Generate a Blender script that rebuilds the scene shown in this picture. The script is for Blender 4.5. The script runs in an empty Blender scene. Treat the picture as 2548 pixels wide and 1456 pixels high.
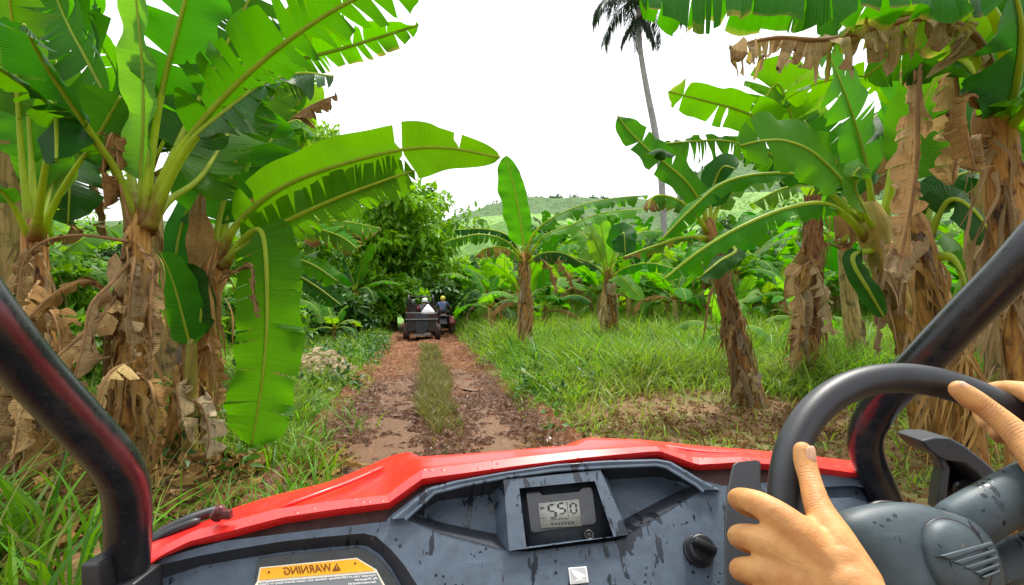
EXPOSURE = 0.75
import bpy, bmesh, math, random
import numpy as np
from mathutils import Vector, Matrix
from mathutils.geometry import tessellate_polygon

C = bpy.context.scene.collection
SC = bpy.context.scene
RNG = np.random.default_rng(7)
F = 1390.0
CX, HY, CAMZ = 1274.0, 745.0, 1.6

def P(px, py, d):
    return np.array([(px - CX) / F * d, d, CAMZ + (HY - py) / F * d])

# ------------------------------------------------------------------ noise
def _hash(ix, iy, seed):
    n = (ix.astype(np.int64) * 374761393 + iy.astype(np.int64) * 668265263 + seed * 974634777) & 0x7fffffff
    n = ((n ^ (n >> 13)) * 1274126177) & 0x7fffffff
    return ((n ^ (n >> 16)) & 0xffff) / 65535.0

def vnoise(x, y, seed=0):
    x = np.asarray(x, float); y = np.asarray(y, float)
    ix = np.floor(x); iy = np.floor(y)
    fx = x - ix; fy = y - iy
    fx = fx * fx * (3 - 2 * fx); fy = fy * fy * (3 - 2 * fy)
    a = _hash(ix, iy, seed); b = _hash(ix + 1, iy, seed)
    c = _hash(ix, iy + 1, seed); d = _hash(ix + 1, iy + 1, seed)
    return (a + (b - a) * fx) * (1 - fy) + (c + (d - c) * fx) * fy

def fbm(x, y, seed=0, oct=4):
    s = 0; a = .5; t = 0
    for o in range(oct):
        s = s + a * vnoise(np.asarray(x) * 2 ** o, np.asarray(y) * 2 ** o, seed + o * 17); t += a; a *= .5
    return s / t

# ------------------------------------------------------------------ scene objects
def link(o, parent=None):
    C.objects.link(o)
    if parent is not None:
        o.parent = parent
    return o

def tag(o, label=None, cat=None, group=None, kind=None):
    if label: o['label'] = label
    if cat: o['category'] = cat
    if group: o['group'] = group
    if kind: o['kind'] = kind
    return o

def empty(name, loc=(0, 0, 0), label=None, cat=None, group=None):
    o = bpy.data.objects.new(name, None)
    o.location = loc
    link(o)
    return tag(o, label, cat, group)

def make(name, V, Fc, mat, parent=None, smooth=True, uv=None, attrs=None, solid=0, bevel=0, subsurf=0):
    """one mesh object from world coordinates; parent is an Empty / object with an unrotated, unscaled world matrix"""
    V = np.asarray(V, float)
    off = world_loc(parent) if parent is not None else np.zeros(3)
    me = bpy.data.meshes.new(name)
    if isinstance(Fc, np.ndarray):
        nf, k = Fc.shape
        me.vertices.add(len(V)); me.vertices.foreach_set('co', (V - off).astype(np.float32).ravel())
        me.loops.add(nf * k); me.loops.foreach_set('vertex_index', Fc.astype(np.int32).ravel())
        me.polygons.add(nf); me.polygons.foreach_set('loop_start', np.arange(0, nf * k, k, dtype=np.int32))
        me.update(calc_edges=True)
    else:
        me.from_pydata((V - off).tolist(), [], [list(f) for f in Fc]); me.update()
    me.validate(verbose=False)
    if uv is not None:
        ul = me.uv_layers.new(name='UVMap')
        li = np.empty(len(me.loops), np.int32); me.loops.foreach_get('vertex_index', li)
        ul.data.foreach_set('uv', np.asarray(uv, np.float32)[li].ravel())
    if attrs:
        for k, a in attrs.items():
            at = me.attributes.new(k, 'FLOAT', 'POINT')
            at.data.foreach_set('value', np.asarray(a, np.float32))
    me.polygons.foreach_set('use_smooth', np.full(len(me.polygons), smooth))
    for m in (mat if isinstance(mat, (list, tuple)) else [mat]):
        me.materials.append(m)
    o = bpy.data.objects.new(name, me)
    link(o, parent)
    if bevel:
        b = o.modifiers.new('bevel', 'BEVEL'); b.width = bevel; b.segments = 3; b.limit_method = 'ANGLE'; b.angle_limit = math.radians(22)
        b.harden_normals = False
    if solid:
        s = o.modifiers.new('solid', 'SOLIDIFY'); s.thickness = solid; s.offset = -1
    if subsurf:
        s = o.modifiers.new('sub', 'SUBSURF'); s.levels = subsurf; s.render_levels = subsurf
    return o

_wl = {}
def world_loc(o):
    t = np.zeros(3)
    while o is not None:
        t = t + np.array(o.location); o = o.parent
    return t

class MB:
    """collects shapes into one mesh"""
    def __init__(s): s.V = []; s.F = []; s.n = 0; s.A = []
    def add(s, V, Fc, a=0.0):
        V = np.asarray(V, float).reshape(-1, 3)
        s.V.append(V); s.F += [[i + s.n for i in f] for f in Fc]; s.n += len(V)
        s.A.append(np.full(len(V), a) if np.isscalar(a) else np.asarray(a))
        return s
    def tube(s, pts, r, n=12, cap=True, closed=False, a=0.0, squash=None):
        V, Fc = tube(pts, r, n, cap, closed)
        return s.add(V, Fc, a)
    def box(s, c, size, rz=0, taper=1.0):
        x, y, z = np.array(size) / 2
        v = np.array([(-x, -y, -z), (x, -y, -z), (x, y, -z), (-x, y, -z), (-x * taper, -y * taper, z), (x * taper, -y * taper, z), (x * taper, y * taper, z), (-x * taper, y * taper, z)])
        cz, sz = math.cos(rz), math.sin(rz)
        v = np.c_[v[:, 0] * cz - v[:, 1] * sz, v[:, 0] * sz + v[:, 1] * cz, v[:, 2]] + np.array(c)
        return s.add(v, [(0, 3, 2, 1), (4, 5, 6, 7), (0, 1, 5, 4), (1, 2, 6, 5), (2, 3, 7, 6), (3, 0, 4, 7)])
    def ball(s, c, r, nu=16, nv=10, a=0.0):
        V = []; Fc = []
        r = np.ones(3) * r
        for j in range(nv + 1):
            t = math.pi * j / nv
            for i in range(nu):
                p = 2 * math.pi * i / nu
                V.append((math.sin(t) * math.cos(p) * r[0], math.sin(t) * math.sin(p) * r[1], math.cos(t) * r[2]))
        for j in range(nv):
            for i in range(nu):
                Fc.append((j * nu + i, (j + 1) * nu + i, (j + 1) * nu + (i + 1) % nu, j * nu + (i + 1) % nu))
        return s.add(np.array(V) + np.array(c), Fc, a)
    def build(s, name, mat, parent=None, **k):
        V = np.concatenate(s.V)
        return make(name, V, s.F, mat, parent, attrs={'var': np.concatenate(s.A)}, **k)

def catmull(pts, n, closed=False):
    p = np.asarray(pts, float)
    if len(p) == 2:
        t = np.linspace(0, 1, n)[:, None]; return p[0] * (1 - t) + p[1] * t
    q = np.vstack([2 * p[0] - p[1], p, 2 * p[-1] - p[-2]])
    seg = np.linalg.norm(np.diff(p[:, :3], axis=0), axis=1); cum = np.r_[0, np.cumsum(seg)]
    out = []
    for s in np.linspace(0, cum[-1], n):
        i = min(np.searchsorted(cum, s, 'right') - 1, len(seg) - 1); i = max(i, 0)
        t = (s - cum[i]) / max(seg[i], 1e-9)
        a, b, c, d = q[i], q[i + 1], q[i + 2], q[i + 3]
        out.append(.5 * ((2 * b) + (c - a) * t + (2 * a - 5 * b + 4 * c - d) * t * t + (3 * b - a - 3 * c + d) * t ** 3))
    return np.array(out)

def frames(p, closed=False):
    T = np.gradient(p, axis=0)
    if closed:
        T = np.roll(p, -1, 0) - np.roll(p, 1, 0)
    T /= np.linalg.norm(T, axis=1)[:, None] + 1e-12
    ref = np.array([0, 0, 1.]) if abs(T[0][2]) < .9 else np.array([0, 1., 0])
    U = np.cross(T[0], ref); U /= np.linalg.norm(U)
    Us = []
    for t in T:
        U = U - t * np.dot(U, t); U /= np.linalg.norm(U); Us.append(U.copy())
    Us = np.array(Us); W = np.cross(T, Us)
    return T, Us, W

def tube(pts, r, n=12, cap=True, closed=False, wob=None):
    p = np.asarray(pts, float); m = len(p)
    r = np.ones(m) * r if np.isscalar(r) else np.asarray(r, float)
    T, U, W = frames(p, closed)
    th = np.linspace(0, 2 * np.pi, n, endpoint=False)
    rr = np.repeat(r[:, None], n, 1)
    if wob is not None: rr = rr * wob
    V = p[:, None] + rr[..., None] * (np.cos(th)[None, :, None] * U[:, None] + np.sin(th)[None, :, None] * W[:, None])
    V = V.reshape(-1, 3); Fc = []
    for j in range(m if closed else m - 1):
        k = (j + 1) % m
        for i in range(n):
            Fc.append((j * n + i, j * n + (i + 1) % n, k * n + (i + 1) % n, k * n + i))
    if cap and not closed:
        Fc.append(tuple(range(n))[::-1]); Fc.append(tuple((m - 1) * n + i for i in range(n)))
    return V, Fc

# ------------------------------------------------------------------ materials
def new_mat(name):
    m = bpy.data.materials.new(name); m.use_nodes = True
    nt = m.node_tree; nt.nodes.clear()
    out = nt.nodes.new('ShaderNodeOutputMaterial')
    return m, nt, out

class NT:
    def __init__(s, nt): s.nt = nt
    def n(s, t, **k):
        nd = s.nt.nodes.new(t)
        for a, b in k.items():
            if a == 'inp':
                for i, v in b.items():
                    if hasattr(v, 'is_output') or isinstance(v, bpy.types.NodeSocket): s.nt.links.new(v, nd.inputs[i])
                    else: nd.inputs[i].default_value = v
            else: setattr(nd, a, b)
        return nd
    def attr(s, name): return s.n('ShaderNodeAttribute', attribute_name=name).outputs['Fac']
    def noise(s, vec, scale, detail=3, rough=.55, dist=0, out='Fac'):
        nd = s.n('ShaderNodeTexNoise', inp={'Scale': scale, 'Detail': detail, 'Roughness': rough, 'Distortion': dist})
        if vec is not None: s.nt.links.new(vec, nd.inputs['Vector'])
        return nd.outputs[out]
    def map(s, vec, scale=(1, 1, 1), rot=(0, 0, 0), loc=(0, 0, 0)):
        nd = s.n('ShaderNodeMapping'); nd.inputs['Scale'].default_value = scale; nd.inputs['Rotation'].default_value = rot; nd.inputs['Location'].default_value = loc
        s.nt.links.new(vec, nd.inputs['Vector']); return nd.outputs[0]
    def ramp(s, fac, stops, interp='LINEAR'):
        nd = s.n('ShaderNodeValToRGB'); cr = nd.color_ramp; cr.interpolation = interp
        while len(cr.elements) < len(stops): cr.elements.new(.5)
        for e, (p, c) in zip(cr.elements, stops):
            e.position = p; e.color = (*c, 1) if len(c) == 3 else c
        s.nt.links.new(fac, nd.inputs['Fac']); return nd.outputs['Color']
    def rampf(s, fac, a, b):
        nd = s.n('ShaderNodeMapRange', inp={'From Min': a, 'From Max': b}); nd.interpolation_type = 'SMOOTHSTEP'
        s.nt.links.new(fac, nd.inputs['Value']); return nd.outputs[0]
    def mix(s, fac, a, b, mode='MIX'):
        nd = s.n('ShaderNodeMix', data_type='RGBA', blend_type=mode)
        for i, v in ((0, fac), (6, a), (7, b)):
            if isinstance(v, bpy.types.NodeSocket): s.nt.links.new(v, nd.inputs[i])
            else: nd.inputs[i].default_value = v if i == 0 else (*v, 1)
        return nd.outputs[2]
    def math(s, op, a, b=0.0):
        nd = s.n('ShaderNodeMath', operation=op)
        for i, v in ((0, a), (1, b)):
            if isinstance(v, bpy.types.NodeSocket): s.nt.links.new(v, nd.inputs[i])
            else: nd.inputs[i].default_value = v
        return nd.outputs[0]
    def bump(s, h, strength=.3, dist=.01, normal=None):
        nd = s.n('ShaderNodeBump', inp={'Strength': strength, 'Distance': dist}); s.nt.links.new(h, nd.inputs['Height'])
        if normal is not None: s.nt.links.new(normal, nd.inputs['Normal'])
        return nd.outputs[0]
    def hsv(s, col, h=.5, sat=1., v=1.):
        nd = s.n('ShaderNodeHueSaturation')
        for i, x in (('Hue', h), ('Saturation', sat), ('Value', v)):
            if isinstance(x, bpy.types.NodeSocket): s.nt.links.new(x, nd.inputs[i])
            else: nd.inputs[i].default_value = x
        s.nt.links.new(col, nd.inputs['Color']); return nd.outputs[0]
    def bsdf(s, col, rough=.5, spec=.5, normal=None, **k):
        nd = s.n('ShaderNodeBsdfPrincipled')
        d = {'Base Color': col, 'Roughness': rough, 'Specular IOR Level': spec}; d.update(k)
        for i, v in d.items():
            if isinstance(v, bpy.types.NodeSocket): s.nt.links.new(v, nd.inputs[i])
            else: nd.inputs[i].default_value = (*v, 1) if (isinstance(v, tuple) and len(v) == 3 and i not in ('Subsurface Radius',)) else v
        if normal is not None: s.nt.links.new(normal, nd.inputs['Normal'])
        return nd.outputs[0]

def leaf_mat(name, top, under, trans, yellow=(.42, .36, .05), brown=(.36, .23, .10), tmix=.42, rough=.5, veins=True, varamt=.26, spec=.15):
    m, nt, out = new_mat(name); N = NT(nt)
    uvn = N.n('ShaderNodeTexCoord')
    dry = N.attr('dry'); var = N.attr('var')
    oi = N.n('ShaderNodeObjectInfo').outputs['Random']
    geo = N.n('ShaderNodeNewGeometry')
    big = N.noise(N.map(uvn.outputs['UV'], (3, .8, 1)), 2.0, 3)
    back = geo.outputs['Backfacing']
    col = N.mix(back, top, under)
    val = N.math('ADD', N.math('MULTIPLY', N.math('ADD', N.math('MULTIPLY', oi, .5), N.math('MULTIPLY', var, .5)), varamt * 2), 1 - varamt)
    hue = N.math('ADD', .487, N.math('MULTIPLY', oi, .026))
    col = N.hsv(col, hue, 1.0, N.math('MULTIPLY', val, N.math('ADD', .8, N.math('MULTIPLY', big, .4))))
    tcol = N.hsv(N.mix(0, trans, trans), hue, 1.0, N.math('MULTIPLY', val, N.math('ADD', .85, N.math('MULTIPLY', big, .3))))
    normal = None
    if veins:
        w = N.n('ShaderNodeTexWave', wave_type='BANDS', bands_direction='X', inp={'Scale': 9., 'Distortion': 1.2, 'Detail': 2., 'Detail Scale': 1.5})
        nt.links.new(N.map(uvn.outputs['UV'], (3., .12, 1)), w.inputs['Vector'])
        w2 = N.n('ShaderNodeTexWave', wave_type='BANDS', bands_direction='X', inp={'Scale': 2.2, 'Distortion': 3., 'Detail': 3., 'Detail Scale': 1.2})
        nt.links.new(N.map(uvn.outputs['UV'], (3., .12, 1)), w2.inputs['Vector'])
        f = N.math('ADD', N.math('MULTIPLY', w.outputs['Fac'], .24), N.math('MULTIPLY', w2.outputs['Fac'], .26))
        col = N.mix(f, col, N.hsv(col, .49, 1., 1.5)); tcol = N.mix(f, tcol, N.hsv(tcol, .5, 1., .72))
        normal = N.bump(N.math('ADD', w.outputs['Fac'], w2.outputs['Fac']), .55, .016)
    blot = N.noise(N.map(uvn.outputs['UV'], (1.6, 5, 1)), 4, 4)
    dd = N.rampf(N.math('ADD', dry, N.math('MULTIPLY', N.math('SUBTRACT', blot, .5), .45)), 0.0, 1.0)
    y = N.rampf(dd, .12, .45); b = N.rampf(dd, .42, .72)
    brn = N.mix(blot, brown, tuple(c * 1.7 for c in brown))
    strk = N.noise(N.map(uvn.outputs['UV'], (34, 1.2, 1)), 2.5, 4, .65)
    rr_ = N.math('FRACT', N.math('MULTIPLY', oi, 7.31)); tint = N.ramp(rr_, [(0., tuple(c * .30 for c in brown)), (.18, (brown[0] * 1.05, brown[1] * .80, brown[2] * .5)), (.45, (brown[0] * 1.35, brown[1] * 1.25, brown[2] * .75)), (.7, brown), (1., (brown[0] * 1.35, brown[1] * 1.6, brown[2] * 2.1))])
    brn = N.mix(.72, brn, tint)
    brn = N.mix(N.rampf(strk, .38, .66), N.hsv(brn, .5, 1., .80), brn)
    dk = N.rampf(N.noise(N.map(uvn.outputs['UV'], (2, 4, 1)), 4, 4), .55, .70)
    brn = N.mix(N.math('MULTIPLY', dk, .6), brn, (.10, .052, .022))
    col = N.mix(b, N.mix(y, col, yellow), brn)
    tcol = N.mix(b, N.mix(y, tcol, tuple(c * 1.1 for c in yellow)), N.mix(.5, brn, (.1, .05, .02)))
    specks = N.rampf(N.noise(uvn.outputs['UV'], 38, 2), .69, .74)
    col = N.mix(N.math('MULTIPLY', specks, .5), col, (.09, .07, .02))
    bs = N.bsdf(col, rough, spec, normal)
    tr = N.n('ShaderNodeBsdfTranslucent'); nt.links.new(tcol, tr.inputs['Color'])
    mx = N.n('ShaderNodeMixShader', inp={0: tmix}); nt.links.new(bs, mx.inputs[1]); nt.links.new(tr.outputs[0], mx.inputs[2])
    nt.links.new(mx.outputs[0], out.inputs['Surface'])
    return m

def blade_mat(name, lo, hi, dryc=(.34, .27, .11), tmix=.4, rough=.5):
    m, nt, out = new_mat(name); N = NT(nt)
    var = N.attr('var'); dry = N.attr('dry')
    col = N.mix(var, lo, hi)
    g = N.n('ShaderNodeNewGeometry').outputs['Position']
    big = N.noise(g, .9, 2)
    col = N.hsv(col, N.math('ADD', .48, N.math('MULTIPLY', big, .04)), 1., N.math('ADD', .7, N.math('MULTIPLY', big, .6)))
    col = N.mix(dry, col, dryc)
    bs = N.bsdf(col, rough, .35)
    tr = N.n('ShaderNodeBsdfTranslucent'); nt.links.new(N.hsv(col, .485, 1.05, 1.25), tr.inputs['Color'])
    mx = N.n('ShaderNodeMixShader', inp={0: tmix}); nt.links.new(bs, mx.inputs[1]); nt.links.new(tr.outputs[0], mx.inputs[2])
    nt.links.new(mx.outputs[0], out.inputs['Surface'])
    return m

def plain(name, col, rough=.5, spec=.5, noise=0, nscale=30, bump=0, bscale=200, col2=None, **k):
    m, nt, out = new_mat(name); N = NT(nt)
    tc = N.n('ShaderNodeTexCoord').outputs['Object']
    c = col
    if noise:
        f = N.noise(tc, nscale, 4)
        c = N.mix(N.rampf(f, .5 - .25, .5 + .25), col, col2 if col2 else tuple(x * (1 - noise) for x in col))
    nm = N.bump(N.noise(tc, bscale, 3), bump, .002) if bump else None
    nt.links.new(N.bsdf(c, rough, spec, nm, **k), out.inputs['Surface'])
    return m

M = {}
M['leaf'] = leaf_mat('banana_leaf', (.034, .165, .002), (.05, .20, .003), (.135, .45, .0))
M['leaf_gloss'] = leaf_mat('banana_leaf_gloss', (.034, .12, .03), (.05, .16, .03), (.08, .30, .004), tmix=.2, rough=.38, spec=.7)
M['leaf_mid'] = leaf_mat('banana_leaf_mid', (.024, .125, .003), (.034, .155, .004), (.085, .33, .0))
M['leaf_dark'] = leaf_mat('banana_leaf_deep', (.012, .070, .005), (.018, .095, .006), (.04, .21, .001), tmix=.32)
M['leaf_pale'] = leaf_mat('banana_leaf_pale', (.10, .235, .030), (.12, .26, .03), (.26, .56, .004))
M['dead'] = leaf_mat('banana_leaf_dead', (.05, .20, .008), (.07, .25, .01), (.26, .30, .03), tmix=.24, rough=.75, brown=(.31, .20, .085), yellow=(.32, .24, .03), varamt=.55, spec=.15)
M['dead_tan'] = leaf_mat('banana_leaf_dead_tan', (.05, .20, .008), (.07, .25, .01), (.40, .34, .08), tmix=.36, rough=.75, brown=(.60, .46, .26), yellow=(.40, .34, .06), varamt=.2, spec=.15)
M['dead_grey'] = leaf_mat('banana_leaf_dead_grey', (.05, .20, .008), (.07, .25, .01), (.26, .30, .03), tmix=.2, rough=.75, brown=(.33, .25, .165), yellow=(.36, .27, .04), varamt=.3, spec=.15)
m, nt, out = new_mat('midrib'); N = NT(nt)
tt = N.attr('tt'); p_ = N.n('ShaderNodeTexCoord').outputs['Object']
nz = N.noise(N.map(p_, (1, 1, 1)), 9, 4)
c_ = N.mix(N.rampf(N.math('ADD', tt, N.math('MULTIPLY', N.math('SUBTRACT', nz, .5), .2)), .0, .15), (.20, .085, .025), N.mix(nz, (.24, .34, .015), (.40, .50, .03)))
tr_ = N.n('ShaderNodeBsdfTranslucent'); nt.links.new(N.hsv(c_, .49, 1.05, 1.7), tr_.inputs['Color'])
mx_ = N.n('ShaderNodeMixShader', inp={0: .42}); nt.links.new(N.bsdf(c_, .45, .3), mx_.inputs[1]); nt.links.new(tr_.outputs[0], mx_.inputs[2]); nt.links.new(mx_.outputs[0], out.inputs['Surface']); M['rib'] = m
M['rib_dry'] = plain('midrib_dry', (.30, .17, .07), .7, .2, noise=.4, nscale=9)

def stem_mat(name, c1, c2, c3):
    m, nt, out = new_mat(name); N = NT(nt)
    uv = N.n('ShaderNodeTexCoord').outputs['UV']
    st = N.noise(N.map(uv, (14, 1.3, 1)), 1.6, 5, .65, .4)
    fine = N.noise(N.map(uv, (60, 4, 1)), 2.5, 3)
    blot = N.noise(N.map(uv, (3, 2.4, 1)), 1.6, 4, .6)
    col = N.ramp(st, [(.28, c3), (.40, c1), (.56, c2), (.75, tuple(min(1, x * 1.25) for x in c2))])
    col = N.mix(N.rampf(blot, .5, .66), col, c3)
    gr = N.attr('green')
    oi = N.n('ShaderNodeObjectInfo').outputs['Random']; col = N.hsv(col, N.math('ADD', .487, N.math('MULTIPLY', oi, .022)), 1., N.math('ADD', .55, N.math('MULTIPLY', oi, .8)))
    dpt = N.rampf(N.noise(N.map(uv, (7, 1.2, 1)), 2.3, 4, .7), .56, .68)
    col = N.mix(N.math('MULTIPLY', dpt, .3), col, (.022, .012, .007))
    col = N.mix(N.math('MULTIPLY', gr, .85), col, N.mix(st, (.22, .26, .03), (.40, .36, .06)))
    nm = N.bump(N.math('ADD', st, N.math('MULTIPLY', fine, .4)), .7, .02)
    nt.links.new(N.bsdf(col, .62, .3, nm), out.inputs['Surface'])
    return m
M['stem'] = stem_mat('pseudostem', (.19, .075, .016), (.38, .19, .045), (.035, .018, .010))
M['stem_gold'] = stem_mat('pseudostem_gold', (.22, .092, .018), (.41, .215, .048), (.035, .018, .009))
M['stem_pale'] = stem_mat('pseudostem_pale', (.20, .105, .04), (.36, .23, .09), (.045, .027, .016))

# ------------------------------------------------------------------ banana leaves
def prof(s, base=.10, tip=.22):
    """blade half-width along the midrib, 0..1"""
    a = np.clip(s / base, 0, 1); b = np.clip((1 - s) / tip, 0, 1)
    return np.sqrt(np.clip(1 - (1 - a) ** 2, 0, 1)) ** .9 * np.sqrt(np.clip(1 - (1 - b) ** 2, 0, 1)) ** 1.15 * (.86 + .14 * np.sin(np.pi * s))

def blade_geo(cur, up, W, fold=0., curl=.4, tears=0., nt_lr=(5, 5), seed=0, dry=0., edge=.1, tipdry=0., wave=.03, grav=0., lean=.16, K=6, gap=.16,
              deep=.8, droop_var=.25, step=.045, crumple=0., base=.1, tip=.22, cuts=None, wl=(1., 1.)):
    rng = np.random.default_rng(seed)
    L = np.linalg.norm(np.diff(cur, axis=0), axis=1).sum()
    ns = max(10, int(L / step))
    M_ = len(cur); arc = np.linspace(0, 1, M_)
    T = np.gradient(cur, axis=0); T /= np.linalg.norm(T, axis=1)[:, None]
    up = np.asarray(up, float)
    if up.ndim == 1: up = np.repeat(up[None], M_, 0)
    else: up = np.stack([np.interp(arc, np.linspace(0, 1, len(up)), up[:, j]) for j in range(3)], 1)
    Nn = up - T * (up * T).sum(1)[:, None]; Nn /= np.linalg.norm(Nn, axis=1)[:, None] + 1e-9
    S = np.cross(T, Nn)
    def at(A, s): return np.stack([np.interp(s, arc, A[:, j]) for j in range(3)], -1)
    Vs = []; Fs = []; uv = []; dr = []; vr = []; n = 0
    ph = rng.uniform(0, 6.28, 8)
    for side, sg in enumerate((1, -1)):
        k = nt_lr[side]
        if cuts and cuts[side] is not None: ts = list(cuts[side])
        elif k:
            ts = np.sort(np.r_[np.linspace(.08, .95, k) + rng.uniform(-.6, .6, k) * .9 / max(k, 1), rng.uniform(.1, .95, k // 2)]).clip(.03, .985)
            ts = [ts[0]] + [b_ for a_, b_ in zip(ts[:-1], ts[1:]) if b_ - a_ > .012]
        else: ts = []
        ed = [0.] + ts + [1.]
        for a, b in zip(ed[:-1], ed[1:]):
            if b - a < 1e-3: continue
            m = max(2, int(math.ceil((b - a) * ns)))
            c = np.linspace(0, 1, m + 1); s = a + (b - a) * c
            torn = tears > 0 and len(ts) > 0
            df = rng.normal() * droop_var * tears if torn else 0.
            dr0 = rng.normal() * .10 * (1 if dry > .05 or edge > .15 else .3); v0 = rng.uniform()
            r0 = rng.uniform(0, 1 - deep) if torn else 1.
            gl = rng.uniform(.05, 1.0) ** 1.6 * 1.9 * gap if (torn and a > 0) else 0
            gr = rng.uniform(.05, 1.0) ** 1.6 * 1.9 * gap if (torn and b < 1) else 0
            tw = rng.normal() * .25 * tears if torn else 0
            w_edge = (1 - rng.uniform(0, .14 if dry < .5 else .5) * tears) * (1 + (rng.normal() * .10 * tears * (c - .5) if torn else 0))
            pos = at(cur, s); Ts = at(T, s); Nsn = at(Nn, s); Ss = at(S, s)
            Wl = W * prof(s, base, tip) * w_edge * wl[side] * (1 + .05 * np.sin(s * 23 + ph[0] + side))
            cc = pos.copy(); mid = (a + b) / 2
            rows = []
            ff = fold + df * .3
            for r_i in range(K + 1):
                r = r_i / K
                if r_i:
                    rm = (r_i - .5) / K
                    ang = ff - curl * rm + df * rm + tw * (c - .5) * rm * 2
                    if crumple: ang = ang + crumple * .8 * (fbm(s * L * 7 + ph[1], np.full_like(s, r * 2.2 + side * 9), seed % 97, 2) - .5) * 2
                    cc = cc + (Wl / K)[:, None] * (Ss * (sg * np.cos(ang))[:, None] + Nsn * np.sin(ang)[:, None] + Ts * lean)
                q = cc.copy()
                if torn:
                    g = max(0., (r - r0) / (1 - r0 + 1e-6)) ** 1.1
                    shift = (gl * np.clip(1 - 2 * c, 0, 1) - gr * np.clip(2 * c - 1, 0, 1)) * g * (b - a) * .8 * L
                    shift = np.clip(shift, -.06, .06) if dry < .5 else shift
                    q = q + Ts * shift[:, None]
                wv = .0022 * math.sin(r * 3.14) * np.sin(s * L * 75 + 3 * vnoise(s * L * 6, s * 0 + side, 5)) + wave * r * r * (np.sin(s * L * 9 + ph[2] + side * 2) + .6 * np.sin(s * L * 21 + ph[3] + side)) 
                q = q + Nsn * wv[:, None]
                if crumple:
                    q = q + (Nsn * ((fbm(s * L * 9, np.full_like(s, r * 3 + 7 * side), seed % 89 + 3, 3) - .5) * crumple * .16 * (.2 + r))[:, None])
                q[:, 2] -= grav * (r * Wl) ** 2 / max(W, 1e-6)
                rows.append(q)
                uv.append(np.c_[s * L, np.full(m + 1, .5 + sg * .5 * r)])
                e = edge * r ** 4 * (0.4 + 1.2 * fbm(s * L * 5 + side * 31, np.zeros_like(s), seed % 101, 2))
                dr.append(np.clip(dry + dr0 + e + tipdry * np.clip((s - .75) / .25, 0, 1) ** 1.5, 0, 1.1))
                vr.append(np.full(m + 1, v0 * .6 + .2))
            Vs.append(np.concatenate(rows))
            idx = np.arange((K + 1) * (m + 1)).reshape(K + 1, m + 1) + n
            q = np.stack([idx[:-1, :-1], idx[:-1, 1:], idx[1:, 1:], idx[1:, :-1]], -1).reshape(-1, 4)
            if sg > 0: q = q[:, ::-1]
            Fs.append(q); n += (K + 1) * (m + 1)
    return np.concatenate(Vs), np.concatenate(Fs), np.concatenate(uv), np.concatenate(dr), np.concatenate(vr)

def leaf(parent, pts, t0, W, up, mat='leaf', name='leaf', seed=0, r=(.028, .006), ribmat=None, label=None, **k):
    """pts: world points from the crown to the tip; the blade starts at fraction t0"""
    cur = catmull(pts, 48)
    i0 = int(t0 * 47)
    V, Fc, uv, dr, vr = blade_geo(cur[i0:], up, W, seed=seed, **k)
    o = make(name, V, Fc, M[mat], parent, uv=uv, attrs={'dry': dr, 'var': vr})
    if label: o['label'] = label
    if r:
        rr = np.linspace(0, 1, 48); rad = r[0] + (r[1] - r[0]) * rr ** .8 + (r[0] * .85 * np.exp(-rr / .07) if r[0] > .022 else 0)
        rib = cur.copy()
        upv = np.asarray(up, float); upv = upv if upv.ndim == 1 else upv[0]
        rib -= (upv / np.linalg.norm(upv))[None] * rad[:, None] * .35
        rv, rf = tube(rib, rad, 8)
        make('midrib', rv, rf, ribm, o, attrs={'tt': np.repeat(rr, 8)}) if (ribm := M[ribmat or ('rib_dry' if k.get('dry', 0) > .6 else 'rib')]) else None
    return o

def leaf_px(parent, pts, t0, wpx, up, **k):
    w3 = [P(*p) for p in pts]
    d = np.mean([p[2] for p in pts])
    return leaf(parent, w3, t0, wpx * d / F, up, **k)

def stem(parent, pts, rad, mat='stem', name='pseudostem', seed=0, green=(0, 0), n=28, m=60, label=None):
    """banana pseudostem: overlapping sheath ridges and old sheath stubs on a tapered tube"""
    cur = catmull(pts, m); t = np.linspace(0, 1, m)
    cum_ = np.r_[0, np.cumsum(np.linalg.norm(np.diff(np.asarray(pts, float), axis=0), axis=1))]
    R = np.interp(t, cum_ / cum_[-1], rad)
    th = np.linspace(0, 2 * np.pi, n, endpoint=False)
    TT, HH = np.meshgrid(th, t)
    L = np.linalg.norm(np.diff(cur, axis=0), axis=1).sum()
    per = np.minimum(TT, 2 * np.pi - TT)
    wob = 1 + .20 * (fbm(per * 1.6 + 3, HH * L * 1.1, seed, 3) - .5) + .14 * (fbm(per * 5 + 9, HH * L * .7, seed + 5, 2) - .5)
    saw = ((HH * L * 2.3 + per * .45 + vnoise(per, HH * L, seed + 8)) % 1.0)
    wob += .085 * saw - .03
    V, Fc = tube(cur, R, n, True, wob=wob)
    uv = np.stack([TT / (2 * np.pi) * .9, HH * L], -1).reshape(-1, 2)
    gr = np.interp(HH, [0, 1], green).reshape(-1)
    o = make(name, V, Fc, M[mat], parent, uv=uv, attrs={'green': np.clip(gr * (.4 + 1.2 * fbm(TT * 1.2, HH * L * 1.5, seed + 2, 2).ravel()), 0, 1)})
    if label: o['label'] = label
    return o

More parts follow.
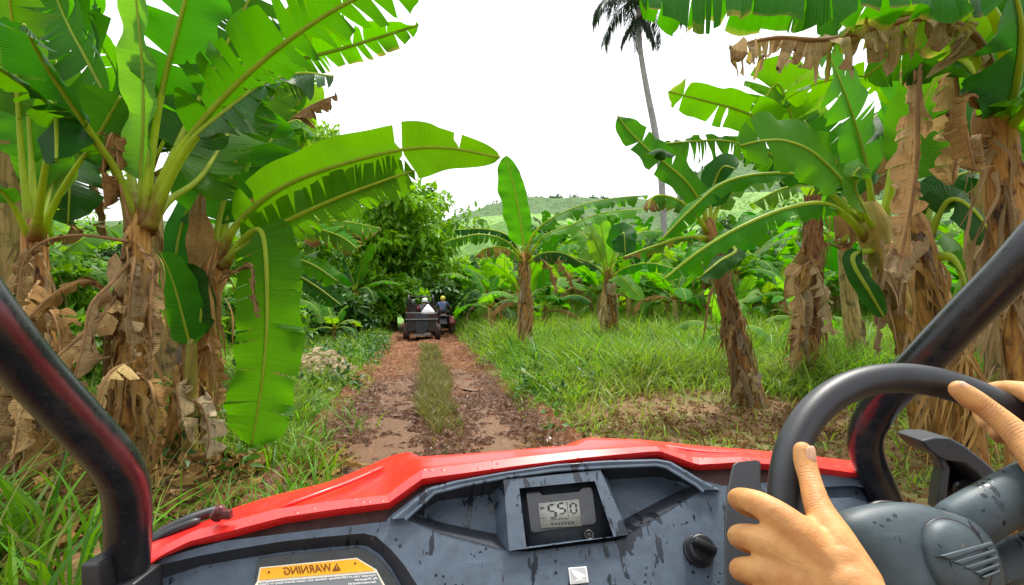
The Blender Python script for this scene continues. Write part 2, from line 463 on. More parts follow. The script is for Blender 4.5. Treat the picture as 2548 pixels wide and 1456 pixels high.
def fringe(parent, pts, rad, count, seed, length=(.3, .9), t=(.1, .98), mat='dead', out=.5):
    """thin shredded strips of dead leaf hanging round a stem, one part"""
    rng = np.random.default_rng(seed); cur = catmull(pts, 60); tt = np.linspace(0, 1, 60); Vs = []; Fs = []; uv = []; dr = []; vr = []; n = 0
    for q in range(count):
        f = rng.uniform(*t); c = np.array([np.interp(f, tt, cur[:, j]) for j in range(3)]); R = np.interp(f, np.linspace(0, 1, len(rad)), rad)
        a = rng.uniform(0, 2 * np.pi) if rng.uniform() < .3 else rng.uniform(np.pi, 2 * np.pi)
        o = np.array([math.cos(a), math.sin(a), 0]); sd = np.array([-o[1], o[0], 0]); L = rng.uniform(*length); w_ = rng.uniform(.006, .028); k = 9
        u = np.linspace(0, 1, k); sw_ = rng.normal() * .25; bl = rng.uniform(.02, .16) * out; tw = rng.normal() * 1.6
        ctr = c + o * (R * 1.02 + bl * np.sin(u * np.pi * .8) * 1.2 + .01)[:, None] + sd * (sw_ * L * u ** 1.5 + .02 * np.sin(u * 7 + a))[:, None]
        ctr[:, 2] += L * (.10 * np.sin(u * np.pi) - u ** 1.15)
        ctr[:, 2] = np.maximum(ctr[:, 2], .02)
        ww = w_ * (1 - u ** 3) * (.6 + .6 * np.sin(u * 5 + a) ** 2) + .001
        wd = sd[None] * np.cos(tw * u)[:, None] + o[None] * np.sin(tw * u)[:, None]
        Vs.append(np.stack([ctr - wd * ww[:, None], ctr + wd * ww[:, None] + o * .004], 1).reshape(-1, 3))
        i = np.arange(k - 1) * 2 + n; Fs.append(np.stack([i, i + 1, i + 3, i + 2], -1)); n += 2 * k
        uv.append(np.stack([np.repeat(u * L * .06 + q, 2), np.tile([.4, .6], k)], -1)); dr.append(np.full(2 * k, rng.uniform(.62, 1.05))); vr.append(np.full(2 * k, rng.uniform()))
    return make('dry_fringe', np.concatenate(Vs), np.concatenate(Fs), M[mat], parent, uv=np.concatenate(uv), attrs={'dry': np.concatenate(dr), 'var': np.concatenate(vr)})

def sheaths(parent, pts, rad, count, seed, mat='stem', t=(.0, .95)):
    """overlapping leaf sheaths wrapped round the stem, ragged at the top"""
    rng = np.random.default_rng(seed); cur = catmull(pts, 80); tt = np.linspace(0, 1, 80)
    Lt = np.linalg.norm(np.diff(cur, axis=0), axis=1).sum()
    for q in range(count):
        f0 = rng.uniform(t[0], t[1] - .1); f1 = min(f0 + rng.uniform(.14, .4), 1.0)
        a0 = rng.uniform(np.pi, 2 * np.pi) if rng.uniform() < .8 else rng.uniform(0, np.pi)
        sp = rng.uniform(.4, .9); na, nh = 25, 15
        A, Hh = np.meshgrid(np.linspace(-1, 1, na), np.linspace(0, 1, nh))
        ht = f0 + (f1 - f0) * Hh * (1 - .28 * rng.uniform(.3, 1.6) * np.abs(A + rng.uniform(-.5, .5)) ** 1.3 * Hh - .45 * fbm(A * 4.5, A * 0, seed + q, 3) * Hh)
        ctr = np.stack([np.interp(ht, tt, cur[:, j]) for j in range(3)], -1)
        R = np.interp(ht, np.linspace(0, 1, len(rad)), rad) * (1.05 + .05 * Hh ** 2 * rng.uniform(.2, 1.6) + .05 * np.abs(A) ** 3 + .05 * (fbm(A * 2 + q, Hh * 3, seed, 3) - .5))
        ang = a0 + A * sp * (1 - .35 * Hh) + (Hh - .5) * rng.normal() * .35
        V = ctr + np.stack([np.cos(ang) * R, np.sin(ang) * R, 0 * R], -1)
        i = np.arange(na * nh).reshape(nh, na)
        uv = np.stack([ang / (2 * np.pi), ht * Lt + q], -1).reshape(-1, 2)
        make('sheath', V.reshape(-1, 3), np.stack([i[:-1, :-1], i[:-1, 1:], i[1:, 1:], i[1:, :-1]], -1).reshape(-1, 4), M[mat], parent, uv=uv, attrs={'green': np.zeros(na * nh)}, solid=.0025)

def dry_flaps(parent, pts, rad, count, seed, length=(.35, .8), t=(0.05, .95), mat='dead', wid=(.05, .10), flare=.5):
    """old dry leaf bases peeling off and hanging along the stem"""
    rng = np.random.default_rng(seed)
    cur = catmull(pts, 60); tt = np.linspace(0, 1, 60)
    for i in range(int(count * .8)):
        f = rng.uniform(*t); c = np.array([np.interp(f, tt, cur[:, j]) for j in range(3)])
        R = np.interp(f, np.linspace(0, 1, len(rad)), rad)
        a = rng.uniform(0, 2 * np.pi)
        if rng.uniform() < .7: a = rng.uniform(np.pi * 1.05, np.pi * 1.95)
        o = np.array([math.cos(a), math.sin(a), 0])
        L = rng.uniform(*length)
        fl = rng.uniform(.1, 1.) ** 2 * flare
        sd = np.array([-o[1], o[0], 0]) * rng.uniform(-.3, .3)
        p = [c + o * R * .9 + np.array([0, 0, .04]), c + o * (R * 1.12 + L * .12 * fl) + np.array([0, 0, L * .03]), c + o * (R * 1.12 + L * .30 * fl) + sd * L * .5 + np.array([0, 0, -L * .4]), c + o * (R * 1.08 + L * .2 * fl) + sd * L - np.array([0, 0, L])]
        if p[-1][2] < .03:
            p[-1][2] = .03 + rng.uniform(0, .05); p[-2][2] = max(p[-2][2], .1)
        leaf(parent, p, .0, min(rng.uniform(*wid), R * 1.1 + .02), o + np.array([0, 0, .2]), mat='dead_grey' if rng.uniform() < .3 else mat, name='dry_sheath', seed=int(seed * 31 + i), r=None, dry=rng.uniform(.72, 1.0),
             fold=rng.uniform(-1.0, -.3), curl=rng.uniform(.1, .9), crumple=rng.uniform(.3, .7), tears=.8, nt_lr=(2, 3), wave=.012, step=.03, lean=.5, K=5, base=.04, tip=.5, edge=.2, droop_var=.5)
# ------------------------------------------------------------------ camera, light, sky
cam = bpy.data.cameras.new('camera'); co = bpy.data.objects.new('camera', cam); C.objects.link(co)
co.location = (0, 0, CAMZ); co.rotation_euler = (math.radians(90), 0, 0)
cam.sensor_width = 36; cam.lens = 36 * F / 2548; cam.shift_y = (HY - 728) / 2548
cam.clip_start = .02; cam.clip_end = 5000
SC.camera = co
SUN_EL, SUN_AZ = math.radians(62), math.radians(28)      # high, ahead and to the right, behind thin cloud
w = bpy.data.worlds.new('World'); SC.world = w; w.use_nodes = True
nt = w.node_tree; nt.nodes.clear(); N = NT(nt)
sky = N.n('ShaderNodeTexSky', sky_type='NISHITA', sun_disc=False, sun_elevation=SUN_EL, sun_rotation=SUN_AZ, air_density=1.0, dust_density=4.0, ozone_density=1.0, altitude=100)
bw = N.n('ShaderNodeRGBToBW'); nt.links.new(sky.outputs[0], bw.inputs[0])
gen = N.n('ShaderNodeTexCoord').outputs['Generated']
cl = N.noise(N.map(gen, (1, 1, 2.2)), 1.7, 4, .55)
cloud = N.n('ShaderNodeCombineColor')
sp_ = N.n('ShaderNodeSeparateXYZ'); nt.links.new(gen, sp_.inputs[0])
up_ = N.math('MAXIMUM', sp_.outputs[2], 0.0)
lum = N.math('ADD', N.math('MULTIPLY', bw.outputs[0], .10), N.math('MULTIPLY', N.math('ADD', 4.7, N.math('MULTIPLY', up_, 4.6)), N.math('ADD', .7, N.math('MULTIPLY', cl, .6))))
for i, k in enumerate((.985, 1.0, 1.02)): nt.links.new(N.math('MULTIPLY', lum, k), cloud.inputs[i])
mixed = N.mix(.93, (0, 0, 0), (0, 0, 0)); mn = mixed.node
nt.links.new(sky.outputs[0], mn.inputs[6]); nt.links.new(cloud.outputs[0], mn.inputs[7])
bg = N.n('ShaderNodeBackground', inp={'Strength': .15}); nt.links.new(mixed, bg.inputs['Color'])
wo = N.n('ShaderNodeOutputWorld'); nt.links.new(bg.outputs[0], wo.inputs['Surface'])
sl = bpy.data.lights.new('sun', 'SUN'); sl.energy = 3.0; sl.angle = math.radians(8); sl.color = (1, .95, .86)
so = bpy.data.objects.new('sun', sl); C.objects.link(so)
sd = Vector((math.sin(SUN_AZ) * math.cos(SUN_EL), math.cos(SUN_AZ) * math.cos(SUN_EL), math.sin(SUN_EL)))
so.rotation_euler = sd.to_track_quat('Z', 'Y').to_euler(); so.location = (20, 40, 60)
SC.view_settings.view_transform = 'Standard'; SC.view_settings.look = 'None'; SC.view_settings.exposure = EXPOSURE; SC.view_settings.gamma = 1
try:
    SC.cycles.max_bounces = 6; SC.cycles.transmission_bounces = 4; SC.cycles.diffuse_bounces = 4; SC.cycles.glossy_bounces = 3
    SC.cycles.use_denoising = True; SC.cycles.sample_clamp_indirect = 8
except Exception: pass

# ------------------------------------------------------------------ terrain
def road_x(Y): return -.72 - .158 * (np.asarray(Y, float) - 5.7)
def road_hw(Y): return 1.42 + .0 * np.asarray(Y, float)

def ground_z(X, Y):
    X = np.asarray(X, float); Y = np.asarray(Y, float)
    rx = np.abs(X - road_x(Y))
    off = np.clip((rx - 1.35) / .8, 0, 1); off = off * off * (3 - 2 * off)
    near = np.clip(1 - Y / 60, 0, 1)
    z = off * near * (.10 + .16 * (fbm(X * .35, Y * .35, 3) - .4) + .05 * (fbm(X * 2, Y * 2, 5) - .5))
    z += -.012 * (1 - off)
    rs = np.clip((Y - 19) / 36, 0, 1); rs = rs * rs * (3 - 2 * rs); rx_ = np.clip((X - road_x(Y) - 2.2) / 7, 0, 1); rx_ = rx_ * rx_ * (3 - 2 * rx_)
    z = z + 4.7 * rs * rx_
    far = np.clip((Y - 55) / 60, 0, 1) ** 1.5
    z += far * 5 * fbm(X * .012, Y * .012, 11)
    return z

def grid_mesh(xs, ys, zf):
    X, Y = np.meshgrid(xs, ys)
    Z = zf(X, Y); V = np.stack([X, Y, Z], -1).reshape(-1, 3)
    nx, ny = len(xs), len(ys)
    i = np.arange(nx * ny).reshape(ny, nx)
    Fq = np.stack([i[:-1, :-1], i[:-1, 1:], i[1:, 1:], i[1:, :-1]], -1).reshape(-1, 4)
    return V, Fq

def spaced(a, b, d0, gr):
    o = [a]; d = d0
    while o[-1] < b: o.append(o[-1] + d); d *= gr
    return np.array(o)

m, nt, out = new_mat('ground_soil'); N = NT(nt)
g = N.n('ShaderNodeNewGeometry').outputs['Position']
n1 = N.noise(g, 1.3, 5, .6); n2 = N.noise(g, 9, 4); n3 = N.noise(g, 40, 3)
soil = N.ramp(N.math('ADD', N.math('MULTIPLY', n1, .5), N.math('MULTIPLY', n2, .5)), [(.3, (.10, .048, .022)), (.5, (.17, .085, .038)), (.7, (.26, .15, .07))])
straw = N.rampf(N.noise(N.map(g, (1, .5, 1), (0, 0, .6)), 24, 3), .52, .66)
soil = N.mix(N.math('MULTIPLY', straw, .55), soil, (.34, .25, .11))
green = N.rampf(n1, .46, .62)
soil = N.mix(N.math('MULTIPLY', green, .55), soil, (.08, .15, .02))
sep = N.n('ShaderNodeSeparateXYZ'); nt.links.new(g, sep.inputs[0])
farf = N.rampf(sep.outputs[1], 14, 40)
soil = N.mix(farf, soil, N.mix(n1, (.07, .16, .02), (.13, .26, .035)))
nt.links.new(N.bsdf(soil, .8, .25, N.bump(N.math('ADD', n2, n3), .6, .03)), out.inputs['Surface']); M['ground'] = m

xs = np.r_[-spaced(9, 900, .8, 1.18)[::-1], np.linspace(-8.8, 8.8, 120), spaced(9, 900, .8, 1.18)]
ys = np.r_[[-12, -8, -4, -1], np.linspace(0, 22, 130), spaced(22.4, 1500, .6, 1.09)]
def gz(X, Y):
    z = ground_z(X, Y)
    rx = np.abs(X - road_x(Y))
    inroad = (rx < 1.3) & (Y < 70)
    return z - np.where(inroad, .14, 0)
V, Fq = grid_mesh(xs, ys, gz)
tag(make('ground', V, Fq, M['ground']), kind='structure')

# road sheet with wheel ruts and mud lumps
def rut_z(T, Y):
    r1 = np.exp(-((T + .62) / .34) ** 2); r2 = np.exp(-((T - .66) / .32) ** 2)
    X = T + road_x(Y)
    lump = (fbm(X * 4.0, Y * 3.0, 21, 4) - .5)
    fine = (fbm(X * 15, Y * 11, 27, 3) - .5)
    ridg = np.abs(fbm(X * 7 + 4, Y * 5, 33, 3) - .5)
    fine2 = (fbm(X * 34, Y * 26, 29, 2) - .5)
    z = .025 - .06 * (r1 + r2) + .12 * lump + .10 * fine + .055 * fine2 - .11 * ridg
    edge = np.clip((np.abs(T) - 1.15) / .35, 0, 1)
    z = z + edge * (.10) - .22 * np.clip((np.abs(T) - 1.5) / .15, 0, 1)
    return z
ysr = np.r_[np.linspace(-4, 3.2, 20), spaced(3.3, 26, .016, 1.0035), spaced(26.5, 75, .5, 1.03)]
ts = np.linspace(-1.75, 1.75, 250)
Tm, Ym = np.meshgrid(ts, ysr)
Z = rut_z(Tm, Ym); X = Tm + road_x(Ym)
V = np.stack([X, Ym, Z], -1).reshape(-1, 3)
i = np.arange(X.size).reshape(X.shape)
Fq = np.stack([i[:-1, :-1], i[:-1, 1:], i[1:, 1:], i[1:, :-1]], -1).reshape(-1, 4)
m, nt, out = new_mat('wet_mud'); N = NT(nt)
g = N.n('ShaderNodeNewGeometry').outputs['Position']
wet = N.attr('wet')
n1 = N.noise(g, 2.2, 5, .6); n2 = N.noise(g, 14, 5, .65); n3 = N.noise(N.map(g, (1, .6, 1)), 55, 3)
dryc = N.ramp(N.math('ADD', N.math('MULTIPLY', n1, .6), N.math('MULTIPLY', n2, .4)), [(.32, (.065, .024, .009)), (.5, (.165, .068, .027)), (.68, (.30, .145, .066))])
wetc = N.ramp(n2, [(.35, (.034, .012, .005)), (.55, (.11, .045, .018)), (.72, (.24, .12, .058))])
mask = N.rampf(N.math('ADD', wet, N.math('MULTIPLY', N.math('SUBTRACT', n2, .5), .7)), .25, .6)
col = N.mix(mask, dryc, wetc)
rough = N.math('SUBTRACT', .8, N.math('MULTIPLY', mask, .64))
nm = N.bump(N.math('ADD', N.math('MULTIPLY', n2, .8), N.math('MULTIPLY', n3, .7)), 1.0, .05)
nt.links.new(N.bsdf(col, rough, N.math('ADD', .08, N.math('MULTIPLY', N.rampf(n2, .50, .62), .6)), nm), out.inputs['Surface']); M['mud'] = m
wet = np.clip(1.15 - np.abs(Ym - 6) / 9, .12, 1) * (.35 + .9 * fbm(X * 1.1, Ym * .8, 41, 3))
wet *= 1 - .75 * np.clip((np.abs(Tm) - 1.1) / .4, 0, 1)
tag(make('dirt_road', V, Fq, M['mud'], attrs={'wet': wet.ravel()}), kind='structure')

m, nt, out = new_mat('puddle'); N = NT(nt)
g = N.n('ShaderNodeNewGeometry').outputs['Position']
rp = N.math('ADD', N.noise(N.map(g, (1, 2.4, 1), (0, 0, .3)), 16, 3, .6), N.noise(g, 6, 2))
nt.links.new(N.bsdf(N.mix(N.noise(g, 3, 3), (.115, .046, .012), (.17, .072, .022)), .03, .5, N.bump(rp, .36, .04)), out.inputs['Surface']); M['puddle'] = m
for (cx, cy, rx, ry, z, sd_) in [(-1.45, 6.0, .55, 1.5, -.014, 1), (-.95, 11.6, .6, 1.5, -.022, 2), (-.25, 7.0, .5, 1.3, -.026, 5), (-1.95, 9.6, .5, 1.7, -.032, 9), (-2.6, 13.5, .5, 1.5, -.030, 12)]:
    a = np.linspace(0, 2 * np.pi, 64, endpoint=False)
    k = .75 + .55 * fbm(np.cos(a) * 1.6 + 5 * sd_, np.sin(a) * 1.6, sd_, 3)
    x0 = road_x(cy) if False else 0
    px_ = cx + rx * k * np.cos(a) - .158 * ry * k * np.sin(a); py_ = cy + ry * k * np.sin(a)
    V = np.r_[[[cx, cy, z]], np.c_[px_, py_, np.full(64, z)]]
    tag(make('puddle_water', V, [(0, 1 + j, 1 + (j + 1) % 64) for j in range(64)], M['puddle']), kind='structure')

# ------------------------------------------------------------------ grass
M['grass'] = blade_mat('grass', (.020, .095, .003), (.26, .52, .012))
M['grass_dull'] = blade_mat('grass_dull', (.03, .045, .006), (.17, .19, .022))
M['weed'] = blade_mat('weed_blade', (.03, .14, .004), (.15, .40, .012))

def grass_mesh(name, X, Y, Z, H, Wd, bend, mat, dry, seed=0, segs=4, parent=None, kind='stuff'):
    rng = np.random.default_rng(seed); n = len(X)
    a = rng.uniform(0, 2 * np.pi, n); bd = np.c_[np.cos(a), np.sin(a)]
    tw = rng.uniform(0, 2 * np.pi, n); wd = np.c_[np.cos(tw), np.sin(tw)]
    B = bend * rng.uniform(.35, 1.5, n)
    lv = np.linspace(0, 1, segs)
    cols = []
    for i, t in enumerate(lv):
        hor = (B * H)[:, None] * bd * t ** 2
        z = Z + H * (t - .45 * np.minimum(B, 1.6) * t ** 2.2)
        if i < segs - 1:
            ww = (Wd * (1.0 if i else .6) * (1 - t ** 2.2))[:, None] * wd * .5
            cols.append(np.c_[X[:, None] + hor[:, :1] - ww[:, :1], Y[:, None] + hor[:, 1:] - ww[:, 1:], z])
            cols.append(np.c_[X[:, None] + hor[:, :1] + ww[:, :1], Y[:, None] + hor[:, 1:] + ww[:, 1:], z])
        else:
            cols.append(np.c_[X[:, None] + hor[:, :1], Y[:, None] + hor[:, 1:], z])
    k = len(cols); V = np.stack(cols, 1).reshape(-1, 3)
    base = (np.arange(n) * k)[:, None]
    fs = []
    for i in range(segs - 2):
        fs.append(base + np.array([[2 * i, 2 * i + 1, 2 * i + 3]])); fs.append(base + np.array([[2 * i, 2 * i + 3, 2 * i + 2]]))
    i = segs - 2
    fs.append(base + np.array([[2 * i, 2 * i + 1, 2 * i + 2]]))
    Fq = np.concatenate(fs)
    var = np.repeat(rng.uniform(0, 1, n), k)
    dr = np.repeat(np.clip(dry + rng.normal(0, .12, n) + (rng.uniform(0, 1, n) < .05) * .6, 0, .9), k)
    return tag(make(name, V, Fq, M[mat], parent, attrs={'var': var, 'dry': dr}), kind=kind)

def scatter(n, x0, x1, y0, y1, dens, seed):
    rng = np.random.default_rng(seed)
    X = rng.uniform(x0, x1, n); Y = rng.uniform(y0, y1, n)
    k = rng.uniform(0, 1, n) < dens(X, Y)
    return X[k], Y[k]

def inview(X, Y, m=.6): return np.abs(X) < Y * .93 + m
def side_r(X, Y): return X - road_x(Y)

# right meadow: near / middle / far
def bare(X, Y):   # trampled soil beside the track on the right
    return np.exp(-(((X - 2.7) / 2.4) ** 2 + ((Y - 7.0) / 2.3) ** 2) ** 2)
def dens_rn(X, Y):
    s = side_r(X, Y); b = bare(X, Y)
    return inview(X, Y) * np.clip((s - 1.02 - .25 * fbm(X * 2, Y * 2, 57, 2)) / .3, 0, 1) * (.25 + .75 * (fbm(X * .8, Y * .8, 51, 3) > .42)) * (1 - .96 * b)
X, Y = scatter(82000, -1.5, 13, 4.2, 13.5, dens_rn, 1)
s = side_r(X, Y)
hh = (1 - .65 * bare(X, Y)) * (.20 + .52 * np.clip((s - 1.2) / 1.4, 0, 1)) * (.55 + .9 * fbm(X * .9, Y * .9, 52, 3)) * RNG.uniform(.6, 1.25, len(X)) * np.clip(.35 + (Y - 5.2) / 2.2, .35, 1.15)
grass_mesh('grass', X, Y, ground_z(X, Y) - .02, hh, RNG.uniform(.010, .024, len(X)) * (1 + .4 * (hh > .4)), .85, 'grass', .09 + .25 * bare(X, Y), 1)
def dens_rf(X, Y): return inview(X, Y, 2) * np.clip((side_r(X, Y) - 1.0 - .3 * fbm(X * 1.5, Y * 1.5, 58, 2)) / .3, 0, 1)
X, Y = scatter(110000, -3.5, 34, 13.2, 36, dens_rf, 2)
hh = (.55 + 1.0 * fbm(X * .5, Y * .5, 53, 3)) * RNG.uniform(.5, 1.3, len(X)) * np.clip((side_r(X, Y) - .9) / 1.1, .4, 1)
grass_mesh('grass', X, Y, ground_z(X, Y) - .02, hh, RNG.uniform(.018, .042, len(X)), .75, 'grass', .08, 2)
# left verge
def heap(X, Y): return np.exp(-(((X + 4.05) / .95) ** 2 + ((Y - 11.3) / 1.25) ** 2) ** 2)
def dens_l(X, Y): return (1 - np.clip(1.55 + side_r(X, Y), 0, .3) / .3 * (Y < 9)) * (1 - .93 * heap(X, Y)) * inview(X, Y, 1) * np.clip((-side_r(X, Y) - 1.0 - .3 * fbm(X * 2, Y * 2, 59, 2)) / .3, 0, 1) * (.4 + .6 * (fbm(X * .9, Y * .9, 61, 3) > .4))
X, Y = scatter(60000, -12, -1.4, 5.2, 15, dens_l, 3)
s = -side_r(X, Y)
hh = (.20 + .36 * np.clip((s - 1.2) / 1.2, 0, 1)) * (.5 + .9 * fbm(X, Y, 62, 3)) * RNG.uniform(.6, 1.3, len(X))
grass_mesh('grass', X, Y, ground_z(X, Y) - .02, hh, RNG.uniform(.012, .026, len(X)), .9, 'grass', .1, 3)
X, Y = scatter(42000, -24, -3, 14.8, 34, dens_l, 4)
hh = (.3 + .35 * fbm(X * .6, Y * .6, 63, 3)) * RNG.uniform(.6, 1.3, len(X)) * np.clip((-side_r(X, Y) - 1.1) / 1.2, .4, 1)
grass_mesh('grass', X, Y, ground_z(X, Y) - .02, hh, RNG.uniform(.022, .045, len(X)), .85, 'grass', .06, 4)
# strip between the ruts
def dens_c(X, Y):
    s = np.abs(side_r(X, Y) - .02 - .05 * np.sin(Y * 1.3)); return (s < .26 * (.5 + .9 * fbm(X * 2, Y * 1.3, 71, 2))) * np.clip((Y - 6.3) / 1.2, .04, 1) * (.12 + .88 * (fbm(X * 1.5, Y * 1.5, 72, 3) > .45))
X, Y = scatter(60000, -3.6, -.2, 4.4, 18.5, dens_c, 5)
hh = (.10 + .32 * fbm(X * 1.2, Y * 1.2, 73, 3)) * RNG.uniform(.5, 1.3, len(X)) * np.clip((Y - 3.5) / 4.5, .3, 1.1)
grass_mesh('grass', X, Y, rut_z(side_r(X, Y), Y) - .015, hh, RNG.uniform(.010, .020, len(X)), .7, 'grass_dull', .22, 5)
# coarse broad-bladed weeds: right meadow edge, left foreground
def clumps(centres, per, spread, seed, hr, wr, bend, mat='weed', dry=.03):
    rng = np.random.default_rng(seed); X = []; Y = []; H = []
    for (cx, cy, k) in centres:
        n = int(per * k); X.append(cx + rng.normal(0, spread, n)); Y.append(cy + rng.normal(0, spread, n)); H.append(rng.uniform(*hr, n) * (.7 + .3 * k))
    X = np.concatenate(X); Y = np.concatenate(Y); H = np.concatenate(H)
    grass_mesh('weeds', X, Y, ground_z(X, Y) - .02, H, rng.uniform(*wr, len(X)), bend, mat, dry, seed, 6)
rng = np.random.default_rng(91)
cs = []
while len(cs) < 330:
    x, y = rng.uniform(-1.5, 13), rng.uniform(7.2, 19)
    s = x - road_x(y)
    if s > 1.7 and (bare(np.array(x), np.array(y)) < .10) and x < y * .95: cs.append((x, y, rng.uniform(.5, 1.2)))
clumps(cs, 22, .17, 92, (.55, 1.25), (.024, .05), .9)
cs = [(rng.uniform(-3.4, -1.85), rng.uniform(1.9, 3.4), rng.uniform(.7, 1.2)) for _ in range(26)]
cs = [c for c in cs if c[0] < -.72 * c[1] - .15]
clumps(cs, 17, .12, 93, (.45, .95), (.018, .034), .75)
cs = [(-1.55 + rng.normal(0, .3) - .35 * (y - 3.6), y, rng.uniform(.5, 1.)) for y in rng.uniform(3.3, 5.6, 34)]
clumps(cs, 20, .13, 94, (.25, .62), (.010, .022), .8, 'weed', .12)
cs = [(-2.35 + rng.normal(0, .25) - .17 * (y - 5), y, rng.uniform(.5, 1.)) for y in rng.uniform(5, 8, 26)]
clumps(cs, 18, .13, 95, (.25, .6), (.014, .028), 1.0, 'weed', .08)
cs = [(-2.75 + rng.normal(0, .35) - .17 * (y - 5), y, rng.uniform(.5, 1.)) for y in rng.uniform(6, 17, 60)]
cs = [c for c in cs if heap(c[0], c[1]) < .3]
clumps(cs, 18, .16, 96, (.3, .75), (.02, .04), 1.0, 'weed', .05)
cs = [(float(road_x(y)) + 1.5 + abs(rng.normal(0, .3)), y, rng.uniform(.4, 1.)) for y in rng.uniform(8, 21, 60)]
clumps(cs, 16, .14, 97, (.25, .6), (.016, .034), 1.0, 'weed', .08)

def litter(spots, seed, mat='dead', scale=(.10, .34), lift=.10):
    rng = np.random.default_rng(seed); Vs = []; Fs = []; uv = []; dr = []; vr = []; n = 0
    for (cx, cy, rx, ry, k, mound) in spots:
        for _ in range(k):
            a = rng.uniform(0, 2 * np.pi); q = math.sqrt(rng.uniform()); x = cx + rx * q * math.cos(a); y = cy + ry * q * math.sin(a)
            L = rng.uniform(*scale); Wd = L * rng.uniform(.12, .4); b = rng.uniform(0, 2 * np.pi)
            u = np.array([math.cos(b), math.sin(b), rng.normal(0, .22)]); v = np.array([-math.sin(b), math.cos(b), rng.normal(0, .35)])
            z0 = float(ground_z(x, y)) + mound * (1 - q * q) * rng.uniform(.3, 1) + rng.uniform(.01, lift * .6)
            I, J = np.meshgrid(np.linspace(-1, 1, 6), np.linspace(-1, 1, 4))
            cv = rng.uniform(-.5, .9); cv2 = rng.uniform(-.5, .5)
            wv = Wd * (1 - .75 * np.abs(I) ** 2.5)
            pts = np.array([x, y, z0]) + (I * L * .5)[..., None] * u + (J * wv * .5)[..., None] * v
            pts[..., 2] += -cv * L * .25 * I ** 2 + cv2 * Wd * J ** 2 + .02 * np.sin(I * 5 + b) * J
            pts[..., 2] = np.maximum(pts[..., 2], float(ground_z(x, y)) + .004)
            Vs.append(pts.reshape(-1, 3)); i = np.arange(24).reshape(4, 6) + n
            Fs.append(np.stack([i[:-1, :-1], i[:-1, 1:], i[1:, 1:], i[1:, :-1]], -1).reshape(-1, 4)); n += 24
            uv.append(np.c_[(I * L).ravel() + b, J.ravel() * .5 + .5]); dr.append(np.full(24, rng.uniform(.62, 1.05))); vr.append(np.full(24, rng.uniform()))
    return tag(make('leaf_litter', np.concatenate(Vs), np.concatenate(Fs), M[mat], uv=np.concatenate(uv), attrs={'dry': np.concatenate(dr), 'var': np.concatenate(vr)}), kind='stuff')
litter([(-4.05, 11.3, .95, 1.2, 330, .45)], 83, 'dead_tan')
litter([(-3.2, 9.8, .6, .7, 40, .06), (-2.9, 4.6, 1.2, 1.0, 330, .12), (-3.6, 3.4, 1.1, .8, 260, .2), (-2.1, 5.2, .6, .8, 70, .0)], 81)
litter([(3.6, 5.2, 1.6, .9, 300, .10), (2.0, 6.2, 1.6, 1.3, 240, .0), (4.6, 6.6, 1.5, 1.2, 370, .05), (2.6, 4.6, 1.6, .7, 300, .02), (2.6, 7.4, 2.1, 1.7, 700, .0), (1.2, 5.8, 1.2, 1.2, 300, .0)], 82, scale=(.03, .15))

# ------------------------------------------------------------------ hills
m, nt, out = new_mat('hill_grass'); N = NT(nt)
g = N.n('ShaderNodeNewGeometry').outputs['Position']
a1 = N.noise(g, .035, 5, .6); a2 = N.noise(g, .16, 4, .6)
col = N.mix(N.rampf(N.math('ADD', N.math('MULTIPLY', a1, .6), N.math('MULTIPLY', a2, .4)), .42, .6), (.20, .33, .09), (.10, .20, .05))
col = N.mix(N.rampf(N.noise(g, .7, 3), .52, .62), col, (.08, .15, .04))
nt.links.new(N.bsdf(col, .9, .1, N.bump(a2, .6, 2.0)), out.inputs['Surface']); M['hill'] = m
m, nt, out = new_mat('hill_wood'); N = NT(nt)
g = N.n('ShaderNodeNewGeometry').outputs['Position']
a2 = N.noise(g, .22, 5, .7); a3 = N.noise(g, 1.0, 3)
col = N.ramp(N.math('ADD', N.math('MULTIPLY', a2, .5), N.math('MULTIPLY', a3, .5)), [(.36, (.055, .10, .045)), (.5, (.10, .17, .07)), (.66, (.19, .27, .11))])
nt.links.new(N.bsdf(col, .9, .1, N.bump(a3, 1.0, 1.5)), out.inputs['Surface']); M['hill_wood'] = m

def hill(name, ridge, d, depth, mat, seed, amp, foot=-3):
    """ridge: (px, py) outline at distance d; the slope comes down towards the camera over depth metres"""
    px = np.array([r[0] for r in ridge], float); py = np.array([r[1] for r in ridge], float)
    xs = np.linspace(px[0], px[-1], 150); zs = CAMZ + (HY - np.interp(xs, px, py)) / F * d
    Xr = (xs - CX) / F * d
    ts = np.linspace(-.35, 1, 60)
    Tm, Xm = np.meshgrid(ts, Xr, indexing='ij'); Zr = np.repeat(zs[None], len(ts), 0)
    prof_ = np.where(Tm < 0, 1 - (Tm / .35) ** 2 * .25, np.cos(np.clip(Tm, 0, 1) * np.pi / 2) ** 1.25)
    Ym = d - Tm * depth
    Zm = foot + (Zr - foot) * prof_ + amp * (fbm(Xm * .03, Ym * .03, seed, 4) - .5) * np.clip(Tm * 4, 0, 1) * 2
    i = np.arange(Tm.size).reshape(Tm.shape)
    Fq = np.stack([i[:-1, :-1], i[:-1, 1:], i[1:, 1:], i[1:, :-1]], -1).reshape(-1, 4)[:, ::-1]
    tag(make(name, np.stack([Xm, Ym, Zm], -1).reshape(-1, 3), Fq, mat), kind='structure')
    return Xr, zs
hill('hill', [(300, 560), (900, 552), (1130, 560), (1180, 536), (1240, 514), (1300, 499), (1390, 497), (1480, 497), (1560, 505), (1640, 520), (1720, 530), (1900, 560)], 420, 170, M['hill_wood'], 5, 8)
hill('hill', [(1300, 640), (1450, 600), (1600, 560), (1680, 520), (1705, 465), (1735, 428), (1765, 414), (1830, 402), (1900, 380), (2100, 340), (2400, 330), (2800, 380)], 330, 120, M['hill_wood'], 6, 6)
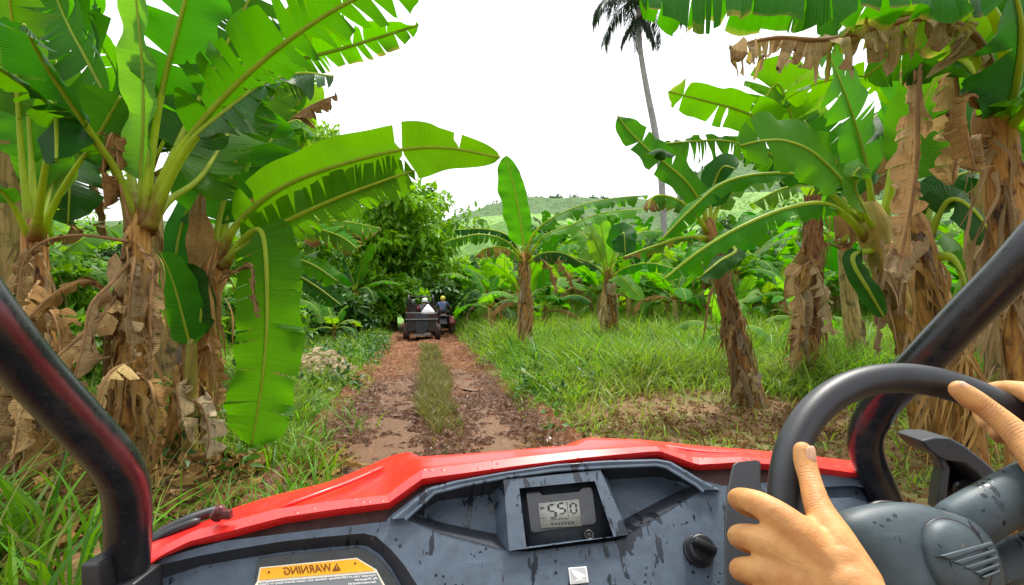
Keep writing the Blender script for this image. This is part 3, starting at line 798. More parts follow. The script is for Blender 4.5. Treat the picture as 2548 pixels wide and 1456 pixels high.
hill('hill', [(700, 640), (1000, 575), (1120, 556), (1200, 545), (1300, 535), (1400, 542), (1480, 560), (1540, 580), (1650, 575), (1760, 520), (1850, 480), (1950, 480), (2100, 500), (2300, 520), (2600, 560)], 250, 110, M['hill'], 7, 7)
hill('hill', [(1350, 640), (1450, 602), (1530, 585), (1600, 572), (1680, 585), (1760, 610), (1860, 640)], 170, 50, M['hill_wood'], 8, 3)

# ------------------------------------------------------------------ leafy trees, shrubs
M['tree_leaf'] = blade_mat('tree_leaf', (.024, .105, .004), (.21, .47, .016), tmix=.4, rough=.45)
M['tree_leaf_mid'] = blade_mat('tree_leaf_mid', (.035, .14, .005), (.27, .56, .02), tmix=.42, rough=.45)
M['tree_leaf_dark'] = blade_mat('tree_leaf_dark', (.014, .058, .006), (.07, .19, .018), tmix=.3, rough=.5)
M['tree_leaf_lime'] = blade_mat('tree_leaf_lime', (.10, .25, .015), (.22, .44, .03), tmix=.45)
M['bark'] = plain('bark', (.17, .12, .08), .85, .2, noise=.5, nscale=12, bump=.6, bscale=60)
M['palm_bark'] = plain('palm_bark', (.30, .28, .27), .8, .2, noise=.35, nscale=3, bump=.3, bscale=20)

def leaf_cards(centres, radii, per, size, seed, droop=.35, asp=.42):
    """many small pointed, folded leaves spread through clump volumes"""
    rng = np.random.default_rng(seed)
    n = len(centres) * per
    c = np.repeat(np.asarray(centres), per, 0); r = np.repeat(np.asarray(radii), per, 0)
    d = rng.normal(size=(n, 3)); d /= np.linalg.norm(d, axis=1)[:, None]
    pos = c + d * (rng.uniform(0, 1, n) ** .45)[:, None] * r
    u = d * .6 + rng.normal(size=(n, 3)) * .6; u[:, 2] -= droop; u /= np.linalg.norm(u, axis=1)[:, None]
    up = rng.normal(size=(n, 3)) * .45 + np.array([0, 0, 1.]) + d * .4
    v = np.cross(u, up); v /= np.linalg.norm(v, axis=1)[:, None] + 1e-9
    nn = np.cross(v, u)
    L = size * rng.uniform(.6, 1.3, n); Wd = L * asp
    pts = [pos, pos + u * (L * .45)[:, None] - v * (Wd * .5)[:, None] + nn * (Wd * .15)[:, None], pos + u * (L * .45)[:, None] + v * (Wd * .5)[:, None] + nn * (Wd * .15)[:, None], pos + u * (L * .5)[:, None], pos + u * L[:, None] - nn * (L * .12)[:, None]]
    V = np.stack(pts, 1).reshape(-1, 3); b = (np.arange(n) * 5)[:, None]
    Fq = np.concatenate([b + np.array([[0, 1, 3]]), b + np.array([[1, 4, 3]]), b + np.array([[0, 3, 2]]), b + np.array([[3, 4, 2]])])
    cv = np.repeat(rng.uniform(0, 1, len(centres)), per)
    return V, Fq, np.repeat(np.clip(.6 * cv + .4 * rng.uniform(0, 1, n), 0, 1), 5)

def tree(name, base, height, crown, nclump, per, size, mat, seed, label, cat='tree', group=None, trunk_r=.18, crown_c=None, lo=.25, stemmat='bark'):
    rng = np.random.default_rng(seed)
    base = np.array(base, float); crown = np.array(crown, float)
    t = empty(name, base, label, cat, group)
    cc = base + np.array([0, 0, height - crown[2]]) if crown_c is None else np.array(crown_c, float)
    cs = []; 
    for i in range(nclump):
        d = rng.normal(size=3); d /= np.linalg.norm(d)
        q = cc + d * crown * rng.uniform(.35, 1.08)
        if q[2] < base[2] + lo: q[2] = base[2] + lo + rng.uniform(0, .4)
        cs.append(q)
    cs = np.array(cs); rd = rng.uniform(.13, .36, nclump)[:, None] * crown[None] * np.array([1, 1, .75])
    V, Fq, va = leaf_cards(cs, rd, per, size, seed + 1)
    V[:, 2] = np.maximum(V[:, 2], base[2] + .02)
    make('crown', V, Fq, M[mat], t, attrs={'var': va, 'dry': np.zeros(len(V))})
    b = MB(); top = cc + np.array([0, 0, crown[2] * .3])
    b.tube(catmull([base - np.array([0, 0, .1]), base * .6 + cc * .4 + rng.normal(0, .1, 3), top], 12), np.linspace(trunk_r, trunk_r * .3, 12), 10)
    for i in range(min(nclump, 12)):
        s = base * .45 + cc * .55; e = cs[i]
        b.tube(catmull([s, (s + e) / 2 + np.array([0, 0, .12 * height * .3]), e], 7), np.linspace(trunk_r * .45, trunk_r * .08, 7), 6)
    b.build('trunk', M[stemmat], t)
    return t

tree('broadleaf_tree', (-6.4, 30, 0), 8.6, (4.4, 3.2, 3.4), 90, 150, .46, 'tree_leaf_mid', 11, 'large dark broadleaf tree with a rounded crown standing over the vehicle ahead', trunk_r=.28, crown_c=(-6.9, 30, 4.9))
tree('broadleaf_tree', (-14.5, 40, 0), 13.5, (4.2, 3, 4.2), 46, 170, .5, 'tree_leaf_lime', 12, 'tall pale green tree rising behind the big torn banana leaf', trunk_r=.3, crown_c=(-14.2, 40, 9.6))
tree('broadleaf_tree', (-9.0, 27, 0), 5.5, (2.6, 2.4, 2.6), 44, 160, .34, 'tree_leaf', 13, 'bushy green tree between the banana plants and the big broadleaf tree', trunk_r=.16, crown_c=(-8.8, 27, 2.7))
tree('broadleaf_tree', (-4.2, 34, 0), 4.6, (3.0, 2.4, 2.3), 44, 170, .30, 'tree_leaf_mid', 14, 'low spreading tree right behind the cage of the vehicle ahead', trunk_r=.16, crown_c=(-4.2, 34, 2.2))
tree('shrub', (-10.5, 21, 0), 2.6, (1.7, 1.4, 1.5), 34, 150, .22, 'tree_leaf_dark', 15, 'dark shrub on the grass verge at the left of the track', 'shrub', trunk_r=.06, crown_c=(-10.3, 21, 1.3))
tree('shrub', (-7.6, 20, 0), 1.7, (1.2, 1.0, .9), 26, 140, .2, 'tree_leaf_dark', 16, 'low dark shrub behind the small banana plant by the verge', 'shrub', trunk_r=.05, crown_c=(-7.6, 20, .85))
tree('shrub', (-13.5, 24, 0), 4.2, (2.4, 2, 2.2), 36, 150, .28, 'tree_leaf', 17, 'tall leafy shrub behind the hanging banana leaf', 'shrub', trunk_r=.08, crown_c=(-13.3, 24, 2.1))
bush = [(14.5, 38, 6.2, 3.4, 'dark rounded bush under the grassy hill'), (19.5, 40, 7.4, 3.8, 'widest dark bush behind the leaning banana stem'), (25, 42, 6.6, 3.6, 'dark bush beside the tallest hill slope'), (31, 45, 7.6, 4, 'dark bush behind the roll bar'), (9.5, 50, 3.4, 3.0, 'small bush in the valley below the palm'), (4.5, 52, 2.8, 3.0, 'small bush in the middle of the far plantation'), (-1, 50, 3.0, 3.0, 'small bush behind the plantation beside the track'),
        (36, 38, 7, 4, 'dark bush at the edge behind the thick stems')]
for i, (x, y, h, rr, lb) in enumerate(bush):
    g0 = float(ground_z(x, y)); h *= .8
    tree('bush', (x, y, g0), h, (rr, rr * .8, h * .5), 34, 150, .36, 'tree_leaf_dark' if i % 2 == 0 else 'tree_leaf', 20 + i, lb, 'bush', 'bushes below the hills', trunk_r=.1, crown_c=(x, y, g0 + h * .5))
# backdrop of trees behind the banana plants at the left
lt = [(-16, 19, 5.6, 2.6, 'tree_leaf_lime', 'bright tree glimpsed between the tallest banana plant and the next clump'), (-20, 24, 8, 3.4, 'tree_leaf', 'tree behind the banana clump at the edge of the track bank'), (-12.2, 13.5, 3.2, 1.8, 'tree_leaf_lime', 'light green bush between the stems of the banana clump'), (-9.6, 10.2, 2.4, 1.3, 'tree_leaf_lime', 'light green bush low behind the dry stems'), (-16.5, 15, 4.4, 2.4, 'tree_leaf', 'green bush behind the farthest banana stem')]
for i, (x, y, h, rr, mt_, lb) in enumerate(lt):
    tree('bush', (x, y, 0), h, (rr, rr, h * .5), 36, 130, .26, mt_, 40 + i, lb, 'bush', 'bushes behind the banana clump', trunk_r=.08, crown_c=(x, y, h * .52))

X, Y = scatter(90, -3.4, -1.3, 2.0, 6.5, lambda X, Y: ((X < -.62 * Y - .1) | (Y > 3.2)) * (side_r(X, Y) < -1.2), 98)
grass_mesh('grass', X, Y, ground_z(X, Y), RNG.uniform(.8, 1.5, len(X)), RNG.uniform(.004, .008, len(X)), .6, 'grass_dull', .55, 98, 9)
# broad-leaved ground herbs among the grass
rng = np.random.default_rng(44); cs = []; rd = []
while len(cs) < 420:
    if rng.uniform() < .6:
        y = rng.uniform(6.2, 19); x = rng.uniform(-2, min(13, y * .9))
        if x - road_x(y) < 1.35 or bare(np.array(x), np.array(y)) > .5: continue
    else:
        y = rng.uniform(4.5, 20); x = float(road_x(y)) - 1.35 - abs(rng.normal(0, 1.6))
        if heap(np.array(x), np.array(y)) > .3 or (y < 9 and x > float(road_x(y)) - 1.7): continue
    h = rng.uniform(.10, .34); cs.append((x, y, float(ground_z(x, y)) + h * .9)); rd.append((h * .9, h * .9, h))
V, Fq, va = leaf_cards(cs, rd, 26, .13, 45, droop=.1, asp=.5)
tag(make('ground_cover', V, Fq, M['tree_leaf_dark'], attrs={'var': va, 'dry': np.zeros(len(V))}), kind='stuff')

# the thicket that closes the view behind the clump and along the verge
thk = [(-5.9, 8.9, 2.0, 1.2, 'tree_leaf_lime', 'bright bush right behind the rusty stem'), (-7.6, 8.4, 2.4, 1.4, 'tree_leaf', 'bush filling the gap between the dry stems'), (-10.8, 11.5, 3.4, 1.9, 'tree_leaf', 'bush behind the left-edge clump at head height'), (-14, 15, 4.6, 2.4, 'tree_leaf_lime', 'tall pale bush far behind the tallest banana plant'), (-13.5, 18.5, 4.0, 2.2, 'tree_leaf_dark', 'dark bush at the back of the left bank'), (-18, 21, 5.6, 3, 'tree_leaf', 'large bush behind everything on the left bank'),
       (-8.9, 14.2, 1.8, 1.3, 'tree_leaf_dark', 'dark bush on the verge behind the dry leaf heap'), (-7.9, 17.4, 2.2, 1.4, 'tree_leaf', 'leafy bush behind the small verge banana plant'), (-6.9, 21.6, 2.3, 1.4, 'tree_leaf_dark', 'dark bush left of the vehicle ahead'), (-10, 19, 3.6, 2.1, 'tree_leaf', 'tall bush under the pale drooping leaf'), (-5.9, 27, 3.0, 1.7, 'tree_leaf', 'bush at the foot of the big broadleaf tree'), (-8.6, 25, 4.0, 2.2, 'tree_leaf', 'round bush merging into the big broadleaf tree'), (-12, 28, 6.4, 3, 'tree_leaf', 'tall dense bush left of the big broadleaf tree'), (-3.6, 28.5, 2.6, 1.6, 'tree_leaf_dark', 'dark bush past the rider in blue'), (-1.4, 30, 2.2, 1.6, 'tree_leaf', 'bush at the end of the track')]
for i, (x, y, h, rr, mt_, lb) in enumerate(thk):
    tree('bush', (x, y, 0), h, (rr, rr * .8, h * .5), 34, 130, .20 + y * .006, mt_, 60 + i, lb, 'bush', 'bushes of the thicket on the left', trunk_r=.06, crown_c=(x, y, h * .5), lo=.1)

# ridge-line trees
rng = np.random.default_rng(5); cs = []; rd = []
for ridge, d in (([(1130, 560), (1180, 536), (1240, 514), (1300, 499), (1390, 497), (1480, 497), (1560, 505)], 418), ([(1690, 480), (1705, 465), (1735, 428), (1765, 414), (1830, 402)], 328)):
    for i in range(90 if d > 400 else 26):
        px = rng.uniform(ridge[0][0], ridge[-1][0]); py = np.interp(px, [r[0] for r in ridge], [r[1] for r in ridge])
        h = rng.uniform(1.0, 4.2) if rng.uniform() < .8 else rng.uniform(4, 6)
        if d > 400 and px < 1240: h *= 1.5
        q = P(px, py, d + rng.uniform(-4, 4)); q[2] += h * .35 - .6
        cs.append(q); rd.append((h * .5, h * .5, h * .6))
V, Fq, va = leaf_cards(cs, rd, 60, 1.3, 9, asp=.8)
tag(make('treeline', V, Fq, M['tree_leaf_dark'], attrs={'var': va, 'dry': np.zeros(len(V))}), kind='stuff')

# royal palm
pm = empty('palm_tree', P(1650, 745, 40) * [1, 1, 0], 'tall slender palm with a grey trunk against the white sky', 'palm tree')
tp = [P(1660, 800, 40), P(1648, 480, 40), P(1632, 340, 40), P(1610, 225, 40), P(1594, 130, 40), P(1590, 60, 40), P(1590, 22, 40)]
tp[0][2] = -.1
V, Fc = tube(catmull(tp, 40), np.interp(np.linspace(0, 1, 40), [0, .3, .6, 1], [.26, .22, .24, .15]), 12); make('trunk', V, Fc, M['palm_bark'], pm)
m, nt, out = new_mat('palm_frond'); N = NT(nt)
nt.links.new(N.bsdf(N.mix(N.attr('var'), (.025, .045, .03), (.06, .09, .05)), .6, .3), out.inputs['Surface']); M['palm'] = m
def palm_frond(base, az, el, L, seed, name='frond'):
    rng = np.random.default_rng(seed); mb = MB()
    dirh = np.array([math.cos(az), math.sin(az), 0]); pts = []
    e = el; p = np.array(base, float)
    for i in range(14):
        pts.append(p.copy()); p = p + L / 13 * (dirh * math.cos(e) + np.array([0, 0, math.sin(e)])); e -= (el + 1.35) / 13 * 1.1
    pts = np.array(pts); mb.tube(pts, np.linspace(.06, .012, 14), 6, a=.5)
    cur = catmull(pts, 46); T = np.gradient(cur, axis=0); T /= np.linalg.norm(T, axis=1)[:, None]
    sd = np.cross(T, [0, 0, 1.]); sd /= np.linalg.norm(sd, axis=1)[:, None] + 1e-9
    for i in range(5, 46):
        for sg in (1, -1):
            for q in range(2):
                l = L * .26 * (1 - .5 * abs(i / 46 - .45)) * rng.uniform(.7, 1.1)
                d = sd[i] * sg * rng.uniform(.5, 1) + T[i] * .5 + np.array([0, 0, rng.uniform(-1.1, .1)]); d /= np.linalg.norm(d)
                c = cur[i]; w_ = np.cross(d, [0, 0, 1.]); w_ = w_ / (np.linalg.norm(w_) + 1e-9) * .035
                mid = c + d * l * .5; tip = c + d * l + np.array([0, 0, -l * .35])
                mb.add([c - w_ * .5, c + w_ * .5, mid + w_, mid - w_, tip], [(0, 1, 2, 3), (3, 2, 4)], rng.uniform())
    return mb.build(name, M['palm'], pm)
top = tp[-1]
for i, (az, el) in enumerate([(2.9, .75), (3.4, .35), (.1, .7), (-.3, .3), (1.6, .9), (-1.5, .8), (2.3, .2), (-2.4, .25), (.8, .2), (-.9, .1), (1.2, 1.2), (-2.0, 1.15)]):
    palm_frond(top + np.array([0, 0, .7]), az, el, 4.3, 300 + i)
for i, az in enumerate([.3, 1.5, 2.8, -1.2, -2.2]):
    palm_frond(top + np.array([0, 0, -.6]), az, -.6, 2.3, 330 + i)
mb = MB()
rng = np.random.default_rng(3)
for i in range(60):
    d = rng.normal(size=3); d[2] = -abs(d[2]); d /= np.linalg.norm(d)
    top_s = top + np.array([0, 0, -.5]); mb.tube([top_s + d * .1, top_s + d * rng.uniform(.3, .75) + np.array([0, 0, -.15])], [.03, .01], 5, a=rng.uniform())
mb.build('seed_cluster', plain('palm_seeds', (.18, .08, .04), .8, .2, noise=.5, nscale=4), pm)
# ------------------------------------------------------------------ our vehicle
def plastic(name, dryc, wetc, streak=True, rough=(.52, .16), spec=.5):
    m, nt, out = new_mat(name); N = NT(nt)
    uv = N.n('ShaderNodeTexCoord').outputs['UV']
    a = N.noise(N.map(uv, (22, 8, 1)), 1.6, 4, .6, .3)
    b = N.noise(N.map(uv, (70, 34, 1)), 1.2, 3, .5)
    big = N.noise(N.map(uv, (5, 5, 1)), 1.0, 2)
    f = N.math('ADD', N.math('MULTIPLY', a, .72), N.math('MULTIPLY', b, .28))
    f = N.math('ADD', f, N.math('MULTIPLY', N.math('SUBTRACT', big, .5), .35))
    wm = N.rampf(f, .575, .605) if streak else N.rampf(f, .60, .64)
    drops = N.n('ShaderNodeTexVoronoi', inp={'Scale': 95.0, 'Randomness': 1.0}); nt.links.new(uv, drops.inputs['Vector'])
    dm = N.math('MULTIPLY', N.math('LESS_THAN', drops.outputs['Distance'], .24), N.math('GREATER_THAN', N.noise(uv, 22, 2), .58))
    wm = N.math('MAXIMUM', wm, dm)
    dust = N.noise(N.map(uv, (14, 14, 1)), 3, 5, .7)
    scr_ = N.rampf(N.noise(N.map(uv, (9, 160, 1), (0, 0, .5)), 1.0, 2), .66, .72)
    dc = N.mix(N.rampf(dust, .3, .7), tuple(c * .80 for c in dryc), tuple(c * 1.18 for c in dryc))
    dc = N.mix(N.math('MULTIPLY', scr_, .25), dc, tuple(min(1, c * 2.4) for c in dryc))
    mudsp = N.rampf(N.noise(uv, 120, 3, .7), .66, .70); dc = N.mix(N.math('MULTIPLY', mudsp, .7), dc, (.16, .10, .065))
    col = N.mix(wm, dc, wetc)
    r = N.math('SUBTRACT', rough[0], N.math('MULTIPLY', wm, rough[0] - rough[1]))
    grain = N.noise(uv, 900, 2)
    nm = N.bump(N.math('ADD', N.math('MULTIPLY', grain, .5), N.math('MULTIPLY', wm, .9)), .4, .001)
    nt.links.new(N.bsdf(col, r, spec, nm), out.inputs['Surface'])
    return m
M['dash'] = plastic('dash_plastic', (.066, .094, .132), (.015, .021, .031))
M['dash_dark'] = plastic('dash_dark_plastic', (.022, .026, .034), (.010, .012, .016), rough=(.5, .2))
M['hub_pl'] = plastic('wheel_pad_plastic', (.045, .072, .086), (.012, .018, .024), rough=(.5, .18))
M['gap'] = plain('gap_dusty', (.10, .052, .045), .7, .2, noise=.5, nscale=40, col2=(.05, .03, .028), bump=.3)

def paint(name, col, rough=.28):
    m, nt, out = new_mat(name); N = NT(nt)
    p = N.n('ShaderNodeTexCoord').outputs['Object']
    d1 = N.noise(p, 26, 5, .65); d2 = N.rampf(N.noise(p, 170, 3, .7), .60, .66)
    c = N.mix(N.math('MULTIPLY', N.rampf(d1, .52, .75), .25), col, (.60, .10, .07))
    c = N.mix(N.math('MULTIPLY', d2, .30), c, (.22, .05, .03))
    r = N.math('ADD', rough, N.math('MULTIPLY', d1, .18))
    vd = N.n('ShaderNodeTexVoronoi', inp={'Scale': 75.0}); nt.links.new(p, vd.inputs['Vector'])
    dh = N.math('MULTIPLY', N.rampf(vd.outputs['Distance'], .26, .10), N.rampf(N.noise(p, 18, 2), .46, .54))
    nt.links.new(N.bsdf(c, r, .5, N.bump(N.math('ADD', N.math('MULTIPLY', d1, .15), dh), .35, .003), **{'Coat Weight': .35, 'Coat Roughness': .12}), out.inputs['Surface'])
    return m
M['red'] = paint('red_plastic_panel', (.80, .016, .012))
m, nt, out = new_mat('tube_black'); N = NT(nt)
p = N.n('ShaderNodeTexCoord').outputs['Object']
sp = N.rampf(N.noise(p, 190, 3), .56, .70); d1 = N.rampf(N.noise(p, 22, 4, .6), .5, .62)
c = N.mix(N.math('MULTIPLY', sp, .10), (.010, .011, .015), (.10, .095, .09)); c = N.mix(N.math('MULTIPLY', d1, .10), c, (.09, .085, .08)); c = N.mix(N.math('MULTIPLY', N.rampf(N.math('ADD', N.attr('var'), N.math('MULTIPLY', N.math('SUBTRACT', N.noise(p, 60, 4, .7), .5), .5)), .35, .75), .9), c, (.105, .012, .016))  # maroon band paints the hood's reflection into the tube colour
nt.links.new(N.bsdf(c, N.math('ADD', .24, N.math('MULTIPLY', N.math('ADD', sp, d1), .12)), .5, N.bump(N.noise(p, 300, 2), .12, .001)), out.inputs['Surface']); M['tube'] = m
M['rim_rubber'] = plain('wheel_rubber', (.020, .023, .028), .42, .45, noise=.25, nscale=40, bump=.12, bscale=900)
M['black'] = plain('black_plastic', (.014, .015, .018), .4, .5, noise=.3, nscale=50, bump=.1, bscale=600)
M['grey_trim'] = plain('grey_trim', (.10, .11, .12), .45, .5, noise=.3, nscale=40)

car = empty('utility_vehicle', (0, .9, .02), 'red open buggy seen from inside its cab, with a wet grey dashboard', 'off-road vehicle')

# dash plane
A_ = math.radians(10); TH = math.radians(50)
du = np.array([math.cos(A_), math.sin(A_), 0]); dw = np.array([math.sin(A_), -math.cos(A_), 0])
dv = math.cos(TH) * dw + np.array([0, 0, -math.sin(TH)])
dn = np.cross(du, dv); dn = -dn if dn[1] > 0 else dn
P0 = P(1360, 1400, .80); CAMP = np.array([0, 0, CAMZ])
def D(px, py, h=0.):
    r = P(px, py, 1.0) - CAMP
    q = P0 + dn * h
    return CAMP + r * (np.dot(dn, q - CAMP) / np.dot(dn, r))
def duv(V):
    V = np.asarray(V) - P0
    return np.c_[V @ du + 1, -(V @ dv) + 1]

def poly_surface(outer, holes=()):
    """flat polygon with holes as triangles; entries are world points"""
    loops = [[Vector(p) for p in outer]] + [[Vector(p) for p in h] for h in holes]
    V = [tuple(p) for l in loops for p in l]
    return np.array(V), [tuple(t) for t in tessellate_polygon(loops)]

class Dash(MB):
    def plate(s, outer, h, holes=()):
        V, T_ = poly_surface([D(*p, h) for p in outer], [[D(*p, h) for p in q] for q in holes]); return s.add(V, T_)
    def wall(s, a, ha, b, hb, closed=True):
        n = len(a); V = [D(*p, ha) for p in a] + [D(*p, hb) for p in b]
        return s.add(V, [(i, (i + 1) % n, n + (i + 1) % n, n + i) for i in range(n if closed else n - 1)])
    def done(s, name, mat, parent=car, bevel=.004, smooth=True):
        V = np.concatenate(s.V)
        o = make(name, V, s.F, mat, parent, smooth=False, uv=duv(V))
        bm = bmesh.new(); bm.from_mesh(o.data); bmesh.ops.remove_doubles(bm, verts=bm.verts, dist=.0004); bmesh.ops.recalc_face_normals(bm, faces=bm.faces)
        bm.to_mesh(o.data); bm.free()
        if smooth:
            o.data.polygons.foreach_set('use_smooth', np.full(len(o.data.polygons), True))
        if bevel:
            b = o.modifiers.new('bevel', 'BEVEL'); b.width = bevel; b.segments = 3; b.limit_method = 'ANGLE'; b.angle_limit = math.radians(20); b.harden_normals = True
        return o

def lerp_poly(a, n):  # refine a pixel polyline
    a = np.asarray(a, float); return [tuple(q) for q in catmull(np.c_[a, np.zeros(len(a))], n)[:, :2]]

d = Dash()
outer = [(330, 1462), (352, 1432), (406, 1388), (500, 1361), (558, 1346), (768, 1320), (958, 1298), (975, 1281), (1063, 1213), (1132, 1194), (1250, 1172), (1383, 1153), (1510, 1144), (1634, 1141), (1669, 1147), (1709, 1170), (1749, 1195), (1800, 1209), (1900, 1202), (2040, 1180), (2120, 1178), (2165, 1183), (2225, 1235), (2330, 1300), (2360, 1460), (2300, 1640), (330, 1640)]
rec_o = [(397, 1406), (501, 1382), (600, 1364), (704, 1347), (815, 1335), (905, 1327), (935, 1334), (974, 1368), (1005, 1405), (1038, 1456), (1110, 1600), (345, 1600), (352, 1450)]
rec_i = [(404, 1440), (501, 1408), (600, 1391), (704, 1374), (815, 1363), (893, 1356), (915, 1360), (946, 1380), (972, 1412), (1000, 1460), (1065, 1590), (365, 1590), (372, 1475)]
d.plate(outer, 0, [rec_o, [(1006, 1289), (1080, 1222), (1156, 1203), (1383, 1166), (1634, 1153), (1660, 1158), (1735, 1203), (1753, 1219), (1700, 1247), (1561, 1331), (1529, 1346), (1309, 1373), (1267, 1371), (1100, 1327)], [(2052, 1212), (2120, 1208), (2160, 1216), (2215, 1262), (2200, 1280), (2150, 1247), (2120, 1238), (2058, 1240)]])
d.plate(rec_i, -.018)
gr_o = [(2052, 1212), (2120, 1208), (2160, 1216), (2215, 1262), (2200, 1280), (2150, 1247), (2120, 1238), (2058, 1240)]
d.wall(gr_o, 0, gr_o, -.02); d.plate(gr_o, -.02)
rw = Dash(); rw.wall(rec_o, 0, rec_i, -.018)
# upper lip that turns forward at the top edge
top = outer[2:23]
V = [D(*p, 0) for p in top] + [D(*p, 0) + np.array([-.012, .02, -.012]) for p in top] + [D(*p, 0) + np.array([-.015, .03, -.09]) for p in top]
n = len(top); d.add(V, [(i, i + 1, n + i + 1, n + i) for i in range(n - 1)] + [(n + i, n + i + 1, 2 * n + i + 1, 2 * n + i) for i in range(n - 1)])
dash = d.done('dashboard', M['dash']); rw.done('recess_wall', M['dash_dark'], dash, 0)  # left recess wall in darker plastic, its shade painted in

# instrument recess: raised rim, back walls darkened to paint in shade, two lit pockets
rim_o = [(975, 1289), (1063, 1214), (1132, 1195), (1250, 1173), (1383, 1153), (1510, 1144), (1634, 1141), (1669, 1147), (1749, 1195), (1790, 1216)]
rim_i = [(1006, 1289), (1080, 1222), (1156, 1203), (1265, 1182), (1383, 1166), (1510, 1158), (1634, 1153), (1660, 1158), (1735, 1203), (1753, 1219)]
d = Dash()
d.wall(rim_o, .001, [(x, y + 3) for x, y in rim_o], .013, False); d.wall([(x, y + 3) for x, y in rim_o], .013, rim_i, .010, False)
low_i = [(1700, 1247), (1561, 1331), (1529, 1346), (1309, 1373), (1267, 1371), (1100, 1327)]
ring = rim_i + low_i
fl = [(1032, 1283), (1092, 1246), (1160, 1238), (1265, 1224), (1383, 1206), (1510, 1194), (1622, 1187), (1646, 1188), (1702, 1206), (1712, 1211), (1672, 1230), (1559, 1289), (1520, 1310), (1310, 1340), (1245, 1331), (1110, 1303)]
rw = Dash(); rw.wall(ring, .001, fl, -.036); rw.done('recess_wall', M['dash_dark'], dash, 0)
d.wall(rim_i, .012, [(x + (1370 - x) * .012, y + 9) for x, y in rim_i], .012, False)
d.wall([(x + (1370 - x) * .012, y + 9) for x, y in rim_i], .012, [(x + (1370 - x) * .012, y + 9) for x, y in rim_i], .006, False)
d.wall([(x + (1370 - x) * .012, y + 9) for x, y in rim_i], .006, rim_i, .001, False)
d.done('recess_rim', M['dash'], dash, .003)
d = Dash(); d.plate(fl, -.036); d.done('recess_floor', M['dash'], dash, 0)

# display pod
pod_f = [(1253, 1194), (1494, 1170), (1561, 1322), (1531, 1341), (1311, 1369), (1267, 1366)]
hs = [.006, .006, .004, .004, .004, .004]
def wallh(mb, a, ha, b, hb):
    n = len(a); V = [D(*p, h) for p, h in zip(a, ha)] + [D(*p, h) for p, h in zip(b, hb)]
    mb.add(V, [(i, (i + 1) % n, n + (i + 1) % n, n + i) for i in range(n)])
d = Dash()
win = [(1291, 1218), (1300, 1212), (1472, 1195), (1484, 1200), (1531, 1338), (1311, 1366)]
V, T_ = poly_surface([D(*p, .006) for p in pod_f], [[D(*p, .006) for p in win[:5] + [(1313, 1364)]]]) if False else (None, None)
pf = [(1253, 1194), (1494, 1170), (1564, 1331), (1267, 1371)]; wf = [(1292, 1215), (1480, 1197), (1527, 1336), (1310, 1364)]
wallh(d, pf, [.010] * 4, wf, [.010] * 4)
back = [(1228, 1228), (1521, 1204), (1564, 1331), (1240, 1366)]
wallh(d, pf, [.010] * 4, back, [-.036, -.036, -.002, -.03])
wallh(d, wf, [.010] * 4, wf, [-.012, -.012, -.004, -.004])
pod = d.done('display_pod', M['dash'], dash, .004)
d = Dash(); d.plate(wf, -.008); d.wall(wf, -.008, wf, -.012)
scr = d.done('display_panel', plain('panel_charcoal', (.035, .04, .048), .4, .5, noise=.25, nscale=80), dash, 0)
lens_mat = plain('display_lens', (.035, .037, .042), .12, .5, noise=.3, nscale=60)
d = Dash()
ln = [(1308, 1226), (1316, 1222), (1340, 1220), (1350, 1231), (1440, 1222), (1448, 1212), (1468, 1210), (1476, 1217), (1485, 1298), (1480, 1305), (1328, 1327), (1320, 1321)]
d.plate(ln, -.0035); d.wall(ln, -.0035, ln, -.008)
d.done('lens', lens_mat, scr, .0015)
d = Dash(); lc = [(1339, 1253), (1440, 1242), (1447, 1309), (1346, 1314)]
d.plate(lc, -.0027); d.wall(lc, -.0027, lc, -.0035)
d.done('screen', plain('lcd_grey', (.40, .41, .37), .3, .4, noise=.25, nscale=120), scr, 0)
# lcd marks
def lcd(u, v):  # 0..1 inside the lcd
    a = np.array(lc[0]) * (1 - u) + np.array(lc[1]) * u; b = np.array(lc[3]) * (1 - u) + np.array(lc[2]) * u
    q = a * (1 - v) + b * v; return (q[0], q[1])
d = Dash()
SEG = {'5': 'afgcd', '0': 'abcdef', '4': 'fgbc'}
def digit(ch, u0, v0, w_, h_, t):
    S_ = {'a': (0, 0, 1, 0), 'b': (1, 0, 1, .5), 'c': (1, .5, 1, 1), 'd': (0, 1, 1, 1), 'e': (0, .5, 0, 1), 'f': (0, 0, 0, .5), 'g': (0, .5, 1, .5)}
    for k in SEG[ch]:
        x0, y0, x1, y1 = S_[k]
        a = np.array([u0 + x0 * w_, v0 + y0 * h_]); b = np.array([u0 + x1 * w_, v0 + y1 * h_])
        dx = (b - a) / np.linalg.norm(b - a); a = a + dx * t * .6; b = b - dx * t * .6; nrm = np.array([-dx[1], dx[0]]) * t * .5
        d.plate([lcd(*(a + nrm)), lcd(*(b + nrm)), lcd(*(b - nrm)), lcd(*(a - nrm))], -.0022)
digit('5', .24, .10, .16, .52, .05); digit('5', .48, .08, .16, .40, .05); digit('0', .78, .14, .14, .36, .04)
for q in [(.70, .05, .012, .55), (.02, .16, .12, .03), (.02, .60, .14, .02), (.03, .22, .10, .02)]:
    d.plate([lcd(q[0], q[1]), lcd(q[0] + q[2], q[1]), lcd(q[0] + q[2], q[1] + q[3]), lcd(q[0], q[1] + q[3])], -.0022)
for i in range(7):
    u = .26 + i * .085; d.plate([lcd(u, .82), lcd(u + .05, .81), lcd(u + .05, .91), lcd(u, .92)], -.0022)
for i in range(8):
    u = .24 + i * .055; d.plate([lcd(u, .68 - .02 * (i % 3)), lcd(u + .035, .68 - .02 * (i % 3)), lcd(u + .03, .73), lcd(u + .01, .72)], -.0022)
d.done('readout', plain('lcd_mark', (.03, .035, .03), .5, .2), scr, 0, False)
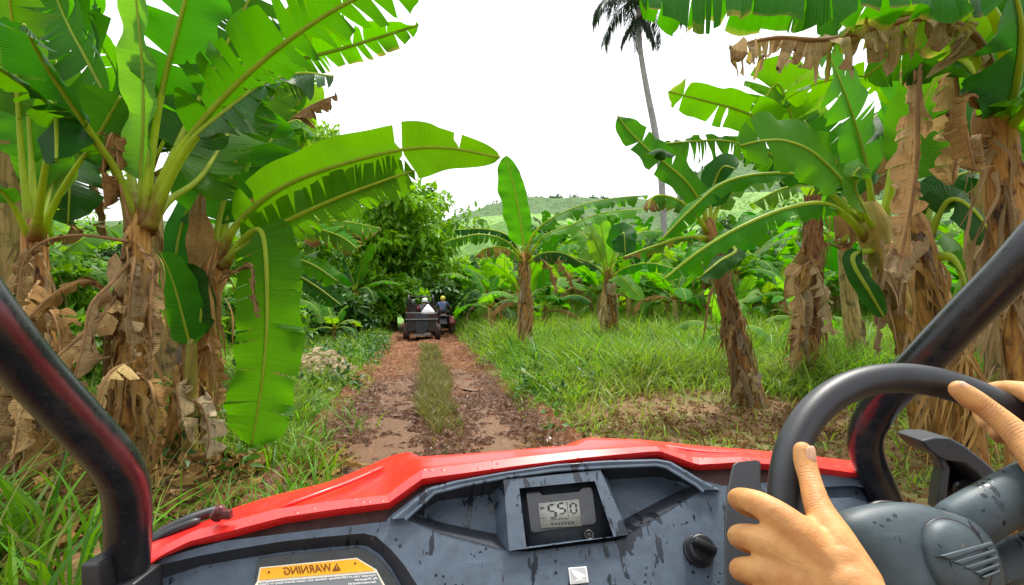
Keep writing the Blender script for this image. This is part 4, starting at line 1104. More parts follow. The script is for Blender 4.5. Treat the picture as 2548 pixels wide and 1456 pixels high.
def disc(mb, c, r, h0, h1, n=24, hole=0, inset=0.0):
    cc = D(*c, h0)
    a = np.linspace(0, 2 * np.pi, n, endpoint=False)
    ringp = lambda R, h: cc + dn * (h - h0) + R * (np.cos(a)[:, None] * du + np.sin(a)[:, None] * dv)
    rows = [ringp(r, h0), ringp(r, h1 - r * .12), ringp(r * .9, h1)]
    if hole: rows += [ringp(hole, h1), ringp(hole, h1 - .003)]
    rows.append(ringp(.0005, h1 - (.003 if hole else 0)))
    V = np.concatenate(rows); Fc = [(k * n + i, k * n + (i + 1) % n, (k + 1) * n + (i + 1) % n, (k + 1) * n + i) for k in range(len(rows) - 1) for i in range(n)]
    mb.add(V, Fc)
d = MB(); disc(d, (1464, 1334), .0078, -.008, -.002, hole=.005); disc(d, (1464, 1334), .0042, -.008, -.003)
d.build('button', M['black'], scr)

# light switch knob
d = MB(); kc = D(1737, 1372, 0)
a = np.linspace(0, 2 * np.pi, 36, endpoint=False)
rows = []
for R, h in ((.0235, 0), (.0235, .004), (.021, .006), (.0205, .018), (.018, .021), (.0005, .021)):
    rows.append(kc + dn * h + R * (np.cos(a)[:, None] * du + np.sin(a)[:, None] * dv))
d.add(np.concatenate(rows), [(k * 36 + i, k * 36 + (i + 1) % 36, (k + 1) * 36 + (i + 1) % 36, (k + 1) * 36 + i) for k in range(5) for i in range(36)])
ga = math.radians(32); gd = math.cos(ga) * du + math.sin(ga) * dv; gp = np.cross(dn, gd)
def obox(mb, c, ax, half, taper=.8):
    V = []
    for z in (-1, 1):
        t = taper if z > 0 else 1
        for x, y in ((-1, -1), (1, -1), (1, 1), (-1, 1)): V.append(np.array(c) + ax[0] * x * half[0] * t + ax[1] * y * half[1] * t + ax[2] * z * half[2])
    mb.add(V, [(0, 3, 2, 1), (4, 5, 6, 7), (0, 1, 5, 4), (1, 2, 6, 5), (2, 3, 7, 6), (3, 0, 4, 7)])
obox(d, kc + dn * .024, (gd, gp, dn), (.0205, .0052, .009))
d.build('switch_knob', M['black'], dash, bevel=.002)

# square white badge with a wing
d = Dash(); bq = [(1413.5, 1413), (1459.6, 1409.5), (1464.8, 1449.7), (1419.4, 1455)]
d.plate(bq, .0022); d.wall(bq, .0022, bq, 0)
badge = d.done('badge', plain('badge_white', (.80, .80, .78), .35, .4, noise=.06, nscale=200), dash, .0008)
def bp(u, v):
    a = np.array(bq[0]) * (1 - u) + np.array(bq[1]) * u; b = np.array(bq[3]) * (1 - u) + np.array(bq[2]) * u; q = a * (1 - v) + b * v; return (q[0], q[1])
d = Dash(); d.plate([bp(*q) for q in [(.08, .06), (.92, .06), (.92, .92), (.08, .92)]], .0026); d.done('field', plain('badge_grey', (.45, .46, .46), .4, .4), badge, 0, False)
d = Dash(); d.plate([bp(*q) for q in [(.12, .12), (.45, .22), (.80, .48), (.88, .62), (.62, .70), (.84, .82), (.30, .80), (.44, .68), (.26, .48)]], .0030)
for i in range(7): d.plate([bp(.18 + i * .1, .86), bp(.24 + i * .1, .86), bp(.24 + i * .1, .90), bp(.18 + i * .1, .90)], .0030)
d.done('wing', M['lcdw'] if 'lcdw' in M else plain('badge_wing', (.85, .85, .84), .35, .4), badge, 0, False)

# warning plate in the left recess (lettering runs mirrored, as in the photograph)
H0 = -.018
d = Dash()
fr = [(632, 1462), (640, 1402), (648, 1388), (700, 1381), (800, 1372), (888, 1364), (902, 1365), (926, 1379), (955, 1402), (980, 1438), (1005, 1480), (1060, 1585), (625, 1585)]
d.plate(fr, H0 + .006); d.wall(fr, H0 + .006, fr, H0)
wp = d.done('warning_plate', plain('plate_dark', (.050, .054, .055), .5, .4, noise=.25, nscale=60), dash, .004)
d = Dash(); q = [(634, 1456), (640, 1446.5), (646.5, 1412), (888, 1388), (938, 1418), (939, 1422), (960, 1460), (1030, 1580), (634, 1580)]
d.plate(q, H0 + .0072); d.done('label_edge', plain('label_white', (.80, .74, .60), .4, .4), wp, 0, False)
d = Dash(); d.plate([(643.5, 1443.5), (649, 1414.5), (887, 1391), (934.5, 1419.5)], H0 + .0080); d.done('orange_panel', plain('label_orange', (.86, .40, .012), .35, .4, noise=.08, nscale=80), wp, 0, False)
d = Dash(); d.plate([(643, 1450), (936, 1425.5), (956, 1462), (1022, 1575), (643, 1575)], H0 + .0080); d.done('grey_panel', plain('label_grey', (.16, .17, .18), .45, .4), wp, 0, False)
d = MB()
for c in ((669.5, 1424), (884, 1402)): disc(d, c, .0012, H0 + .008, H0 + .0095, 10)
d.build('rivet', plain('rivet_dark', (.05, .03, .015), .4, .4), wp)

_font_cache = {}
def text_mesh(body, name, mat, parent, quad, h, mirror=True, shear=.25, bold=.0):
    """lettering flattened on the dash plane inside a pixel quad (tl, tr, br, bl)"""
    cu = bpy.data.curves.new('lettering', 'FONT'); cu.body = body; cu.size = 1; cu.shear = shear; cu.offset = bold; cu.resolution_u = 3
    o = bpy.data.objects.new('lettering', cu); C.objects.link(o); bpy.context.view_layer.update()
    me = o.to_mesh(); V = np.array([v.co[:] for v in me.vertices]); Fc = [tuple(p.vertices) for p in me.polygons]; o.to_mesh_clear()
    bpy.data.objects.remove(o); bpy.data.curves.remove(cu)
    lo = V.min(0); hi = V.max(0); u = (V[:, 0] - lo[0]) / (hi[0] - lo[0]); v = 1 - (V[:, 1] - lo[1]) / (hi[1] - lo[1])
    if mirror: u = 1 - u
    tl, tr, br, bl = [np.array(q, float) for q in quad]
    pp = ((tl[None] * (1 - u)[:, None] + tr[None] * u[:, None]) * (1 - v)[:, None] + (bl[None] * (1 - u)[:, None] + br[None] * u[:, None]) * v[:, None])
    W3 = [D(p[0], p[1], h) for p in pp]
    return make(name, W3, Fc, mat, parent, smooth=False)
ink = plain('label_ink', (.18, .05, .004), .5, .3); wht = plain('label_letter', (.72, .74, .72), .5, .3)
text_mesh('WARNING', 'lettering', ink, wp, [(704, 1412), (822, 1401.5), (824, 1422), (705, 1431)], H0 + .0086, bold=.012)
d = Dash(); d.plate([(838, 1400.5), (848, 1419.5), (826, 1421.5)], H0 + .0086); d.done('hazard_triangle', ink, wp, 0, False)
d = Dash(); d.plate([(837.3, 1406), (839.3, 1406), (838.8, 1414), (837.6, 1414)], H0 + .0090); d.plate([(837.5, 1415.5), (839.2, 1415.3), (839.2, 1417.3), (837.6, 1417.5)], H0 + .0090); d.done('hazard_mark', plain('label_orange_mark', (.86, .40, .012), .4, .3), wp, 0, False)
text_mesh('Improper Use of Off-Highway Vehicles Can Cause Severe Injury or Death', 'lettering', wht, wp, [(646, 1451), (934, 1427.5), (936.5, 1435), (645, 1458.5)], H0 + .0086, bold=.02)
text_mesh('Be Prepared', 'lettering', wht, wp, [(882, 1440), (938, 1435.5), (941, 1443), (882, 1447.5)], H0 + .0086, bold=.02)
text_mesh('Read owner\'s manual and', 'lettering', wht, wp, [(866, 1449), (934, 1444), (937, 1450.5), (866, 1455.5)], H0 + .0086, bold=.02)

# dusty gap strip between hood and dash
g1 = [(380, 1398), (419, 1364), (584, 1318), (704, 1287), (968, 1250), (1052, 1192), (1194, 1170), (1400, 1138), (1640, 1120), (1735, 1156), (1850, 1155), (2030, 1160), (2120, 1172), (2178, 1186)]
g2 = [(380, 1412), (450, 1382), (600, 1345), (768, 1326), (965, 1306), (1070, 1222), (1194, 1195), (1400, 1160), (1640, 1150), (1740, 1205), (1850, 1215), (2030, 1195), (2120, 1188), (2168, 1192)]
V = [D(*p, -.014) for p in g1] + [D(*p, -.012) for p in g2]; n = len(g1)
make('gap_strip', V, [(i, i + 1, n + i + 1, n + i) for i in range(n - 1)], M['gap'], car, smooth=False)

# red hood: rows from the rear lip to the front silhouette and down the nose
Sx = [(339.5, 1427), (365, 1356), (428, 1328), (527, 1288), (584, 1263), (679, 1233), (822, 1198), (908, 1163), (978, 1132.6), (1019, 1124.6), (1044, 1136), (1132, 1131), (1250, 1122), (1435, 1106), (1460, 1088.5), (1592, 1093.5), (1739, 1109), (1860, 1118), (2030, 1135.5), (2115, 1146), (2159, 1155.5), (2179, 1185.5)]
Rx = [(341, 1427), (352, 1420), (400, 1382), (470, 1347), (584, 1318), (704.5, 1286.5), (840, 1266), (968, 1250), (1010, 1220), (1050.6, 1191), (1090, 1185), (1132.5, 1180), (1300, 1157), (1450, 1139), (1620, 1123), (1644.6, 1123), (1735, 1156), (1790, 1153), (1843.7, 1149.4), (2030, 1163), (2100, 1173), (2178, 1187)]
Cx = [(340.5, 1426.5), (362, 1396), (408, 1358), (490, 1318), (590, 1293), (690, 1266), (830, 1246), (961, 1232), (1005, 1200), (1050, 1167.5), (1075, 1164.5), (1132, 1158), (1300, 1137), (1450, 1121), (1600, 1111.5), (1634, 1110.5), (1725, 1138), (1790, 1139), (1850, 1136), (2030, 1152), (2110, 1164), (2178, 1186.5)]
def curve_px(pts, n):
    p = np.asarray(pts, float); L = np.r_[0, np.cumsum(np.linalg.norm(np.diff(p, axis=0), axis=1))]
    return p, L / L[-1]
# pair stations by hand-picked parameters: same index = same station after resampling each polyline between the anchors
def resamp(pts, anchors, per):
    p = np.asarray(pts, float); out = []
    idx = [int(np.argmin(np.abs(p[:, 0] - a))) for a in anchors]
    for a, b in zip(idx[:-1], idx[1:]):
        seg = p[a:b + 1]; L = np.r_[0, np.cumsum(np.linalg.norm(np.diff(seg, axis=0), axis=1))]; t = np.linspace(0, L[-1], per + 1)[:-1]
        out += [(np.interp(q, L, seg[:, 0]), np.interp(q, L, seg[:, 1])) for q in t]
    out.append(tuple(p[idx[-1]])); return np.array(out)
per = 12
S_ = resamp(Sx, [339, 584, 978, 1044, 1435, 1592, 1860, 2030, 2179], per)
R_ = resamp(Rx, [341, 584, 968, 1050, 1450, 1644, 1843, 2030, 2178], per)
C_ = resamp(Cx, [340, 590, 961, 1050, 1450, 1634, 1850, 2030, 2178], per)
n = len(S_); rows = [[] for _ in range(9)]
for i in range(n):
    r = D(*R_[i], .012); dr_ = r[1]
    taper = min(1, i / 10, (n - 1 - i) / 6)
    c = P(*C_[i], dr_ + .016 * taper + .002)
    gap = abs(S_[i][1] - C_[i][1]) + abs(S_[i][0] - C_[i][0]) * .3
    ds = c[1] + (.03 + .0016 * gap) * taper + .001
    s = P(*S_[i], ds)
    m1 = c * .66 + s * .34 + np.array([0, 0, -.004 * taper]); m2 = c * .33 + s * .67 + np.array([0, 0, .001 * taper])
    f1 = s + np.array([-.02, .10, -.035]) * max(taper, .1); f2 = s + np.array([-.06, .34, -.17]) * max(taper, .15)
    f3 = s + np.array([-.1, .62, -.52]) * max(taper, .2)
    u0 = r + np.array([0, .006, -.012]) * max(taper, .2); u1 = r + np.array([-.01, .045, -.02]) * max(taper, .1)
    for k, q in enumerate((u1, u0, r, c, m1, m2, s, f1, f2)): rows[k].append(q)
    rows.append(None) if False else None
V = np.concatenate([np.array(q) for q in rows])
hood = make('hood', V, [(k * n + i, k * n + i + 1, (k + 1) * n + i + 1, (k + 1) * n + i) for k in range(8) for i in range(n - 1)], M['red'], car)
bm = bmesh.new(); bm.from_mesh(hood.data); bmesh.ops.remove_doubles(bm, verts=bm.verts, dist=.0006)
cl_ = bm.edges.layers.float.get('crease_edge') or bm.edges.layers.float.new('crease_edge')
kc_ = {tuple(np.round(np.array(q) - world_loc(car), 4)) for k in (2, 3) for q in rows[k]}
for e in bm.edges:
    e.smooth = True
    if all(tuple(np.round(np.array(v.co), 4)) in kc_ for v in e.verts) and abs(e.verts[0].co.x - e.verts[1].co.x) > .002: e.smooth = False
bm.to_mesh(hood.data); bm.free()
# raised rib highlights on the two hood shoulders
d = MB(); d.tube(catmull([P(700, 1262, .80), P(800, 1226, .845), P(880, 1196, .895), P(960, 1160, .955)], 14), np.r_[.001, np.full(12, .0035), .001], 8)
d.build('hood_crease', M['red'], hood)
d = MB(); d.tube(catmull([P(1470, 1101, 1.005), P(1600, 1104, 1.0), P(1740, 1124, .985), P(1850, 1130, .985)], 14), np.r_[.001, np.full(12, .0035), .001], 8)
d.build('hood_crease', M['red'], hood)
d = MB(); lp = P(549, 1276, .772)
d.tube([lp + np.array([-.008, 0, -.008]), lp + np.array([0, 0, .004]), lp + np.array([.004, 0, .008])], [.009, .0085, .005], 12)
obox(d, lp + np.array([.008, -.002, -.001]), (np.array([1, 0, 0.]), np.array([0, 1., 0]), np.array([0, 0, 1.])), (.009, .006, .006))
d.build('hood_latch', plain('latch_maroon', (.10, .012, .014), .3, .5), car, bevel=.0015)
# dark fender trim outside the hood at the left
tl = catmull([P(352, 1366, .76), P(395, 1332, .78), P(455, 1300, .80), P(505, 1280, .82), P(556, 1266, .84)], 16)
d = MB(); d.tube(tl, np.r_[.004, np.full(14, .008), .004], 10)
d.tube(catmull([P(372, 1352, .77), P(430, 1322, .78), P(500, 1294, .80)], 10), np.r_[.003, np.full(8, .007), .003], 8)
d.build('fender_trim', M['black'], car)

# roll bars
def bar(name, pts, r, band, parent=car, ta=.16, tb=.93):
    """roll bar with the red reflection of the hood painted along the side turned to it"""
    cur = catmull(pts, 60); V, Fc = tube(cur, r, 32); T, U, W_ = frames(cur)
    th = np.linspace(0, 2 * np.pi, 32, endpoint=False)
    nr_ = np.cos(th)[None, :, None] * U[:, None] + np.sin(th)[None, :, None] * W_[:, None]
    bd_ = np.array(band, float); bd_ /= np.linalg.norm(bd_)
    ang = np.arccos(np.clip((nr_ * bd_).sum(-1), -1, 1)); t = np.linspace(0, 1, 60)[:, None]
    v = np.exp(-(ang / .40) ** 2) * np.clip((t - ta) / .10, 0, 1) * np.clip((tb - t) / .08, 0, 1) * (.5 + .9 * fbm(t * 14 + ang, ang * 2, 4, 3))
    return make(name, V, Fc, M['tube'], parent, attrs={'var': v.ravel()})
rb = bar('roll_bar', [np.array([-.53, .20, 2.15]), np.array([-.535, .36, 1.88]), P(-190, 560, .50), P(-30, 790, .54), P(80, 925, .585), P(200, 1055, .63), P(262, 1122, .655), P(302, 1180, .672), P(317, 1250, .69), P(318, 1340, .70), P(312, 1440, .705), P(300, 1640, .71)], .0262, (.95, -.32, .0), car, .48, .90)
d = MB(); obox(d, P(268, 1440, .68), (np.array([1, 0, 0.]), np.array([0, 1., 0]), np.array([-.08, 0, 1.])), (.012, .03, .03), .9)
obox(d, P(322, 1462, .70), (np.array([1, 0, 0.]), np.array([0, 1., 0]), np.array([0, 0, 1.])), (.026, .03, .018), .9)
d.build('bracket', M['black'], rb, bevel=.003)
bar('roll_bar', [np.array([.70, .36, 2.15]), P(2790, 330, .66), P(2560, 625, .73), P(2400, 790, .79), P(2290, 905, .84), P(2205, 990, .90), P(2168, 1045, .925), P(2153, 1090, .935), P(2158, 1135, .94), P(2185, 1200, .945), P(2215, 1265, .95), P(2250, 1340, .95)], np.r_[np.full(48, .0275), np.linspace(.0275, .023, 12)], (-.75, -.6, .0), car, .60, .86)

# column side panel beside the wheel
d = Dash()
hp = .10
pts = [(1822, 1158), (1832, 1150), (1884, 1144), (1893, 1150), (1893, 1215), (1905, 1222), (1925, 1460), (1940, 1640), (1812, 1640), (1803, 1460), (1802, 1300), (1808, 1220)]
d.plate(pts, hp); d.wall(pts, hp, pts, hp - .03)
d.done('column_panel', M['black'], car, .005)
# flank of the dash in shadow under the panel
# steering wheel
WC = np.array([.43565, .52940, CAMZ - .23523]); wn = np.array([.05987, -.84082, .53800]); wu = np.array([.99747, .07103, 0]); wv = np.array([-.03821, .53664, .84295]); WR = .175
def Wp(a, b, h=0.): return WC + wu * a + wv * b + wn * h
def wheel_pt(px, py, h):  # pixel onto the wheel plane raised by h
    r = P(px, py, 1.0) - CAMP; q = WC + wn * h
    return CAMP + r * (np.dot(wn, q - CAMP) / np.dot(wn, r))
sw = empty('steering_wheel', WC); sw.parent = car; sw.location = Vector(WC) - car.location
a = np.linspace(0, 2 * np.pi, 120, endpoint=False)
d = MB(); d.tube([Wp(WR * math.cos(t), WR * math.sin(t)) for t in a], .0166, 24, closed=True)
d.build('rim', M['rim_rubber'], sw)
def lump(name, rows, mat, parent, sub=2, uvs=True):
    """closed loft through rings of world points"""
    n = len(rows[0]); V = np.concatenate(rows)
    Fc = [(k * n + i, k * n + (i + 1) % n, (k + 1) * n + (i + 1) % n, (k + 1) * n + i) for k in range(len(rows) - 1) for i in range(n)] + [tuple(range(n))[::-1], tuple((len(rows) - 1) * n + i for i in range(n))]
    uv = np.c_[(V - WC) @ wu + 1, (V - WC) @ wv + 1]
    o = make(name, V, Fc, mat, parent, uv=uv); s = o.modifiers.new('sub', 'SUBSURF'); s.levels = sub; s.render_levels = sub
    return o
def outline_rings(pts, prof_):  # pts pixel outline on the wheel plane at h=.01
    base = np.array([wheel_pt(x, y, .012) for x, y in pts]); c = base.mean(0); rows = []
    for sc, h in prof_: rows.append(c + (base - c) * sc + wn * (h - .012))
    return rows
# centre pad with the left spoke: silhouettes read off the photograph
pad = [(2080, 1272), (2150, 1246), (2270, 1240), (2330, 1262), (2380, 1275), (2430, 1290), (2475, 1340), (2500, 1410), (2508, 1480), (2470, 1580), (2380, 1640), (2280, 1620), (2190, 1540), (2120, 1440), (2070, 1350), (2062, 1300)]
hub = lump('hub', outline_rings(pad, [(.86, -.05), (1.0, -.04), (1.0, .004), (.93, .020), (.72, .030), (.3, .034)]), M['hub_pl'], sw)
def spoke(pts, name='spoke', w0=.03, thick=.02):
    c = catmull([wheel_pt(x, y, h) for x, y, h in pts], 14); T, U, W_ = frames(c)
    rows = []
    for i in range(14):
        s = np.cross(T[i], wn); s /= np.linalg.norm(s); nn = np.cross(s, T[i]); ww = np.interp(i / 13, [0, .5, 1], w0)
        rows.append(np.array([c[i] + s * ww * x + nn * thick * y for x, y in ((-1, -.6), (-1, .3), (-.6, .8), (0, .95), (.6, .8), (1, .3), (1, -.6), (0, -.8))]))
    return lump(name, rows, M['hub_pl'], sw, 1)
spoke([(2360, 1330, .0), (2440, 1280, .012), (2530, 1228, .012), (2640, 1165, .006), (2720, 1130, 0)], w0=(.026, .024, .022))
spoke([(2170, 1420, -.012), (2090, 1470, -.008), (2030, 1515, 0)], w0=(.03, .024, .018), thick=.014)
spoke([(2430, 1430, -.016), (2540, 1390, -.018), (2700, 1330, -.01), (2830, 1290, 0)], w0=(.022, .02, .018), thick=.012)
spoke([(2380, 1560, -.01), (2420, 1700, -.005), (2520, 1940, 0)], w0=(.03, .024, .018), thick=.014)
# oval badge with a raised wing
ov = [(2293, 1325), (2303, 1301), (2325, 1287), (2353, 1284), (2385, 1293), (2418, 1312), (2446, 1340), (2467, 1375), (2478, 1415), (2470, 1462), (2440, 1500), (2400, 1510), (2360, 1490), (2325, 1445), (2302, 1395), (2292, 1355)]
def outl(pts, prof_, h0):
    base = np.array([wheel_pt(x, y, h0) for x, y in pts]); c = base.mean(0)
    return [c + (base - c) * sc + wn * (h - h0) for sc, h in prof_]
grv = lump('badge_groove', outl(ov, [(1.0, .02), (1.0, .0335), (.97, .0345), (.9, .0345)], .034), M['black'], hub, 1)
emb = lump('emblem', outl(ov, [(.955, .02), (.955, .034), (.90, .0385), (.70, .0445), (.35, .047)], .036), M['hub_pl'], hub, 2)
wing = [[(2316, 1387), (2452, 1350), (2456, 1362), (2345, 1399)], [(2348, 1402), (2458, 1368), (2462, 1380), (2372, 1412)], [(2376, 1415), (2464, 1385), (2468, 1397), (2398, 1424)], [(2402, 1427), (2468, 1402), (2470, 1414), (2418, 1436)], [(2420, 1438), (2470, 1418), (2470, 1430), (2432, 1446)]]
d = MB()
for q in wing:
    b0 = [wheel_pt(x, y, .0385) for x, y in q]; b1 = [p_ + wn * .0098 for p_ in b0]; c = np.mean(b1, 0); b1 = [c + (p_ - c) * .94 for p_ in b1]
    d.add(b0 + b1, [(0, 1, 2, 3), (7, 6, 5, 4), (0, 4, 5, 1), (1, 5, 6, 2), (2, 6, 7, 3), (3, 7, 4, 0)])
o = d.build('wing_relief', M['hub_pl'], hub, bevel=.0014, smooth=True)
# steering column behind the pad
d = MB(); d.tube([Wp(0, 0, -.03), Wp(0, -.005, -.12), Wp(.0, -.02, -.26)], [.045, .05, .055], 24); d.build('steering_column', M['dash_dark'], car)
d = MB()
cp = catmull([P(2158, 1266, .70), P(2185, 1255, .70), P(2220, 1256, .70), P(2245, 1268, .70)], 12)
d.tube(cp, np.r_[.001, np.full(10, .0045), .001], 10); d.build('column_seam', M['black'], car)

# outer fender shell at the right, with a dark opening and a lamp inside
def prism(mb, pts, depth, d0):
    a = [P(x, y, d0) for x, y in pts]; b = [p_ + np.array([.03, depth, -.01]) for p_ in a]; n = len(a)
    V, T_ = poly_surface(a); mb.add(V, T_); V, T_ = poly_surface(b); mb.add(V, T_)
    mb.add(a + b, [(i, (i + 1) % n, n + (i + 1) % n, n + i) for i in range(n)])
d = MB()
top_ = [(2291, 1097), (2324, 1089), (2367, 1091), (2402, 1110), (2447, 1145), (2496, 1190), (2560, 1250), (2640, 1330), (2640, 1380), (2540, 1290), (2470, 1225), (2430, 1178), (2395, 1152), (2350, 1145), (2330, 1135), (2309, 1119)]
prism(d, top_, .10, .86)
strip = [(2330, 1135), (2352, 1143), (2365, 1165), (2360, 1210), (2352, 1262), (2330, 1275), (2336, 1213), (2347, 1170)]
prism(d, strip, .06, .87)
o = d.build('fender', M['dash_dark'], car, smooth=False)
bm = bmesh.new(); bm.from_mesh(o.data); bmesh.ops.remove_doubles(bm, verts=bm.verts, dist=.0004); bmesh.ops.recalc_face_normals(bm, faces=bm.faces); bm.to_mesh(o.data); bm.free()
b = o.modifiers.new('bevel', 'BEVEL'); b.width = .006; b.segments = 3
d = MB(); V, T_ = poly_surface([P(x, y, .94) for x, y in [(2345, 1145), (2400, 1150), (2480, 1230), (2560, 1310), (2480, 1330), (2345, 1290)]]); d.add(V, T_)
d.build('fender_liner', M['black'], o, smooth=False)
d = MB(); d.ball(P(2409, 1222, .915), (.022, .02, .020)); d.build('lamp', plain('lamp_dark', (.05, .06, .07), .2, .5), o)

# body tub under the dash and hood
d = MB(); d.box((.07, 1.15, .62), (1.05, .55, .62), math.radians(10), .9); d.box((.12, .2, .42), (1.2, 1.6, .12), math.radians(10))
d.build('body_tub', M['black'], car, smooth=False, bevel=.03)
for (x, y) in ((-.62, 1.35), (.62, 1.57)):
    mb = MB(); ax = du
    c = np.array([x, y, .33]); prof_ = [(-.12, .2), (-.12, .28), (-.09, .32), (.09, .32), (.12, .28), (.12, .2)]
    th = np.linspace(0, 2 * np.pi, 36, endpoint=False); f = np.cross(np.array([0, 0, 1.]), ax)
    rows = [c + ax * o_ + R_i * (np.cos(th)[:, None] * f + np.sin(th)[:, None] * np.array([0, 0, 1.])) for o_, R_i in prof_]
    mb.add(np.concatenate(rows), [(k * 36 + i, k * 36 + (i + 1) % 36, (k + 1) * 36 + (i + 1) % 36, (k + 1) * 36 + i) for k in range(5) for i in range(36)])
    mb.build('tyre', M['black'], car)

d = MB(); d.box((.2, -.50, 2.16), (1.25, 1.55, .03), math.radians(9), .96)  # roof panel added out of view to shade the cab
for x in (-.28, .0, .28): d.box((.2 + x, -.50, 2.182), (.10, 1.35, .02), math.radians(9), .8)
d.build('added_shade_roof', M['black'], car, smooth=False, bevel=.008)
# ------------------------------------------------------------------ the driver: arms and hands as one continuous skin
m, nt, out = new_mat('skin'); N = NT(nt)
p = N.n('ShaderNodeTexCoord').outputs['Object']
n1 = N.noise(p, 38, 4); n2 = N.noise(p, 170, 3); n3 = N.noise(N.map(p, (1, 1, 1)), 420, 2)
c = N.mix(N.rampf(n1, .35, .68), (.66, .355, .130), (.54, .245, .078)); c = N.mix(N.math('MULTIPLY', N.rampf(n2, .5, .7), .25), c, (.58, .24, .11))
KN = [((2013, 1192, .528), (2000, 1120, .548), .011), ((2036, 1262, .502), (2015, 1192, .53), .012), ((1842, 1236, .54), (1893, 1257, .508), .010), ((1845, 1330, .526), (1897, 1345, .494), .010), ((1850, 1413, .51), (1912, 1424, .482), .010),
      ((2462, 1020, .576), (2386, 970, .592), .011), ((2530, 1080, .556), (2462, 1022, .58), .012)]
ORG = np.array([.44, -.24, 1.40])
cr = None
for K_, T_, rad_ in KN:
    k0 = P(*K_) - ORG; ax_ = P(*T_) - P(*K_); ax_ = ax_ / np.linalg.norm(ax_)
    sv = N.n('ShaderNodeVectorMath', operation='SUBTRACT'); nt.links.new(p, sv.inputs[0]); sv.inputs[1].default_value = tuple(k0)
    dt = N.n('ShaderNodeVectorMath', operation='DOT_PRODUCT'); nt.links.new(sv.outputs[0], dt.inputs[0]); dt.inputs[1].default_value = tuple(ax_)
    ln_ = N.n('ShaderNodeVectorMath', operation='LENGTH'); nt.links.new(sv.outputs[0], ln_.inputs[0])
    wob_ = N.math('MULTIPLY', N.math('SUBTRACT', n2, .5), .0035)
    wv_ = N.math('SINE', N.math('MULTIPLY', N.math('ADD', dt.outputs['Value'], wob_), 1900.0))
    mk = N.rampf(ln_.outputs['Value'], rad_ * 1.5, rad_ * .5)
    e_ = N.math('MULTIPLY', N.math('POWER', N.math('MAXIMUM', wv_, 0.0), 3.0), mk)
    cr = e_ if cr is None else N.math('ADD', cr, e_)
    c = N.mix(N.math('MULTIPLY', mk, .22), c, (.52, .20, .085))
c = N.mix(N.math('MULTIPLY', cr, .30), c, (.36, .14, .05))
vn = N.rampf(N.noise(N.map(p, (1, 1, 1)), 26, 2, .4, 1.2), .52, .60)
c = N.mix(N.math('MULTIPLY', vn, .10), c, (.42, .24, .14)); hgt = N.math('ADD', N.math('ADD', N.math('MULTIPLY', vn, .8), N.math('ADD', N.math('MULTIPLY', n2, .8), n3)), N.math('MULTIPLY', cr, -2.6))
nt.links.new(N.bsdf(c, N.math('ADD', .44, N.math('MULTIPLY', n2, .22)), .32, N.bump(hgt, .34, .0012), **{'Subsurface Weight': .10, 'Subsurface Radius': (.012, .005, .002), 'Subsurface Scale': 1.0}), out.inputs['Surface']); M['skin'] = m

def cone_caps(mb, pts, rads, sub=5):
    p = np.asarray(pts, float); n = max(3, sub * (len(p) - 1) + 1)
    c = catmull(np.c_[p, rads], n)
    mb.tube(c[:, :3], np.maximum(c[:, 3], .002), 16)
    mb.ball(c[0, :3], max(c[0, 3], .002), 16, 10); mb.ball(c[-1, :3], max(c[-1, 3], .002), 16, 10)
def chain(mb, joints, sub=5):
    cone_caps(mb, [P(*j[:3]) for j in joints], [j[3] for j in joints], sub)
mb = MB()
# left hand on the near-left of the rim
chain(mb, [(1997, 1122, .549, .0092), (2003, 1150, .544, .0106), (2015, 1192, .531, .0102), (2036, 1262, .505, .0122), (2078, 1345, .478, .0165), (2135, 1450, .452, .019)])
chain(mb, [(2130, 1470, .450, .018), (1985, 1325, .482, .0155), (1893, 1257, .508, .0118), (1836, 1240, .545, .0098), (1858, 1262, .575, .0092), (1905, 1278, .582, .0082)])
chain(mb, [(2130, 1490, .447, .018), (2000, 1400, .474, .0165), (1897, 1345, .494, .0128), (1838, 1334, .530, .0105), (1860, 1352, .560, .0096), (1910, 1366, .566, .0084)])
chain(mb, [(2135, 1520, .443, .018), (2020, 1460, .465, .0160), (1912, 1424, .482, .0122), (1843, 1416, .513, .0102), (1866, 1432, .543, .0094), (1920, 1444, .550, .0082)])
chain(mb, [(2150, 1550, .440, .017), (2050, 1520, .455, .0145), (1938, 1496, .468, .0108), (1872, 1492, .495, .0088), (1888, 1506, .522, .0082), (1940, 1515, .528, .0072)])
chain(mb, [(2060, 1330, .486, .0105), (2010, 1318, .488, .0115), (1960, 1300, .49, .010)])          # web of the thumb
chain(mb, [(2095, 1405, .463, .0185), (2060, 1440, .462, .019), (2050, 1500, .455, .017)])
chain(mb, [(2120, 1470, .449, .0225), (2175, 1540, .432, .0235), (2235, 1640, .412, .0250), (2400, 1880, .372, .034), (2560, 2160, .335, .040)])
chain(mb, [(2160, 1540, .438, .0235), (2215, 1640, .418, .0250)])
